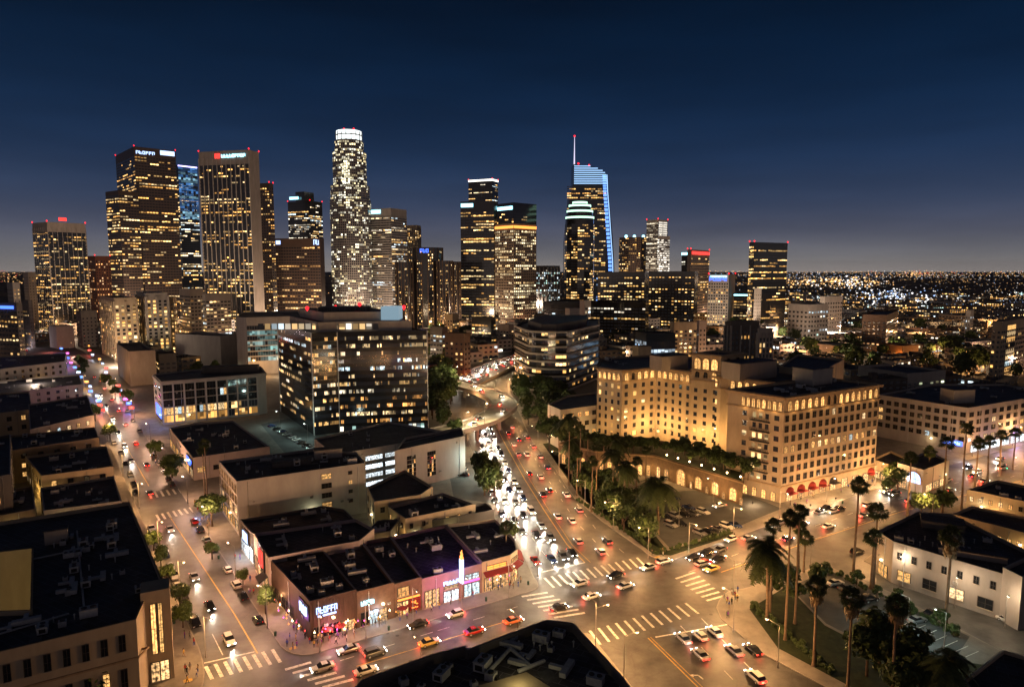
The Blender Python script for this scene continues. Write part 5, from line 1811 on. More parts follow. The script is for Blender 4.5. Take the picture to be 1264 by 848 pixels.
tower('dark office with two lit rows behind the tan windowless box', 190, 186, 212, 437, 490, 35, M_concd, (4, 3.5), (.6, .4), .3, PAL_WARM, 3, 1.3, beac=False)
r, P, h = tower('long curved pale wall lit yellow behind the small tree square', 268, 212, 292, 415, 560, 65, M_white, (4, 4), (.3, .3), .0, PAL_WARM, 1, 1, beac=False, faces='')
# right middle distance
r, P, h = tower('pale low round ended hall floodlit white on the right plain', 1000, 975, 1025, 376, 700, 30, M_white, (5, 5), (.5, .4), .1, PAL_COOL, 2, 1.2, beac=False)
r, P, h = tower('blocky pale building with grey roof beyond the floodlit hall', 1020, 1014, 1042, 366, 800, 30, M_white, (5, 5), (.5, .4), .1, PAL_COOL, 2, 1.2, beac=False)
tower('brown block with one orange lit end on the right plain', 1098, 1068, 1112, 389, 640, 62, M_brick, (4.5, 3.6), (.5, .5), .1, [(1, .5, .2)], 2, 1.2, beac=False)
r, P, h = tower('slim white stair tower between low blocks on the right plain', 1202, 1196, 1206, 383, 720, 40, M_white, (4, 4), (.3, .4), .3, PAL_COOL, 1, 1.2, beac=False)
tower('long apartment block with yellow windows and dark roof behind the grand hotel', 1056, 1000, 1088, 429, 590, 26, M_beige, (4.5, 3.4), (.45, .45), .35, PAL_WARM, 1, 1.2, beac=False)
tower('terraced block glowing orange right of the long apartment block', 1120, 1090, 1140, 427, 600, 22, mat('orange_stucco', (.34, .17, .07), .8, .2, .4), (4.5, 3.4), (.45, .45), .35, [(1, .45, .12)], 1, 1.2, beac=False)
tower('greenish white terraced apartments behind the five storey white block', 1128, 1066, 1176, 461, 430, 22, M_white, (5, 3.6), (.5, .5), .45, [(1, .9, .45), (.9, 1, .6)], 1, 1.2, beac=False, dep=22)
tower('concrete slab office with dark window bays behind the hotel roof', 905, 897, 940, 397, 480, 20, M_concd, (3.6, 3.6), (.5, .6), .2, PAL_WARM, 2, 1.1, fin=(7, 1, .6), finmat=M_white, beac=False)
tower('striped white office with narrow vertical bays right behind the hotel tower', 940, 938, 957, 405, 440, 20, M_white, (3, 3.6), (.5, .7), .3, PAL_WARM, 1, 1.1, fin=(3, .8, .6), beac=False)
tower('cream office with yellow windows above the hotel left wing', 834, 829, 863, 398, 560, 15, M_cream, (4, 3.6), (.5, .5), .5, PAL_WARM, 1, 1.2, beac=False)
tower('pale pink block with one blank wall above the hotel tower', 865, 862, 874, 396, 540, 15, M_purw, (4, 3.6), (.4, .4), .1, PAL_COOL, 1, 1.2, beac=False)
r, P, h = tower('low glass hall glowing blue white above the hotel left wing', 800, 786, 836, 412, 520, 15, M_navy, (3, 3), (.9, .8), .85, [(.45, .7, 1), (.7, .85, 1)], 4, 1.1, beac=False)
tower('low building with pale yellow windows left of the glowing blue hall', 790, 783, 806, 428, 430, 15, M_cream, (4, 3.6), (.8, .4), .7, PAL_WARM, 3, 1.1, beac=False)

# ------------------------------------------------------------ low rise city between the landmarks
for b in KEEP: pass
ROADP = [[(-20, 470), (130, 508), (280, 850), (350, 850), (170, 508), (110, 440), (40, 425), (-20, 430)],
         [(556, 540), (615, 634), (672, 715), (800, 690), (710, 615), (660, 545), (640, 500), (660, 440), (640, 430), (560, 465)],
         [(640, 745), (1300, 590), (1300, 535), (1080, 600), (800, 690)], [(380, 860), (720, 790), (650, 730), (340, 810)],
         [(1017, 699), (1264, 818), (1300, 790), (1066, 690)]]
for q_ in ROADP: OCCP.append([g2(*p) for p in q_])
OCCP.append([g2(*p) for p in B4[:]])
OCCP.append([g2(*p) for p in [(636, 480), (700, 500), (709, 615), (806, 692), (1264, 549), (1264, 520), (1090, 560), (900, 470), (760, 455)]])
OCCP.append([g2(*p) for p in [(352, 812), (659, 720), (560, 490), (330, 500), (180, 500), (211, 600)]])
for q_ in ([(535, 540), (560, 500), (556, 460), (640, 485), (640, 520), (575, 540)],): OCCP.append([g2(*p) for p in q_])
WALLS = [(M_white, 'white'), (M_cream, 'cream'), (M_conc, 'grey'), (M_brick, 'brown'), (M_beige, 'tan'), (M_concd, 'dark')]
fr = random.Random(11)
nlow = 0


def lowrise(px, py, sizes, hr, lit, region):
    global nlow
    g = G(px, py)
    Y = g.y
    L, W_ = fr.uniform(*sizes), fr.uniform(*sizes) * .75
    if not free(g.x, g.y, max(L, W_) * .56): return False
    a = rad(fr.choice((30, 30, 32, 12)) + fr.uniform(-3, 3)) if px > 560 else rad(-36 + fr.uniform(-3, 3))
    h_ = fr.uniform(*hr)
    OCC.append((g.x, g.y, max(L, W_) * .5))
    wm, wn = fr.choice(WALLS)
    ll = lit * fr.choice((.2, .7, 1, 1.6))
    style = 'mostly dark' if ll < lit * .5 else ('brightly lit' if ll > lit * 1.2 else 'partly lit')
    size = 'low' if h_ < 11 else ('mid height' if h_ < 20 else 'tall')
    pal = fr.choice((PAL_WARM, PAL_WARM, PAL_MIX, PAL_COOL))
    c_, s_ = math.cos(a), math.sin(a)
    C4 = [(g.x + x * c_ - y * s_, g.y + x * s_ + y * c_) for x, y in ((-L / 2, -W_ / 2), (L / 2, -W_ / 2), (L / 2, W_ / 2), (-L / 2, W_ / 2))]
    lab = '%s %s %s block %s' % (size, style, wn, region)
    root = empty('low_rise_block', (g.x, g.y, 0), 0, lab, 'building', '%s %s %s blocks %s' % (size, style, wn, region))
    I = inset(C4, .5)
    mb = MB()
    for i in range(4):
        j = (i + 1) % 4
        mb.face([(*C4[i], 0), (*C4[j], 0), (*C4[j], h_), (*C4[i], h_)], 0)
        mb.face([(*C4[i], h_), (*C4[j], h_), (*I[j], h_), (*I[i], h_)], 0)
        mb.face([(*I[j], h_ - .8), (*I[i], h_ - .8), (*I[i], h_), (*I[j], h_)], 0)
    mb.face([(*p, h_ - .8) for p in I], 1)
    for k in range(fr.randrange(2, 6)):
        x, y = fr.uniform(-.35, .35) * L, fr.uniform(-.35, .35) * W_
        s = fr.uniform(1.5, 4)
        mb.obox(g.x + x * c_ - y * s_, g.y + x * s_ + y * c_, h_ - .8, h_ + fr.uniform(.5, 2.5), s * 1.4, s, a, fr.choice((0, 1)))
    mb.build('wall', [wm, M_roofd], root)
    nz = max(1, int(h_ / 3.8))
    for i in (0, 1, 3):
        A, B = C4[i], C4[(i + 1) % 4]
        m_ = ((A[0] + B[0]) / 2 - g.x, (A[1] + B[1]) / 2 - g.y)
        if m_[0] * g.x + m_[1] * g.y > 0: continue
        nx = max(2, int(math.dist(A, B) / 4.5))
        fac(root, A, B, .8, h_ - 1, nx, nz, .55, .42, ll, pal, 'mass', nlow * 3 + i, 2, gain=1.3 + Y / 1200, off=.15)
        if fr.random() < .4:
            fac(root, A, B, .3, 3.6, max(1, nx // 2), 1, .9, .6, .8, PAL_MIX, 'mass', nlow * 3 + i, 2, gain=1.6 + Y / 900, off=.3)
    nlow += 1
    return True


zones = [(960, 1330, 398, 490, 130, (18, 36), (5, 12), .5, 'on the right hand plain'),
         (960, 1330, 366, 398, 75, (30, 60), (7, 16), .45, 'far out on the right hand plain'),
         (640, 1000, 392, 450, 70, (20, 40), (7, 20), .5, 'behind the grand hotel'),
         (520, 660, 400, 470, 26, (18, 34), (6, 16), .35, 'beside the highway'),
         (-60, 350, 395, 460, 60, (20, 44), (8, 22), .35, 'at the foot of the left towers'),
         (-60, 140, 455, 540, 14, (18, 26), (7, 11), .4, 'left of the side street'),
         (1100, 1320, 470, 540, 14, (18, 30), (6, 10), .4, 'behind the five storey white block')]
for (x0, x1, y0, y1, n, sz, hr, lit, reg) in zones:
    k = t = 0
    while k < n and t < n * 12:
        t += 1
        if lowrise(fr.uniform(x0, x1), fr.uniform(y0, y1), sz, hr, lit, reg): k += 1
print('lowrise', nlow)

# ------------------------------------------------------------ the distant plain
db = MB(); dl = {k: MB() for k in 'wcbr'}
fr2 = random.Random(21)
for i in range(2600):
    px = fr2.uniform(-120, 1400); py = 336 + (366 - 336) * fr2.random() ** .8
    g = G(px, py)
    if not free(g.x, g.y, 12) and py > 360: continue
    s = fr2.uniform(18, 60) * (1 + (366 - py) / 18)
    db.obox(g.x, g.y, 0, fr2.uniform(5, 16), s, s * .5, fr2.random() * 3)
db.build('distant_houses', M_concd)
tag(bpy.data.objects['distant_houses'], 'dark mass of distant low houses under the city lights', 'distant city', None, 'stuff')


def glow(mb, g, s, z):
    x, y = g.x, g.y
    v = [(x - s, y, z), (x, y - s, z), (x + s, y, z), (x, y + s, z), (x, y, z + s * .7), (x, y, z - s * .7)]
    mb.poly(v, [(0, 1, 4), (1, 2, 4), (2, 3, 4), (3, 0, 4), (1, 0, 5), (2, 1, 5), (3, 2, 5), (0, 3, 5)])


def lights(n, x0, x1, y0, y1, keys, s0=.42, pw=1.0, gauss=None):
    for i in range(n):
        if gauss:
            px = fr2.gauss(gauss[0], gauss[1]); py = fr2.gauss(gauss[2], gauss[3])
            if py < 334.6: continue
        else:
            px = fr2.uniform(x0, x1); py = y0 + (y1 - y0) * fr2.random() ** pw
        g = G(px, py)
        s = s0 * (.4 + 1.1 * fr2.random() ** 2.2) * g.y / FPX
        glow(dl[fr2.choice(keys)], g, s, fr2.uniform(6, 14) + s)


lights(500, 880, 1400, 335.2, 365, 'wwwccwb', .45, .8)
lights(500, 960, 1400, 338, 395, 'wwccb', .3, 1.0)
for i in range(330):      # lit streets: rows of lamps, one colour each
    px, py = fr2.uniform(870, 1400), 335.6 + 52 * fr2.random() ** 1.7
    g = G(px, py); a = rad(fr2.choice((30, 120, 12, 2))) + fr2.uniform(-.08, .08); key_ = fr2.choice('wwwwccb'); st_ = g.y * .012; s_ = fr2.uniform(.28, .55) * g.y / FPX
    for j in range(fr2.randrange(4, 16)):
        glow(dl[key_], Vector((g.x + math.cos(a) * st_ * j, g.y + math.sin(a) * st_ * j, 0)), s_ * fr2.uniform(.6, 1.25), 8 + s_)
lights(260, 0, 0, 0, 0, 'wwwc', 1.1, 1, (1025, 34, 351, 3.6))
lights(220, 0, 0, 0, 0, 'ccbc', 1.1, 1, (1110, 34, 371, 6))
lights(160, 0, 0, 0, 0, 'wcc', .6, 1, (1066, 14, 353, 4))
lights(120, 0, 0, 0, 0, 'wwwr', .6, 1, (1135, 14, 338.5, 2))
lights(140, 1060, 1300, 336, 341, 'wwr', .45)
lights(420, -100, 60, 335.2, 352, 'wwwrw', .6)
lights(500, 60, 900, 335.2, 372, 'wwwc', .5)
lights(900, 660, 1000, 372, 440, 'wwwcb', .36)
lights(450, -60, 330, 385, 440, 'wwwcr', .4)
lights(900, 960, 1330, 385, 480, 'wwwcw', .34)
for k, m_, nm in (('w', emi('far_amber_light', (1, .55, .2), 2.1), 'amber'), ('c', emi('far_white_light', (.95, .92, .9), 2.3), 'white'), ('b', emi('far_blue_light', (.35, .55, 1), 1.9), 'blue'), ('r', emi('far_red_light', (1, .1, .06), 1.6), 'red')):
    o = dl[k].build('city_lights', m_)
    tag(o, '%s points of distant street and house lights out to the horizon' % nm, 'city lights', None, 'stuff')
# ------------------------------------------------------------ street lamps and signals
def lampproto(col_mat, h=9.0, arm=2.4):
    r = empty('street_lamp', (0, 0, 0))
    mb = MB(); mb.tube((0, 0, 0), (0, 0, .6), .2, .17, 8); mb.tube((0, 0, .6), (0, 0, h), .11, .07, 7); mb.build('pole', M_pole, r)
    mb = MB(); mb.tube((0, 0, h - .15), (arm, 0, h + .25), .06, .05, 6); mb.build('arm', M_pole, r)
    mb = MB(); mb.box(arm - .15, -.18, h + .2, arm + .75, .18, h + .38); hd = mb.build('lamp_head', M_pole, r)
    mb = MB(); mb.ball((arm + .35, 0, h + .16), .24, 6, .5); o = mb.build('lens', col_mat, hd)
    return r


LP1 = lampproto(M_bulb); LP2 = lampproto(M_bulbw, 8.0, 1.6)
LPUSED = {LP1.name: False, LP2.name: False}
lampn = {}


def lamp(px, py, ang, power=2600, col=(1, .58, .28), proto=None, where='', h=9.0, world=None, spot=165, z=.12):
    proto = proto or LP1
    if LPUSED[proto.name]:
        o = copy_tree(proto)
    else:
        if proto.name not in KIDS:
            KIDS[proto.name] = list(proto.children)
        for c in proto.children:
            if c.name not in KIDS: KIDS[c.name] = list(c.children)
        LPUSED[proto.name] = True
        o = proto
    p = world or g2(px, py)
    o.location = (p[0], p[1], z)
    o.rotation_euler = (0, 0, rad(ang))
    k = lampn.get(where, 0) + 1; lampn[where] = k
    o['label'] = '%s street lamp %s' % (ORD[k - 1] if k <= len(ORD) else 'further', where)
    o['category'] = 'street lamp'; o['group'] = 'street lamps'
    a = rad(ang)
    arm = 2.75 if proto is LP1 else 1.95
    hh_ = (9.0 if proto is LP1 else 8.0)
    pt('lamp_light', (p[0] + arm * math.cos(a), p[1] + arm * math.sin(a), z + hh_ - .1), power * .9, col, .3)
    return o


ORD = ['first', 'second', 'third', 'fourth', 'fifth', 'sixth', 'seventh', 'eighth', 'ninth', 'tenth', 'eleventh', 'twelfth', 'thirteenth', 'fourteenth', 'fifteenth', 'sixteenth',
       'seventeenth', 'eighteenth', 'nineteenth', 'twentieth', 'twenty first', 'twenty second', 'twenty third', 'twenty fourth', 'twenty fifth', 'twenty sixth', 'twenty seventh', 'twenty eighth', 'twenty ninth', 'thirtieth',
       'thirty first', 'thirty second', 'thirty third', 'thirty fourth', 'thirty fifth', 'thirty sixth', 'thirty seventh', 'thirty eighth', 'thirty ninth', 'fortieth']
WARM = (1, .50, .18); PINK = (1, .54, .33); WHI = (1, .74, .46)
# side street, both kerbs (from the near corner upwards)
for p in ((254, 812), (222, 735), (196, 680), (172, 628), (152, 588), (133, 545), (120, 512), (104, 480)):
    lamp(*p, -35, 2300, WARM, where='from the corner on the left kerb of the side street')
for p in ((330, 775), (291, 715), (258, 664), (232, 622), (206, 582), (186, 548), (166, 516), (146, 485)):
    lamp(*p, 145, 2300, PINK, where='from the corner on the right kerb of the side street')
# shop side of the cross street
for p in ((395, 806), (452, 789), (510, 772), (570, 754), (628, 738)):
    lamp(*p, -60, 720, PINK, where='from the left along the club and shop pavement')
for p in ((735, 792), (640, 812), (520, 850)):
    lamp(*p, 120, 2600, WARM, where='from the crossing on the near kerb below the shops')
for p in ((40, 900), (120, 880)):
    lamp(*p, 100, 2600, WARM, where='on the pavement below the corner stone building')
# boulevard
for p in ((664, 712), (636, 665), (612, 625), (594, 583), (576, 545)):
    lamp(*p, 10, 2800, WHI, where='from the crossing on the left kerb of the boulevard')
for p in ((800, 690), (757, 655), (722, 625), (690, 585), (664, 550), (645, 520)):
    lamp(*p, 190, 2500, WARM, where='from the crossing on the right kerb of the boulevard')
# hotel side
for p in ((850, 683), (905, 661), (962, 641), (1020, 620), (1080, 600), (1140, 580), (1200, 564), (1250, 550)):
    lamp(*p, -60, 3000, WARM, where='from the left along the hotel side kerb')
for p in ((905, 735), (945, 718), (1000, 700), (1080, 678), (1150, 648), (1210, 618), (1262, 596)):
    lamp(*p, 120, 2600, WARM, where='from the palm corner along the park side kerb')
for p in ((905, 780), (960, 824)):
    lamp(*p, 130, 2600, WARM, where='down the right kerb below the crossing')
for p in ((770, 838), (735, 800)):
    lamp(*p, 20, 2600, WARM, where='down the left kerb below the crossing')
for p in ((1110, 722), (1178, 750), (1240, 775)):
    lamp(*p, 240, 480, WHI, LP2, where='in the lane in front of the white office')
for p in ((1165, 800), (1120, 780)):
    lamp(*p, 150, 500, (.75, 1, .9), LP2, where='in the small car park at the right')
for p in ((590, 590), (560, 580), (345, 528), (380, 545)):
    lamp(*p, 150, 900, (.7, 1, .9), LP2, where='in the car parks behind the club block')
for p in ((838, 650), (880, 620)):
    lamp(*p, 150, 700, WARM, LP2, where='in the hotel forecourt')
# ramp and highway further back
for p, z in (((562, 470), 7.2), ((598, 523), 8.9), ((626, 489), 9.4), ((574, 535), 7.9), ((590, 477), 8.4), ((604, 458), 3), ((638, 446), 3)):
    g = G(*p, z); lamp(0, 0, 60, 3400, (1, .74, .40), world=(g.x, g.y), z=z, where='along the ramp and highway')
for p in ((590, 500), (575, 508), (612, 478), (625, 470)):
    lamp(*p, 60, 2600, WARM, where='on the road below the curved ramp')
# streets further off, at the foot of the towers
lr = random.Random(4)
k = t = 0
while k < 84 and t < 4000:
    t += 1
    px, py = lr.uniform(-60, 1340), 386 + 84 * lr.random() ** .7
    g = G(px, py)
    if not free(g.x, g.y, 3): continue
    OCC.append((g.x, g.y, 22))
    k += 1
    reg = 'among the low blocks left of the downtown towers' if px < 330 else ('in the streets at the foot of the downtown towers' if px < 900 else 'on the right hand plain')
    o = lamp(0, 0, lr.uniform(0, 360), (3200 if px < 900 else 5200) * (g.y / 450) ** 1.5, lr.choice((WARM, WARM, WHI, PINK)), world=(g.x, g.y), where=reg)
    o['label'] = 'distant street lamp ' + reg; o['group'] = 'distant street lamps ' + reg
# added plaza lamps wash the tower walls, standing in for city glow
for px, Y, pw in ((80, 800, 2.0), (165, 1060, 2), (285, 800, 3), (370, 880, 1.2), (430, 1090, .9), (480, 1100, 1.5), (530, 850, .8), (590, 920, 1), (640, 860, 2.0), (715, 980, 1), (815, 1200, 2), (890, 820, 1.4), (950, 780, 1), (150, 590, 1), (265, 610, 1), (330, 420, .5), (1000, 660, 1.5), (1020, 770, 1), (60, 440, .4), (165, 370, .3), (250, 415, .5)):
    x = rx(px, Y)
    o = copy_tree(LP2); o.location = (x, Y - 18, 0); o['label'] = 'added distant plaza lamp at the foot of the downtown towers'; o['category'] = 'street lamp'; o['group'] = 'added distant plaza lamps'
    pt('wall_wash_light', (x, Y - 20, 12), 90000 * pw * (Y / 900) ** 2, (1, .72, .5), 1.5)

# hotel floodlights
def world_on(A, B, f, out, z):
    A, B = Vector(A[:2]), Vector(B[:2]); d = (B - A).normalized(); nr = Vector((d.y, -d.x)); p = A + (B - A) * f + nr * out
    return (p.x, p.y, z)


def floodlight(loc, power, col, target, size=100, r=.3):
    mb = MB(); mb.obox(loc[0], loc[1], loc[2] - .3, loc[2], .5, .4, 0); mb.tube((loc[0], loc[1], loc[2] - .8), (loc[0], loc[1], loc[2] - .3), .06, .06, 5)
    o = mb.build('floodlight', M_black, origin=(loc[0], loc[1], loc[2] - .8))
    tag(o, 'small black floodlight aimed up at the hotel walls', 'floodlight', 'floodlights below the hotel walls')
    pt('flood', (loc[0], loc[1], loc[2] + 1.4), power, col, r)


AM = (1, .54, .18)
for i, (a, b, fs, pw) in enumerate((((HW[0]), (HW[1]), (.5,), 5000), ((HW[1]), (HW[2]), (.25, .75), 5500), ((HW[2]), (HW[3]), (.25, .75), 6500), (tuple(tp[0]), tuple(tp[1]), (.2, .5, .8), 5200), ((HW[4]), (HW[6]), (.15, .4), 6000))):
    for f in fs:
        l = world_on(a, b, f, 7, PH + .6); t_ = world_on(a, b, f, 0, 18)
        floodlight(l, pw * 1.3, AM, t_, 120)
for f in (.1, .35, .6, .85):
    l = world_on(BW[1], BW[2], f, 8, 1.2); t_ = world_on(BW[1], BW[2], f, 0, 17); floodlight(l, 4200, (1, .62, .34), t_, 120)
for f in (.3, .7):
    l = world_on(BW[0], BW[1], f, 9, 1.2); t_ = world_on(BW[0], BW[1], f, 0, 17); floodlight(l, 5200, (1, .62, .32), t_, 120)
# uplight under the lit top floor
for (a, b, n_) in ((BW[0], BW[1], 3), (BW[1], BW[2], 6), (Vector(HW[1]), Vector(HW[2]), 3), (Vector(HW[2]), Vector(HW[3]), 3), (Vector(HW[0]), Vector(HW[1]), 2)):
    for k in range(n_):
        l = world_on(a, b, (k + .5) / n_, 1.5, 31.4)
        pt('cornice_light', l, 130, AM, .3)
# arcade glow and garden globes
for f in np.linspace(.05, .95, 8):
    pt('arcade_light', world_on(PW[2], PW[3], f, 2.2, 3.4), 420, AM, .3)
for f in np.linspace(.1, .9, 6):
    pt('arcade_light', world_on(PW[1], PW[2], f, 2.2, 3.4), 420, AM, .3)
for f in (.12, .24, .36, .48, .62, .78, .92):
    pt('awning_light', world_on(BW[1], BW[2], f, 2.6, 2.8), 420, AM, .3)
gl = MB(); gl.tube((0, 0, 0), (0, 0, 1.1), .06, .05, 5, 1); gl.ball((0, 0, 1.35), .32, 8, 1, 0)
GLOBE = gl.mesh('garden_globe', [M_bulb, M_black])
gi = 0
for f in (.08, .22, .36, .5, .64, .78, .92):
    for d_, z_ in ((-3, PH - .9), ):
        l = world_on(PW[2], PW[3], f, d_, z_)
        o = bpy.data.objects.new('globe_lamp', GLOBE); COL.objects.link(o); o.location = l
        tag(o, '%s glowing globe lamp from the left on the hotel roof garden' % ORD[gi], 'globe lamp', 'globe lamps of the roof garden'); gi += 1
        pt('globe_light', (l[0], l[1], l[2] + 2.0), 260, AM, .3)
# white office wall lamps, motel, alley lights, shops
for (px, py, z, pw, c) in ((1150, 716, 6, 260, WHI), (1095, 688, 3, 500, AM), (1230, 727, 4, 300, WHI), (1235, 632, 3, 900, AM), (1225, 648, 4, 700, AM), (1200, 655, 3, 700, AM),
                           (40, 620, 4, 900, (1, .6, .15)), (25, 590, 4, 700, (1, .7, .3)), (18, 722, 3, 420, (1, .8, .3)), (30, 545 + 20, 4, 700, AM), (60, 560, 4, 500, AM),
                           (8, 622, 3, 500, (.2, .9, 1)), (30, 500, 3, 600, (.5, 1, .6)), (75, 505, 14, 700, (1, .3, .8)), (460, 635, 4, 600, (1, .9, .4)), (495, 660, 2, 300, (1, .8, .25)),
                           (520, 625, 3, 500, (1, .85, .6)), (300, 690, 3, 900, (.7, .85, 1)), (318, 712, 3, 500, (1, .15, .12)), (345, 750, 3, 500, (1, .5, .2)), (372, 765, 4, 700, (.6, .3, 1)),
                           (410, 790, 3, 500, (1, .3, .5)), (466, 770, 3, 600, (.6, .75, 1)), (502, 752, 3, 700, (1, .55, .15)), (548, 742, 3, 350, (1, .6, .8)), (590, 733, 3, 300, (1, .4, .8)), (625, 722, 3, 800, (1, .6, .2)),
                           (195, 645, 3, 500, (1, .3, .25)), (243, 640, 3, 700, (.45, .5, 1)), (256, 652, 4, 700, (1, .5, .2)), (196, 530, 6, 1500, (.3, .4, 1)), (560, 575, 4, 900, WHI), (1140, 590, 3, 1600, (.9, .95, 1)),
                           (1112, 585, 3, 700, AM), (1195, 572, 3, 1500, (.8, .8, 1)), (1235, 560, 3, 1500, (1, .6, .8)), (1255, 548, 4, 1500, (.6, .4, 1)), (230, 445, 3, 5000, (1, .85, .3)), (255, 440, 3, 4000, (.95, .95, .5)),
                           (160, 460, 4, 2500, (1, .6, .2)), (60, 435, 4, 5000, (1, .25, .2)), (90, 440, 4, 5000, (1, .4, .3)), (35, 430, 4, 4000, (1, .8, .9)), (440, 560, 3, 900, (.8, 1, .9)), (470, 568, 4, 900, (.85, 1, .95)),
                           (400, 560, 3, 800, (.6, 1, .85)), (700, 590, 3, 500, AM), (745, 600, 3, 500, AM), (780, 612, 3, 600, AM), (905, 735, 4, 300, (1, .9, .4)), (1010, 410, 5, 9000, (.7, .85, 1)), (1020, 395, 5, 14000, (.8, .9, 1)), (1160, 478, 4, 2500, (.9, 1, .55)), (1120, 480, 4, 2500, (1, .95, .6)), (1110, 445, 4, 4000, (1, .4, .1)), (1140, 448, 4, 3000, (1, .4, .1))):
    c_ = g2(px, py)
    pt('shop_light', (c_[0], c_[1], z), pw, c, .4)


# traffic signals
def signal(px, py, ang, arm, label, red=True, green=True):
    p = g2(px, py)
    r = empty('traffic_light', (p[0], p[1], .12), rad(ang), label, 'traffic light', 'traffic lights at the crossings')
    mb = MB(); mb.tube((0, 0, 0), (0, 0, 6.2), .13, .09, 7); mb.build('pole', M_pole, r)
    if arm: mb = MB(); mb.tube((0, 0, 5.4), (arm, 0, 6.2), .08, .05, 6); mb.build('mast_arm', M_pole, r)
    for (x, z, c) in ([(arm, 5.5, 'g' if green else 'r')] if arm else []) + [(.25, 3.4, 'r' if red else 'g')]:
        mb = MB(); mb.box(x - .2, -.2, z, x + .2, .2, z + 1.15); hd = mb.build('signal_head', M_black, r)
        mb = MB(); zz = z + (.95 if c == 'r' else .2)
        for s in (-1, 1):
            mb.ball((x, s * .2, zz), .17, 8, 1)
        mb.build('lens', M_redem if c == 'r' else M_greenem, hd)
    return r


signal(737, 793, 28, 8.5, 'dark signal pole with long arm beside the foreground black roof', False, False)
signal(804, 689, 200, 6, 'signal pole with red light at the hotel forecourt corner')
signal(790, 684, 150, 9, 'signal pole with long arm over the boulevard near the forecourt hedge', True, True)
signal(666, 708, 300, 5, 'signal pole outside the yellow lit corner shop')
signal(892, 742, 140, 7, 'signal pole among the people at the palm corner')
signal(905, 772, 100, 0, 'short signal post on the right kerb below the crossing', True)
signal(350, 802, 40, 5, 'signal pole at the club corner')
signal(247, 806, 320, 5, 'signal pole at the stone building corner')
signal(236, 636, 220, 4, 'small signal at the upper side street crossing, right kerb')
signal(183, 642, 20, 4, 'small signal at the upper side street crossing, left kerb')
for i, p in enumerate(((872, 684), (776, 655), (1058, 690), (925, 716))):
    g = g2(*p); r = empty('street_sign', (g[0], g[1], .12), rad(20 * i), '%s small street sign on thin post near the crossing' % ORD[i], 'street sign', 'street signs')
    mb = MB(); mb.tube((0, 0, 0), (0, 0, 3), .04, .04, 6); mb.build('post', M_pole, r)
    mb = MB(); mb.box(-.5, -.02, 2.4, .5, .02, 2.9); mb.build('sign_plate', M_green, r)
for i, p in enumerate(((883, 673), (888, 668))):
    pass
for i, (px, py, h_) in enumerate(((831, 668, 3.4), (858, 684, 2.6), (943, 765, 2.2))):
    g = g2(px, py); r = empty('light_pylon', (g[0], g[1], .14), 0, ('tall glowing white pylon in the forecourt hedge', 'shorter glowing pylon on the hotel side pavement', 'glowing white box sign on a post in the corner planting')[i], 'light pylon', None)
    mb = MB(); mb.box(-.35, -.35, .8 if i < 2 else 2.2, .35, .35, h_ + 1.4); mb.build('lit_panel', emi('pylon_glow', (1, .88, .55), 3), r)
    mb = MB(); mb.box(-.4, -.4, 0, .4, .4, .8) if i < 2 else mb.tube((0, 0, 0), (0, 0, 2.2), .06, .06, 6); mb.build('base', M_pole, r)
# glowing box signs added to brighten the upper side street
sg = random.Random(31); SGM = {}
for c_, m_ in (('red', M_neonr), ('blue', M_neonb), ('white', M_neonw), ('orange', M_neono), ('magenta', M_neonp)):
    mb = MB(); mb.box(-1.3, -.2, 3.2, 1.3, .2, 4.6, 0); mb.box(-1.4, -.12, 3.1, 1.4, .12, 4.7, 1); mb.tube((0, 0, 0), (0, 0, 3.1), .1, .1, 6, 1); SGM[c_] = mb.mesh('added_box_sign', [m_, M_pole])
for i in range(30):
    t_ = i / 30; side = i % 2
    px, py = (128 + 4 - 60 * t_, 518 - 92 * t_) if side else (166 - 62 * t_, 512 - 86 * t_)
    g = G(px + sg.uniform(-3, 3), py); c_ = sg.choice(list(SGM))
    o = bpy.data.objects.new('added_box_sign', SGM[c_]); COL.objects.link(o); o.location = (g.x, g.y, .1); o.rotation_euler[2] = sg.uniform(-.5, .5)
    tag(o, '%s added glowing %s box sign up the %s pavement of the side street' % (ORD[i // 2], c_, 'left' if side else 'right'), 'sign', 'added glowing box signs up the side street')
    pt('added_sign_light', (g.x, g.y - 1.5, 4), 900, {'red': (1, .1, .08), 'blue': (.15, .3, 1), 'white': (.8, .9, 1), 'orange': (1, .45, .12), 'magenta': (1, .2, .7)}[c_], .3)
# blue canopy on the side street pavement
g = g2(306, 727); r = empty('canopy', (g[0], g[1], .13), rad(-36), 'square bright blue canopy on two posts outside the shops', 'canopy')
mb = MB(); mb.poly([(-2.2, -2, 3.6), (2.2, -2, 3.6), (2.2, 2.2, 5.4), (-2.2, 2.2, 5.4), (-2.2, -2, 3.5), (2.2, -2, 3.5), (2.2, 2.2, 5.3), (-2.2, 2.2, 5.3)], [(0, 1, 2, 3), (7, 6, 5, 4), (0, 4, 5, 1), (1, 5, 6, 2), (2, 6, 7, 3), (3, 7, 4, 0)]); mb.build('canvas', M_awblue, r)
for x in (-1.9, 1.9):
    mb = MB(); mb.tube((x, -1.8, 0), (x, -1.8, 3.5), .06, .06, 6); mb.build('post', M_pole, r)


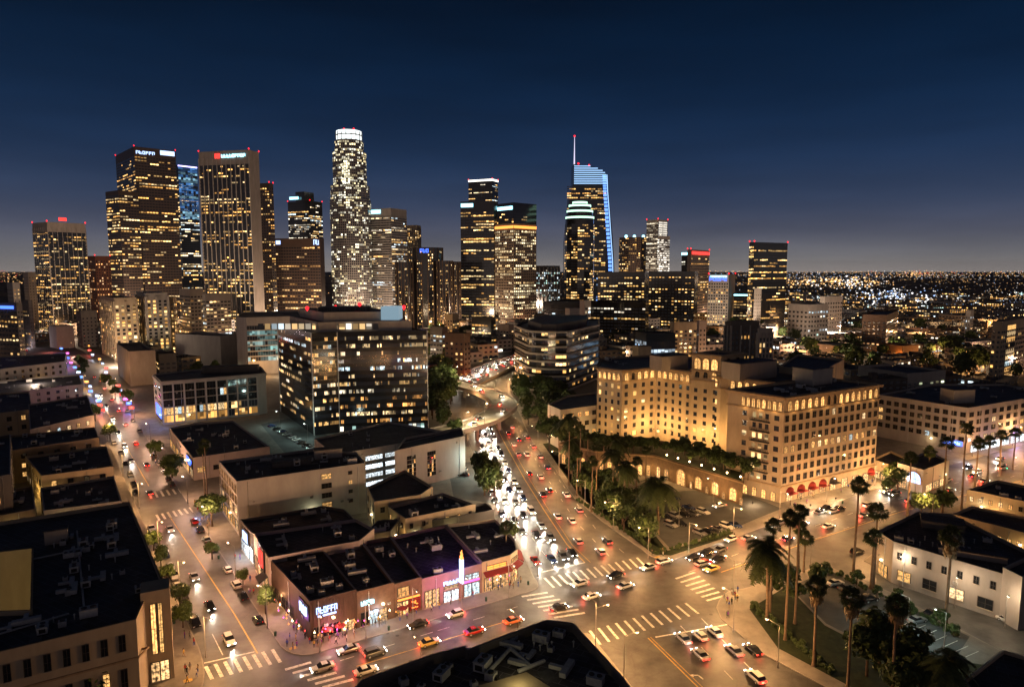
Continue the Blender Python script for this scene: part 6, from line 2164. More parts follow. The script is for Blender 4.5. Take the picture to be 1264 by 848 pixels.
# ------------------------------------------------------------ trees and palms
def crown_mesh(seed, n=2300, leaf=.33, rx_=3.5, rz_=2.7, clumps=22, m=None):
    g = random.Random(seed)
    mb = MB()
    cs = []
    for i in range(clumps):
        a = g.random() * 2 * PI; u = g.uniform(-.7, 1)
        r_ = rx_ * .62 * math.sqrt(g.random()) * math.sqrt(max(.1, 1 - u * u * .7))
        cs.append((r_ * math.cos(a), r_ * math.sin(a), u * rz_ * .62, g.uniform(.45, 1.3) * rx_ * .34))
    for i in range(n):
        c = g.choice(cs)
        d = Vector((g.gauss(0, 1), g.gauss(0, 1), g.gauss(0, 1))).normalized()
        p = Vector(c[:3]) + d * c[3] * (.6 + .45 * g.random())
        nn = (d + Vector((g.uniform(-.7, .7), g.uniform(-.7, .7), g.uniform(-.3, .9)))).normalized()
        t = nn.orthogonal().normalized(); b = nn.cross(t)
        a = g.random() * PI
        t, b = t * math.cos(a) + b * math.sin(a), b * math.cos(a) - t * math.sin(a)
        s = leaf * g.uniform(.6, 1.3)
        mb.face([p - t * s, p - b * s * .5, p + t * s, p + b * s * .5])
    return mb.mesh('crown', [m or M_leaf])


CR = [crown_mesh(i) for i in range(4)] + [crown_mesh(10 + i, 1700, .42, m=M_leafd) for i in range(3)]
TR = []
for i in range(3):
    g = random.Random(i); mb = MB(); mb.tube((0, 0, -.2), (.1, 0, 2.6), .22, .15, 7)
    for k in range(5):
        a = 2 * PI * k / 5 + g.random(); mb.tube((.1, 0, 2.2 + .15 * k), (1.6 * math.cos(a), 1.6 * math.sin(a), 4.4 + g.random()), .1, .03, 5)
    TR.append(mb.mesh('trunk', [M_bark]))
treen = {}


def tree(x, y, s, where, dense=False, z=.1, rz=None, adj=None, sq=1.0):
    g = random.Random(int(x * 13 + y * 7))
    k = treen.get(where, 0) + 1; treen[where] = k
    nm = 'street_tree' if not dense else 'bushy_tree'
    lab = ('%s %s %s' % (ORD[k - 1], adj or ('dense dark tree' if dense else 'small leafy tree'), where)) if k <= len(ORD) else '%s %s' % (adj or 'dense dark tree', where)
    r = empty(nm, (x, y, z), g.random() * 6 if rz is None else rz, lab, 'tree', 'trees ' + where)
    inst('trunk', TR[g.randrange(3)], r, (0, 0, 0), 0, (s, s, s))
    c = CR[4 + g.randrange(3)] if dense else CR[g.randrange(4)]
    inst('crown', c, r, (0, 0, (3.9 + .9) * s), g.random() * 6, (s * g.uniform(.9, 1.15), s * g.uniform(.9, 1.15), s * g.uniform(.85, 1.1) * sq))
    return r


def palm_meshes():
    out = {}
    # fan palm crowns
    for v in range(3):
        g = random.Random(50 + v); mb = MB()
        for i in range(64):
            a = g.random() * 2 * PI; el = g.uniform(-.75, 1.4); ln = g.uniform(.75, 1.25)
            d = Vector((math.cos(a) * math.cos(el), math.sin(a) * math.cos(el), math.sin(el)))
            hub = d * ln
            side = Vector((-math.sin(a), math.cos(a), 0))
            upv = side.cross(d).normalized()
            mb.face([Vector((0, 0, 0)), hub + side * .03, hub - side * .03])
            for k in range(11):
                t = (k - 5) / 5 * 1.75
                dd = (d * math.cos(t) + side * math.sin(t) + upv * g.uniform(-.25, .15)).normalized()
                mid = hub + dd * .42
                tip = hub + dd * g.uniform(.7, .95) + Vector((0, 0, -.3 * g.random() - .12))
                w2 = dd.cross(upv).normalized() * .085
                mb.face([hub, mid + w2, tip, mid - w2])
        out['fan%d' % v] = mb.mesh('crown', [M_frond])
        mb = MB()
        for i in range(70):
            a = g.random() * 2 * PI; r0 = .3; zz = -g.uniform(.0, 2.2)
            ln = g.uniform(.7, 1.3); o = g.uniform(.25, .8) * (1 + zz * .25)
            p0 = Vector((r0 * math.cos(a), r0 * math.sin(a), zz)); p1 = p0 + Vector((o * math.cos(a), o * math.sin(a), -ln * .5)); p2 = p0 + Vector((o * .8 * math.cos(a), o * .8 * math.sin(a), -ln * 1.1))
            s = Vector((-math.sin(a), math.cos(a), 0)) * .16
            mb.face([p0 - s * .4, p0 + s * .4, p1 + s]); mb.face([p0 - s * .4, p1 + s, p2, p1 - s])
        out['skirt%d' % v] = mb.mesh('dead_fronds', [M_dead])
    for v in range(2):      # feather palm
        g = random.Random(80 + v); mb = MB()
        for i in range(54):
            a = g.random() * 2 * PI; el = g.uniform(-.5, 1.3); L = g.uniform(3.0, 4.0)
            d = Vector((math.cos(a), math.sin(a), 0)); side = Vector((-math.sin(a), math.cos(a), 0))
            pts = []
            for k in range(9):
                t = k / 8
                pts.append(d * (L * (math.cos(el) * t + .12 * t * t)) + Vector((0, 0, L * (math.sin(el) * t - (.5 + .35 * math.cos(el)) * t * t))))
            for k in range(8):
                p, q_ = pts[k], pts[k + 1]
                for s in (-1, 1):
                    for h2 in (0, .33, .66):
                        b = p.lerp(q_, h2); wl = .8 * math.sin(PI * min(1, (k + h2 + 1.2) / 10)) + .15
                        tip = b + side * s * wl + (q_ - p).normalized() * .35 + Vector((0, 0, -.12 - .15 * g.random()))
                        mb.face([b, b + (q_ - p) * .42, tip])
                mb.face([p - side * .04, p + side * .04, q_ + side * .03, q_ - side * .03])
        out['feather%d' % v] = mb.mesh('crown', [M_frond])
    for v in range(2):
        g = random.Random(90 + v); mb = MB(); n = 14; px_ = py_ = 0
        P_ = [(0, 0)]
        for i in range(n): px_ += g.uniform(-.05, .07); P_.append((px_, 0))
        for i in range(n):
            z0_, z1_ = i / n, (i + 1) / n
            r0 = .26 - .12 * z0_ + (.1 if i == 0 else 0); r1 = .26 - .12 * z1_
            mb.tube((P_[i][0], 0, z0_ * 10), (P_[i + 1][0], 0, z1_ * 10), r0, r1, 8, caps=False)
        out['trunk%d' % v] = (mb.mesh('trunk', [M_trunk]), px_)
    return out


PMM = palm_meshes()
palmn = {}


def palm(px, pyc, pyb, where, kind='fan', s=1.25, lab=None):
    """crown centre at (px,pyc), foot at row pyb"""
    b = G(px, pyb)
    h = max(4.0, zat(pyc, b.y))
    g = random.Random(int(px * 31 + pyb))
    v = g.randrange(3)
    k = palmn.get(where, 0) + 1; palmn[where] = k
    r = empty('palm_tree', (b.x, b.y, .1), g.random() * 6, lab or '%s %s palm %s' % (ORD[k - 1], 'tall fan' if kind != 'feather' else 'bushy feather', where), 'palm tree', 'palms ' + where)
    tm, lean = PMM['trunk%d' % g.randrange(2)]
    inst('trunk', tm, r, (0, 0, 0), 0, (s * .95, s * .95, h / 10))
    if kind == 'feather':
        inst('crown', PMM['feather%d' % g.randrange(2)], r, (lean * s, 0, h), 0, (s, s, s))
    else:
        inst('crown', PMM['fan%d' % v], r, (lean * s, 0, h), 0, (s, s, s))
        if kind == 'skirt':
            inst('dead_fronds', PMM['skirt%d' % v], r, (lean * s, 0, h - .1), 0, (s * 1.3, s * 1.3, s))
    return r


for p in ((1053, 600, 716), (1078, 632, 726), (1075, 664, 727)): palm(*p, 'in front of the white office', s=1.5)
for p in ((1167, 662, 770),): palm(*p, 'in the lane hedge', 'skirt', 1.6)
for p in ((969, 640, 790), (981, 632, 770), (950, 650, 760)): palm(*p, 'at the park corner', 'fan', 1.2)
palm(946, 676, 765, 'at the park corner', 'feather', 1.6, 'broad date palm with drooping fronds at the park corner')
palm(1004, 724, 822, 'above the dark park, with dry skirts', 'skirt', 1.35)
palm(1046, 738, 852, 'above the dark park, with dry skirts', 'skirt', 1.35)
palm(1100, 748, 868, 'above the dark park, with dry skirts', 'skirt', 1.35)
palm(1166, 815, 880, 'at the bottom right', 'feather', 1.3, 'low feather palm at the bottom right beside the car park')
palm(812, 598, 660, 'in the hotel forecourt', 'feather', 1.7, 'large dark date palm standing in the hotel forecourt')
for p in ((1186, 530, 632), (1218, 545, 600), (1233, 538, 588), (1120, 566, 637), (1163, 548, 632), (1145, 558, 596), (1250, 535, 580), (1203, 548, 606)): palm(*p, 'along the boulevard before the five storey white block', s=1.5)
for p in ((702, 516, 600), (716, 530, 606), (736, 552, 620), (725, 540, 590), (756, 560, 625), (771, 575, 635), (690, 525, 575), (745, 545, 600), (785, 570, 620), (762, 545, 600), (712, 560, 612), (775, 548, 600), (797, 556, 606), (730, 570, 632), (705, 545, 585)):
    palm(*p, 'crowding the left end of the hotel', 'feather' if p[0] % 3 == 0 else 'fan', 1.2)
for p in ((256, 548, 618), (253, 556, 616)): palm(*p, 'in front of the low market building', s=1.2)
palm(625, 652, 700, 'beside the yellow lit corner shop', 'fan', 1.3)
for p in ((985, 652, 700), (992, 664, 706)): palm(*p, 'in front of the hotel corner', s=1.3)

TS = [((262, 650), 1.5, 'on the right pavement of the side street'), ((262, 690), .7, 'on the right pavement of the side street'), ((300, 722), .6, 'on the right pavement of the side street'), ((328, 758), .95, 'on the right pavement of the side street'),
      ((192, 566), 1.1, 'on the right pavement of the side street'), ((213, 590), 1.3, 'on the right pavement of the side street'), ((212, 598), 1.0, 'on the right pavement of the side street'), ((158, 500), 1.3, 'on the right pavement of the side street'),
      ((190, 680), .8, 'on the left pavement of the side street'), ((199, 700), .8, 'on the left pavement of the side street'), ((207, 724), .8, 'on the left pavement of the side street'), ((222, 752), .9, 'on the left pavement of the side street'), ((226, 775), .8, 'on the left pavement of the side street'),
      ((136, 545), 1.1, 'on the left pavement of the side street'), ((118, 520), 1.2, 'on the left pavement of the side street'),
      ((630, 672), .9, 'beside the shops near the main crossing')]
for (p, s, wv) in TS:
    c = g2(*p); tree(c[0], c[1], s, wv)
for (p, s) in (((55, 870), 1.7), ((92, 868), 1.9), ((72, 862), 1.6), ((108, 880), 1.5)):
    c = g2(*p); tree(c[0], c[1], s, 'in front of the corner stone building')
for (p, s) in (((592, 596), 1.5), ((604, 600), 1.4), ((598, 612), 1.5), ((610, 612), 1.3)):
    c = g2(*p); tree(c[0], c[1], s, 'clipped beside the small car park', True, adj='round dark tree', sq=1.25)
g3 = random.Random(9)


def grove(n, x0, x1, y0, y1, s0, s1, where, gap=4, dense=True, poly=None):
    k = t = 0; pl = []
    while k < n and t < n * 40:
        t += 1
        px, py = g3.uniform(x0, x1), g3.uniform(y0, y1)
        if poly and not inside(poly, px, py): continue
        g = G(px, py)
        if any((g.x - a) ** 2 + (g.y - b) ** 2 < gap * gap for a, b in pl): continue
        if any(inside(q_, g.x, g.y) for q_ in BUILT): continue
        pl.append((g.x, g.y)); k += 1
        tree(g.x, g.y, g3.uniform(s0, s1), where, dense)


BUILT = [q_ for q_ in OCCP if q_ not in []][:0]
BLD_POLYS = []
for o in list(bpy.data.objects):
    if o.type == 'MESH' and o.name.split('.')[0] == 'wall' and o.parent is not None and len(o.data.polygons) < 80:
        pass
BUILT = OCCP[:len(OCCP) - 0]
NB = [i for i, q_ in enumerate(OCCP)]
ROADSTART = len(OCCP)
road_set = [tuple(map(tuple, q_)) for q_ in OCCP[-5:]]
BUILT = [q_ for q_ in OCCP if q_ not in OCCP[-9:]]
grove(24, 530, 566, 455, 560, 1.5, 2.3, 'between the black glass office and the ramp', 6, poly=[(530, 450), (556, 466), (560, 500), (545, 520), (560, 530), (565, 560), (532, 528)])
grove(22, 640, 705, 470, 560, 1.3, 2.2, 'between the highway and the hotel', 6, poly=[(640, 485), (700, 480), (706, 560), (690, 575), (662, 545), (642, 510)])
grove(26, 700, 830, 590, 690, .8, 1.4, 'in the dark forecourt garden of the hotel', 4, poly=[(700, 590), (745, 600), (790, 625), (800, 650), (822, 680), (806, 684), (760, 652), (715, 612)])
grove(12, 790, 912, 546, 575, .7, 1.1, 'on the hotel roof garden', 4, poly=[(750, 545), (812, 552), (905, 582), (905, 572), (880, 556)]) if False else None
for i, f in enumerate((.02, .05, .1, .15, .2, .28, .33, .42, .47, .57, .63, .7, .76, .85, .9, .95)):
    l = world_on(PW[2], PW[3], f, -5.5 - 3.4 * (i % 3), PH - .9); tree(l[0], l[1], .8 + .1 * (i % 3), 'on the hotel roof garden', True, PH - .9)
for i in range(14):
    l = world_on(PW[0] if i < 5 else PW[1], PW[1] if i < 5 else PW[2], (i % 5 + .5) / 5 if i < 5 else (i - 4.5) / 9, -5 - 3 * (i % 2), PH - .9); tree(l[0], l[1], .85, 'on the hotel roof garden', True, PH - .9)
grove(5, 925, 1015, 700, 765, .7, 1.1, 'under the palms at the park corner', 4, poly=[(932, 748), (960, 714), (1005, 706), (1010, 730), (975, 760)])
grove(10, 1060, 1180, 780, 880, 1.1, 1.6, 'in the dark corner park under the tall palms', 4.5, poly=[(1062, 812), (1090, 820), (1128, 832), (1140, 870), (1120, 880), (1050, 838)])
grove(9, 1000, 1200, 695, 800, .4, .6, 'in the hedge along the lane', 4, poly=[(1012, 702), (1100, 738), (1200, 790), (1190, 796), (1095, 745), (1010, 708)])
grove(14, 1095, 1150, 590, 625, .8, 1.3, 'beside the domed shop', 4, poly=[(1085, 595), (1120, 585), (1175, 570), (1180, 580), (1120, 605), (1090, 612)])
grove(10, 225, 290, 440, 475, 1.1, 1.6, 'in the small tree square at upper left', 7)
grove(30, 740, 900, 425, 452, 1.6, 2.6, 'behind the hotel', 9)
grove(60, 900, 1300, 410, 480, 1.6, 3.0, 'scattered over the right hand plain', 12)
grove(34, 530, 640, 405, 470, 1.5, 2.4, 'on the slope left of the highway', 9, poly=[(530, 400), (600, 410), (575, 450), (552, 468), (532, 460)])
grove(7, 60, 200, 450, 500, 1.0, 1.5, 'at the far end of the side street', 8, poly=[(85, 440), (120, 450), (175, 520), (150, 505), (100, 470)])
for (px, py) in ((1136, 640), (1150, 640), (1163, 636)):
    c = g2(px, py); tree(c[0], c[1], 1.2, 'clipped on the pavement behind the white office', True)
# hedge and bushes of the forecourt edge
bush = crown_mesh(99, 500, .22, 1.1, .8, 6, M_leafd)
bn = 0
for a, b, n_ in (((712, 622), (803, 682), 22), ((806, 690), (905, 662), 16), ((925, 750), (1030, 838), 24), ((1015, 705), (1185, 790), 20)):
    for i in range(n_):
        t = (i + .5) / n_; c = g2(a[0] + (b[0] - a[0]) * t + g3.uniform(-2, 2), a[1] + (b[1] - a[1]) * t - 4)
        o = bpy.data.objects.new('bush', bush); COL.objects.link(o); o.location = (c[0], c[1], .75); s = g3.uniform(.8, 1.4); o.scale = (s, s, s); o.rotation_euler[2] = g3.random() * 6
        reg = ('along the boulevard garden edge', 'along the forecourt pavement', 'along the park kerb', 'along the lane')[(22, 16, 24, 20).index(n_)]
        tag(o, 'low dark clipped bush %s' % reg, 'bush', 'bushes ' + reg)


# ------------------------------------------------------------ cars
def loft(mb, secs, m=0, cap=True):
    n = len(secs[0])
    V = [p for s in secs for p in s]
    F = [(i * n + j, i * n + (j + 1) % n, (i + 1) * n + (j + 1) % n, (i + 1) * n + j) for i in range(len(secs) - 1) for j in range(n)]
    if cap: F += [tuple(range(n))[::-1], tuple(range((len(secs) - 1) * n, len(secs) * n))]
    mb.poly(V, F, m)


def car_proto(kind):
    L, Wd, zb, belt, roof = {'sedan': (4.7, 1.84, .28, .92, 1.45), 'suv': (4.75, 1.95, .34, 1.08, 1.74), 'hatch': (4.1, 1.78, .28, .95, 1.5), 'van': (5.1, 2.0, .3, 1.15, 2.0)}[kind]
    h = Wd / 2
    r = empty('parked_car', (0, 0, 0))
    mb = MB()

    def sec(x, w_, z0, z1):
        return [(x, -w_ * .9, z0), (x, w_ * .9, z0), (x, w_, z0 + .22), (x, w_ * .99, z1 - .16), (x, w_ * .9, z1), (x, -w_ * .9, z1), (x, -w_ * .99, z1 - .16), (x, -w_, z0 + .22)]
    hood = belt - (.16 if kind != 'van' else .1)
    st = [(-L / 2, h * .8, zb + .12, belt - .2), (-L / 2 + .12, h * .92, zb + .02, belt - .06), (-L / 2 + .6, h, zb, belt), (-.2, h, zb, belt), (L * .2, h, zb, belt - .02), (L * .32, h * .99, zb, hood), (L / 2 - .25, h * .92, zb, hood - .1), (L / 2 - .05, h * .82, zb + .05, hood - .26), (L / 2, h * .74, zb + .12, hood - .34)]
    loft(mb, [sec(*s) for s in st])
    f0, f1 = {'sedan': (-.36, .2), 'suv': (-.46, .19), 'hatch': (-.45, .2), 'van': (-.47, .24)}[kind]
    b0, t0, t1, b1 = L * f0, L * f0 + {'sedan': .75, 'suv': .3, 'hatch': .4, 'van': .15}[kind], L * f1 - {'sedan': .8, 'suv': .7, 'hatch': .7, 'van': .6}[kind], L * f1 + .05
    # roof panel
    rw = h * .76
    loft(mb, [[(t0 - .05, -rw, roof - .06), (t0 - .05, rw, roof - .06), (t0 + .1, rw * .9, roof), (t0 + .1, -rw * .9, roof)][:4],
              [(t1 + .05, -rw, roof - .06), (t1 + .05, rw, roof - .06), (t1 - .1, rw * .9, roof), (t1 - .1, -rw * .9, roof)]])
    mb.build('body', mat('car_paint', (.3, .3, .3), .3, 0), r, smooth=False)
    g = MB()
    wb = h * .9
    bl = belt - .02
    V = [(b0, -wb, bl), (b0, wb, bl), (b1, wb, bl), (b1, -wb, bl), (t0, -rw, roof - .05), (t0, rw, roof - .05), (t1, rw, roof - .05), (t1, -rw, roof - .05)]
    g.poly(V, [(0, 4, 5, 1), (1, 5, 6, 2), (2, 6, 7, 3), (3, 7, 4, 0)])
    g.build('glazing', M_glass, r)
    wh = MB(); wr = .34 if kind in ('sedan', 'hatch') else .38
    wh.tube((0, -.11, 0), (0, .11, 0), wr, wr, 12, 0); wh.tube((0, -.125, 0), (0, .125, 0), wr * .6, wr * .6, 8, 1)
    wm = wh.mesh('wheel', [M_black, M_steel])
    for x in (-L * .3, L * .31):
        for y in (-h + .08, h - .08):
            inst('wheel', wm, r, (x, y, wr))
    for nm, x, mt_, sz in (('headlight', L / 2 - .14, None, .2), ('tail_light', -L / 2 + .02, None, .2)):
        b = MB(); b.box(-.09, -.2, -.08, .09, .2, .08)
        me = b.mesh(nm, [mat('clear_headlamp_glass', (.6, .6, .6), .1, 0) if nm == 'headlight' else mat('red_lamp_glass', (.25, .01, .01), .2, 0)])
        for s in (-1, 1):
            inst(nm, me, r, (x, s * (h * .66), (hood if x > 0 else belt) - .26))
    return r


CARS = {k: car_proto(k) for k in ('sedan', 'suv', 'hatch', 'van')}
for k, r in CARS.items(): KIDS[r.name] = list(r.children)
PAINT = {'white': mat('white_car_paint', (.62, .61, .58), .25, 0, spec=.6), 'black': mat('black_car_paint', (.012, .012, .014), .2, 0, spec=.7), 'silver': mat('silver_car_paint', (.35, .36, .37), .28, 0, metal=.5),
         'grey': mat('grey_car_paint', (.10, .105, .11), .25, 0, spec=.6), 'red': mat('red_car_paint', (.32, .015, .012), .25, 0, spec=.6), 'blue': mat('blue_car_paint', (.02, .04, .12), .25, 0, spec=.6),
         'yellow': mat('yellow_car_paint', (.6, .42, .12), .3, 0), 'orange': mat('orange_car_paint', (.5, .12, .03), .3, 0)}
HL = emi('headlight_on', (1, .93, .8), 30); TL = emi('tail_light_on', (1, .02, .012), 7)
cused = set(); carn = {}
ADJ = {'sedan': 'saloon car', 'suv': 'SUV', 'hatch': 'hatchback', 'van': 'van'}


def car(px, py, ang, col, kind, where, on=False, brake=False, world=None, spot=0.0, name=None, z=None):
    src = CARS[kind]
    o = copy_tree(src) if kind in cused else src
    if kind in cused: pass
    cused.add(kind)
    p = world or g2(px, py)
    zz = (z if z is not None else (.012))
    o.location = (p[0], p[1], zz)
    o.rotation_euler = (0, 0, ang)
    o.name = name or ('car' if on or brake else 'parked_car')
    ch = list(o.children)
    for c in ch:
        b = c.name.split('.')[0]
        if b == 'body':
            c.material_slots[0].link = 'OBJECT'; c.material_slots[0].material = PAINT[col]
        elif b == 'headlight' and on:
            c.material_slots[0].link = 'OBJECT'; c.material_slots[0].material = HL
        elif b == 'tail_light' and (on or brake):
            c.material_slots[0].link = 'OBJECT'; c.material_slots[0].material = TL
    st = 'with lights on' if on else ''
    key = (col, kind, where, st); k = carn.get(key, 0) + 1; carn[key] = k
    o['label'] = ' '.join(('%s %s %s %s %s' % (ORD[k - 1] if k > 0 else '', col, ADJ[kind], st, where)).split())
    carn.setdefault('obj', []).append((key, o))
    o['category'] = 'car' if kind != 'van' else 'van'
    o['group'] = 'cars ' + where
    if spot:
        d = (math.cos(ang), math.sin(ang))
        pt('headlamp_beam', (p[0] + d[0] * 2.5, p[1] + d[1] * 2.5, zz + .75), spot, (1, .9, .72), .12, spot=62, direction=(d[0], d[1], -.16), blend=.8)
        pt('tail_glow', (p[0] - d[0] * 2.6, p[1] - d[1] * 2.6, zz + .7), spot * .06, (1, .08, .04), .12)
    return o


def hd(a, b):
    a, b = Vector(g2(*a)), Vector(g2(*b)); d = b - a
    return math.atan2(d.y, d.x)


A_R1 = hd((318, 806), (206, 632))            # up the side street, away from the camera
A_R2 = hd((440, 822), (640, 762))            # along the cross street towards the right
A_R2b = hd((890, 700), (1110, 632))
A_R3s = hd((820, 800), (760, 740))           # up the boulevard across the crossing
A_R4 = hd((1066, 692), (1225, 758))
RSide = 'parked on the right kerb of the side street'
for (x, y, c, k) in ((240, 645, 'red', 'sedan'), (247, 656, 'black', 'suv'), (255, 668, 'grey', 'sedan'), (262.5, 678, 'silver', 'sedan'), (281, 705, 'white', 'hatch'), (291.5, 724, 'white', 'suv'), (300, 738, 'black', 'sedan'), (318.5, 767, 'black', 'hatch'),
                     (183, 551, 'black', 'sedan'), (190, 564, 'grey', 'suv'), (197, 574, 'white', 'sedan'), (203, 584, 'silver', 'sedan'), (208, 592.5, 'black', 'sedan'), (212, 600, 'black', 'suv'), (172, 533, 'silver', 'suv'), (164, 520, 'black', 'sedan'), (157, 508, 'white', 'sedan')):
    car(x, y, A_R1, c, k, RSide)
LSide = 'parked on the left kerb of the side street'
for (x, y, c, k) in ((187, 654, 'white', 'sedan'), (191.5, 664, 'silver', 'suv'), (204, 686, 'blue', 'sedan'), (210, 702, 'white', 'sedan'), (215, 713, 'white', 'suv'), (219.5, 726, 'white', 'sedan'), (227, 740, 'black', 'suv'), (241, 771, 'black', 'suv'),
                     (149, 560, 'silver', 'sedan'), (155, 574, 'black', 'sedan'), (161, 588, 'grey', 'suv'), (165, 599, 'black', 'sedan'), (168, 609, 'black', 'hatch'), (141, 548, 'white', 'sedan'), (131, 528, 'black', 'sedan')):
    car(x, y, A_R1 + PI, c, k, LSide)
SS = 'driving on the side street'
car(283, 793, A_R1 + PI, 'white', 'suv', SS, True, spot=900)
car(259, 750, A_R1 + PI, 'black', 'sedan', SS, True, spot=900)
car(240, 714, A_R1 + PI, 'silver', 'sedan', SS, True, spot=900)
car(210, 655, A_R1 + PI, 'white', 'sedan', SS, True, spot=900)
car(185, 652 - 42, A_R1, 'grey', 'sedan', SS, True, spot=600)
for i, (x, y) in enumerate(((162, 570), (154, 552), (146, 535), (139, 518), (131, 502), (124, 489))): car(x, y, A_R1 + PI, ('white', 'silver', 'black', 'white', 'grey', 'silver')[i], ('sedan', 'suv')[i % 2], SS, True, spot=1200)
for i, (x, y) in enumerate(((181, 575), (168, 549), (155, 525), (146, 508), (138, 494), (129, 480))): car(x, y, A_R1, ('black', 'red', 'white', 'grey', 'silver', 'white')[i], ('sedan', 'suv')[i % 2], SS, True, spot=700)
g4 = random.Random(12)
for i in range(44):       # jam where the side street opens out
    px, py = g4.uniform(-10, 128), g4.uniform(418, 478)
    if not (py > 418 and px < 20 + (py - 400) * 1.5): continue
    g = G(px, py)
    if any(inside(q_, g.x, g.y) for q_ in BUILT): continue
    if not free(g.x, g.y, 0) and not inside(OCCP[-9 + 0] if len(OCCP) > 9 else [], g.x, g.y): pass
    car(px, py, A_R1 + (0 if g4.random() < .6 else PI), g4.choice(('white', 'black', 'silver', 'red')), g4.choice(('sedan', 'suv')), 'in the distant jam up the side street', True)
CS = 'on the cross street before the shops'
car(516, 773, A_R2 + PI, 'black', 'sedan', CS, True, spot=900)
car(562, 760, A_R2 + PI, 'white', 'hatch', CS, True, spot=900)
car(634, 768, A_R2, 'orange', 'sedan', CS, True, spot=700)
car(586, 781, A_R2, 'red', 'sedan', CS, True, spot=700)
car(530, 795, A_R2, 'yellow', 'sedan', CS, True, spot=900)
car(463, 808, A_R2, 'grey', 'suv', CS, True, spot=900)
car(430, 808 - 4, A_R2 + PI, 'silver', 'sedan', CS, True, spot=900)
car(398, 826, A_R2 + PI, 'white', 'sedan', CS, True, spot=900)
car(452, 830, A_R2, 'white', 'sedan', CS, True, spot=700)
BQ = 'waiting at the boulevard stop line'
def r3dir(p, q_): return hd(p, q_)
for (x, y, c, k) in ((706, 684, 'black', 'sedan'), (695, 689, 'grey', 'suv'), (681, 692, 'blue', 'sedan'), (661, 694, 'red', 'sedan')):
    car(x, y, hd((690, 680), (712, 704)), c, k, BQ, True, spot=1300)
# boulevard lanes: toward the camera (white) and away (red)
WL = [[(684, 672), (655, 632), (632, 592), (615, 555), (602, 522)], [(672, 676), (642, 632), (620, 590), (606, 556), (594, 525)], [(660, 680), (632, 640), (609, 592), (597, 558), (586, 528)], [(650, 686), (624, 645), (604, 604)]]
RL = [[(748, 690), (710, 650), (676, 604), (650, 562), (632, 528)], [(765, 685), (728, 648), (692, 603), (665, 562), (645, 532)], [(735, 694), (696, 650), (664, 604), (640, 562), (624, 528)]]


def stream(lines, on_toward, gap, cols, where, spot, jit=.4, z=None):
    for li, ln in enumerate(lines):
        W_ = [Vector(g2(*p)) for p in ln]
        s = 4 + li * 5
        for a, b in zip(W_[:-1], W_[1:]):
            L = (b - a).length; d = (b - a).normalized()
            while s < L:
                p = a + d * s
                ang = math.atan2(d.y, d.x) + (PI if on_toward else 0)
                car(0, 0, ang, g4.choice(cols), g4.choice(('sedan', 'sedan', 'suv', 'hatch', 'van' if g4.random() < .2 else 'sedan')), where, True, world=(p.x, p.y), spot=spot)
                s += gap * g4.uniform(1 - jit, 1 + jit)
            s -= L


CC = ('white', 'black', 'silver', 'grey', 'white', 'blue')
stream(WL, True, 13, CC, 'coming down the boulevard', 2600)
stream(RL, False, 24, CC, 'going up the boulevard', 900)
stream([[(806, 699), (880, 678), (1000, 645), (1120, 612), (1240, 578)], [(835, 706), (905, 688), (1010, 655), (1125, 620), (1240, 588)]], False, 25, CC, 'on the cross street past the hotel', 1800)
stream([[(1240, 566), (1120, 600), (1000, 634), (900, 668)], [(1250, 572), (1120, 607), (1000, 640)]], False, 26, CC, 'coming along the hotel side', 2000)
for (x, y, a_) in ((690, 752, 0), (730, 738, 0), (772, 725, 0), (760, 712, 1), (800, 702, 1), (715, 722, 1)):
    car(x, y, A_R2 + a_ * PI, g4.choice(CC), 'sedan', 'crossing the main junction', True, spot=1300)
# on ramp and highway
def along(Sp, idxs, off, fl, where, spot=1200, rev=False):
    for j, i in enumerate(idxs):
        if i >= len(Sp) - 1: continue
        d = (Sp[i + 1] - Sp[i]); dz = Sp[i].z; d.z = 0; d.normalize(); n = Vector((-d.y, d.x, 0))
        p = Sp[i] + n * off
        car(0, 0, math.atan2(d.y, d.x) + (PI if rev else 0), g4.choice(CC), g4.choice(('sedan', 'suv')), where, True, world=(p.x, p.y), z=dz + .02, spot=spot)


along(RS, (8, 20, 33, 44), 2.2, 0, 'on the curved ramp', 2500); along(RS, (14, 27, 40), -2.2, 0, 'on the curved ramp', 2500, True)
along(FS, tuple(range(1, 32, 3)), 5, 0, 'on the raised highway', 4000, True); along(FS, tuple(range(0, 31, 3)), 8.6, 0, 'on the raised highway', 4000, True); along(FS, tuple(range(2, 31, 4)), 1.8, 0, 'on the raised highway', 4000, True)
along(FS, (3, 8, 13, 18, 23, 28), -2.5, 0, 'on the raised highway', 600); along(FS, tuple(range(1, 31, 4)), -6, 0, 'on the raised highway', 600)
Q = 'queued below the crossing'
for (x, y, c, k) in ((843, 790, 'silver', 'sedan'), (864, 787, 'white', 'hatch'), (882, 782, 'white', 'sedan'), (864, 810, 'silver', 'sedan'), (906, 805, 'silver', 'sedan'), (929, 804, 'black', 'sedan'), (932, 838, 'white', 'suv')):
    car(x, y, A_R3s, c, k, Q, True, spot=500)
for (x, y, c, k) in ((801, 812, 'white', 'sedan'), (771, 770, 'black', 'sedan')):
    pass
Q2 = 'queued on the hotel side of the crossing'
for (x, y, c, k) in ((856, 690, 'black', 'sedan'), (872, 685, 'black', 'suv'), (888, 680, 'grey', 'sedan'), (868, 697, 'red', 'sedan'), (886, 692, 'black', 'sedan'), (878, 704, 'yellow', 'sedan')):
    car(x, y, A_R2b + PI, c, k, Q2, True, spot=500)
F_ = 'parked in the hotel forecourt'
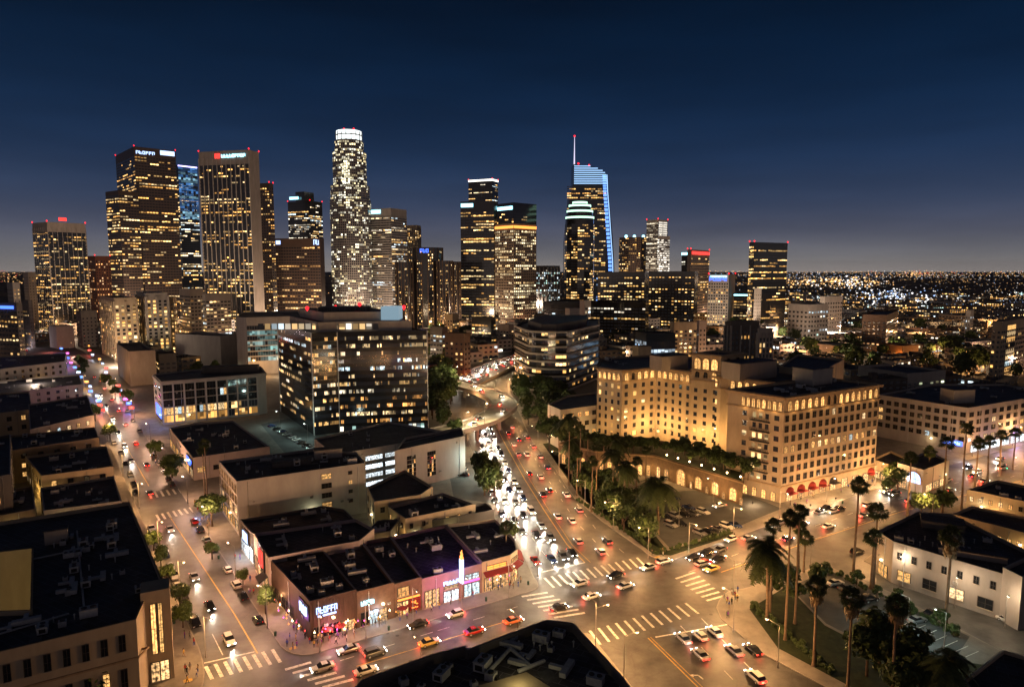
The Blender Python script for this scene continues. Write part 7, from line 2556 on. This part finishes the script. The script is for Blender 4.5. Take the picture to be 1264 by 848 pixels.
for i, (x, y) in enumerate(((822, 640), (833, 639), (845, 637), (857, 636), (868, 634), (850, 628), (838, 630), (864, 660), (875, 658), (886, 655), (897, 652), (907, 650), (840, 648), (828, 650), (795, 635), (803, 622), (816, 618), (832, 616))):
    car(x, y, rad(-58 + (i % 3) * 4), ('black', 'silver', 'black', 'grey', 'white', 'blue')[i % 6], ('sedan', 'suv', 'sedan')[i % 3], F_, z=.14)
car(888, 626, rad(205), 'white', 'sedan', 'driving through the hotel forecourt', True, spot=300, z=.14)
L4 = 'parked in front of the white office'
for (x, y, c, k) in ((1092, 706, 'red', 'sedan'), (1113, 717, 'black', 'suv'), (1157, 731, 'silver', 'sedan'), (1170, 737, 'black', 'sedan')): car(x, y, A_R4, c, k, L4)
car(1244, 768, A_R4, 'white', 'sedan', 'parked at the right edge of the lane')
for (x, y, c, k) in ((1031, 722, 'white', 'sedan'), (1052, 738, 'silver', 'sedan'), (1073, 742, 'black', 'suv'), (1045, 728, 'grey', 'sedan'), (1132, 768, 'silver', 'sedan'), (1150, 760, 'black', 'sedan')): car(x, y, rad(20), c, k, 'parked behind the lane hedge', z=.14)
for (x, y, c, k) in ((1058, 683, 'black', 'suv'), (1036, 629, 'black', 'sedan'), (1012, 634, 'silver', 'sedan')): car(x, y, A_R2b, c, k, 'stopped by the kerb near the hotel')
for (x, y, c, k) in ((570, 582, 'white', 'suv'), (572, 588, 'black', 'sedan'), (566, 577, 'white', 'sedan')): car(x, y, rad(170), c, k, 'parked in the small car park', z=.14)
for i in range(12):
    x, y = 336 + i * 6, 527 + i * 3.4; car(x, y, rad(60), g4.choice(CC), 'sedan', 'parked beside the black glass office', z=.14)
# ordinals only where there is more than one
cnt = {}
for key, o in carn['obj']: cnt[key] = cnt.get(key, 0) + 1
for key, o in carn['obj']:
    if cnt[key] == 1:
        w0 = o['label'].split(' ', 1); o['label'] = w0[1]


# ------------------------------------------------------------ people
def person_mesh(v):
    """one continuous skinned body: standing or mid stride"""
    st = (0, .28, .12, .0)[v]
    V = [(0, 0, .95), (0, 0, 1.18), (0, 0, 1.42), (0, 0, 1.54), (0, .02, 1.66), (0, .0, 1.76)]
    Rr = [.15, .14, .15, .055, .09, .07]
    E = [(0, 1), (1, 2), (2, 3), (3, 4), (4, 5)]

    def chain(root, pts, rr):
        p = root
        for q_, r_ in zip(pts, rr):
            V.append(q_); Rr.append(r_); E.append((p, len(V) - 1)); p = len(V) - 1
    for s in (-1, 1):
        f = st * s
        chain(0, [(s * .10, 0, .88), (s * .11, f * .5, .5), (s * .11, f - .04, .09), (s * .12, f + .12, .04)], [.1, .065, .045, .04])
        ar = (.1, -.3, .35, .2)[v] * s
        chain(2, [(s * .2, 0, 1.4), (s * .25, -f * .4 - .02, 1.13), (s * .25, -f * .6 + (.14 if v == 2 and s > 0 else .05), .9 if not (v == 2 and s > 0) else 1.12), (s * .25, -f * .6 + .09 + (.1 if v == 2 and s > 0 else 0), .81 if not (v == 2 and s > 0) else 1.25)], [.06, .045, .035, .035])
    me = bpy.data.meshes.new('pm'); me.from_pydata(V, E, []); o = bpy.data.objects.new('pm', me); COL.objects.link(o)
    mod = o.modifiers.new('s', 'SKIN'); sd = o.modifiers.new('u', 'SUBSURF'); sd.levels = 1
    for i, r_ in enumerate(Rr): me.skin_vertices[0].data[i].radius = (r_, r_ * .8)
    me.skin_vertices[0].data[0].use_root = True
    bpy.context.view_layer.update()
    dg = bpy.context.evaluated_depsgraph_get()
    m2 = bpy.data.meshes.new_from_object(o.evaluated_get(dg))
    m2.name = 'person'
    m2.materials.clear()
    for _ in range(3): m2.materials.append(M_black)
    for p in m2.polygons:
        c = p.center
        p.material_index = 0 if c.z > 1.5 or (abs(c.x) > .2 and c.z < 1.0 and c.z > .7) else (1 if c.z > .93 else 2)
        p.use_smooth = True
    bpy.data.objects.remove(o)
    return m2


PME = [person_mesh(i) for i in range(4)]
hb = MB(); hb.ball((0, -.02, 1.73), .115, 8, .95); HAIR = hb.mesh('hair', [mat('dark_hair', (.02, .014, .01), .7, 0)])
hb = MB(); hb.ball((0, -.02, 1.73), .115, 8, .95); hb.tube((0, -.08, 1.7), (0, -.12, 1.42), .1, .05, 7); HAIR2 = hb.mesh('hair', [mat('brown_hair', (.08, .045, .02), .7, 0)])
SKIN = [mat('skin_light', (.5, .32, .23), .6, 0), mat('skin_dark', (.16, .085, .05), .6, 0)]
CL_ = {'black': mat('black_cloth', (.02, .02, .022), .9, 0), 'white': mat('white_cloth', (.6, .58, .55), .9, 0), 'red': mat('red_cloth', (.4, .02, .03), .9, 0), 'blue': mat('blue_cloth', (.03, .06, .3), .9, 0), 'grey': mat('grey_cloth', (.14, .14, .15), .9, 0),
       'yellow': mat('yellow_cloth', (.5, .32, .06), .9, 0), 'purple': mat('purple_cloth', (.2, .04, .3), .9, 0), 'tan': mat('tan_cloth', (.3, .2, .12), .9, 0)}
pn = {}
g5 = random.Random(77)
PC = []


def person(px, py, where, top=None, world=None, z=.13, face=None):
    p = world or g2(px, py)
    for (a, b) in PC:
        if (a - p[0]) ** 2 + (b - p[1]) ** 2 < .5: return
    PC.append(p)
    v = g5.randrange(4); top = top or g5.choice(list(CL_)); leg = g5.choice(('black', 'blue', 'grey', 'black', 'tan'))
    o = bpy.data.objects.new('person', PME[v]); COL.objects.link(o)
    o.location = (p[0], p[1], z); o.rotation_euler[2] = face if face is not None else g5.random() * 6
    s = g5.uniform(.93, 1.05); o.scale = (s, s, s)
    sk = g5.choice(SKIN)
    for i, m_ in enumerate((sk, CL_[top], CL_[leg])):
        o.material_slots[i].link = 'OBJECT'; o.material_slots[i].material = m_
    inst('hair', g5.choice((HAIR, HAIR2)), o)
    act = ('standing', 'walking', 'raising one hand', 'standing still')[v]
    key = (top, leg, act, where); k = pn.get(key, 0) + 1; pn[key] = k
    lab = 'person in %s top, %s trousers, %s %s' % (top, leg, act, where)
    tag(o, lab if k == 1 else '%s (%s such)' % (lab, ORD[k - 1]), 'person', 'people ' + where)
    if k > 1: o['label'] = '%s such %s' % (ORD[k - 1], lab)


def crowd(n, poly, where):
    xs = [p[0] for p in poly]; ys = [p[1] for p in poly]
    k = t = 0
    while k < n and t < n * 40:
        t += 1
        px, py = g5.uniform(min(xs), max(xs)), g5.uniform(min(ys), max(ys))
        if inside(poly, px, py):
            person(px, py, where); k += 1


crowd(60, [(368, 770), (384, 787), (440, 776), (440, 790), (386, 802), (362, 780)], 'outside the dark club')
crowd(26, [(384, 778), (440, 764), (442, 776), (386, 790)], 'on the club terrace')
crowd(14, [(350, 742), (366, 758), (382, 778), (374, 784), (352, 756)], 'beside the club')
crowd(24, [(446, 772), (478, 762), (480, 770), (448, 780)], 'by the script sign shop')
crowd(10, [(487, 760), (515, 750), (517, 760), (490, 768)], 'before the orange restaurant')
crowd(14, [(530, 748), (600, 728), (602, 736), (532, 756)], 'before the pink shop')
crowd(16, [(602, 728), (640, 714), (650, 722), (604, 738)], 'at the yellow lit corner')
crowd(12, [(890, 740), (912, 730), (916, 745), (898, 768), (886, 752)], 'at the palm corner')
crowd(12, [(232, 775), (244, 800), (252, 820), (240, 846), (222, 848), (218, 812)], 'at the stone building corner')
crowd(16, [(240, 622), (252, 632), (262, 660), (252, 655)], 'on the upper side street pavement')
crowd(8, [(350, 790), (366, 790), (370, 802), (352, 806)], 'waiting at the club kerb')
crowd(8, [(285, 680), (300, 690), (318, 740), (306, 735)], 'near the blue canopy')
crowd(8, [(960, 628), (1075, 590), (1078, 596), (970, 632)], 'under the hotel awnings')
crowd(6, [(800, 688), (815, 690), (830, 686), (820, 680)], 'at the forecourt corner')
crowd(10, [(180, 560), (200, 590), (206, 588), (186, 556)], 'by the market building')

# small coloured lanterns over the terrace tables
LN = {}
for c_, m_ in (('red', M_neonr), ('orange', M_neono), ('purple', M_neonp), ('white', M_bulb)):
    mb = MB(); mb.ball((0, 0, 0), .17, 6); mb.tube((0, 0, .16), (0, 0, .5), .01, .01, 4); LN[c_] = mb.mesh('lantern', [m_])
ln_n = 0
for (A, B, f0, f1, n_, zz) in ((CLUB[0], CLUB[1], .3, 1, 16, 3.0), (CLUB[1], CLUB[2], 0, 1, 20, 2.9), (CAFE[1], CAFE[2], 0, 1, 7, 3.2), (YEL[1], YEL[2], 0, 1, 8, 3.6)):
    for k in range(n_):
        c_ = g5.choice(('red', 'orange', 'purple', 'orange', 'white'))
        l = world_on(A, B, f0 + (f1 - f0) * (k + .5) / n_, g5.uniform(.8, 3.2), zz + g5.uniform(-.5, .4))
        o = bpy.data.objects.new('lantern', LN[c_]); COL.objects.link(o); o.location = l
        where = {16: 'along the side street front of the club', 20: 'along the club terrace facing the cross street', 7: 'over the script sign shop door', 8: 'under the yellow lit corner awning'}[n_]
        tag(o, '%s hanging %s lantern from the left %s' % (ORD[k], c_, where), 'lantern', 'lanterns ' + where)
for f in (.2, .5, .8):
    pt('lantern_light', world_on(CLUB[1], CLUB[2], f, 2.5, 3), 260, ((1, .25, .1), (1, .2, .5), (1, .45, .15))[int(f * 3)], .2)
    pt('lantern_light', world_on(CLUB[0], CLUB[1], f, 2.5, 3), 220, (.6, .15, 1) if f > .4 else (1, .3, .15), .2)
# cafe tables, planters, bins, hydrants: small kerb furniture
tb = MB(); tb.tube((0, 0, .74), (0, 0, .78), .42, .42, 10); tb.tube((0, 0, 0), (0, 0, .74), .04, .04, 6); tb.tube((0, 0, 0), (0, 0, .03), .25, .22, 8)
TBM = tb.mesh('cafe_table', [M_steel])
i = 0
for p in ((378, 782), (388, 789), (400, 786), (412, 783), (424, 779), (436, 776), (371, 776)):
    c = g2(*p); o = bpy.data.objects.new('cafe_table', TBM); COL.objects.link(o); o.location = (c[0], c[1], .135); tag(o, '%s round metal table from the left on the club terrace' % ORD[i], 'table', 'club terrace tables'); i += 1
um = MB(); um.tube((0, 0, 0), (0, 0, 2.5), .03, .03, 6, 1); n = 8; um.poly([(0, 0, 2.75)] + [(1.3 * math.cos(k * PI / 4), 1.3 * math.sin(k * PI / 4), 2.2) for k in range(8)], [(0, k + 1, (k + 1) % 8 + 1) for k in range(8)])
UMM = um.mesh('umbrella', [M_awred, M_black])
for i, p in enumerate(((404, 789), (420, 784), (497, 762), (508, 758))):
    c = g2(*p); o = bpy.data.objects.new('umbrella', UMM); COL.objects.link(o); o.location = (c[0], c[1], .135); tag(o, '%s dark red parasol from the left on the shop pavement' % ORD[i], 'umbrella', 'parasols on the shop pavement')
bi = MB(); bi.tube((0, 0, 0), (0, 0, .9), .27, .3, 10); bi.tube((0, 0, .9), (0, 0, 1.0), .33, .2, 10)
BIM = bi.mesh('litter_bin', [M_green])
for i, p in enumerate(((340, 785), (480, 778), (600, 742), (652, 722), (898, 760), (850, 681), (1040, 622), (270, 690), (215, 770))):
    c = g2(*p); o = bpy.data.objects.new('litter_bin', BIM); COL.objects.link(o); o.location = (c[0], c[1], .135); tag(o, 'dark green litter bin ' + ('near the club corner', 'by the script sign shop', 'in front of the pink shop', 'at the yellow lit corner', 'at the palm corner', 'by the forecourt hedge', 'under the hotel awnings', 'on the right pavement of the side street', 'beside the stone building')[i], 'litter bin', 'litter bins')

flush_windows()
for r in (LP1, LP2):
    if not LPUSED[r.name]: pass
for m in bpy.data.meshes:
    if m.users == 0: bpy.data.meshes.remove(m)
print('objects', len(bpy.data.objects), 'lights', len(bpy.data.lights))

# ------------------------------------------------------------ the night air
hb_ = MB(); hb_.box(-27000, -700, -1.2, 27000, 25500, 345)
hz = hb_.build('haze', bpy.data.materials.new('night_air'))
hm = hz.data.materials[0]; hm.use_nodes = True; hn = hm.node_tree
hn.nodes.remove(hn.nodes['Principled BSDF'])
pv = hn.nodes.new('ShaderNodeVolumePrincipled')
pv.inputs['Color'].default_value = (.8, .8, .85, 1)
pv.inputs['Density'].default_value = 0.000015
pv.inputs['Anisotropy'].default_value = .3
hn.links.new(pv.outputs[0], hn.nodes['Material Output'].inputs['Volume'])
tag(hz, 'thin night haze over the whole city', 'haze', None, 'stuff')
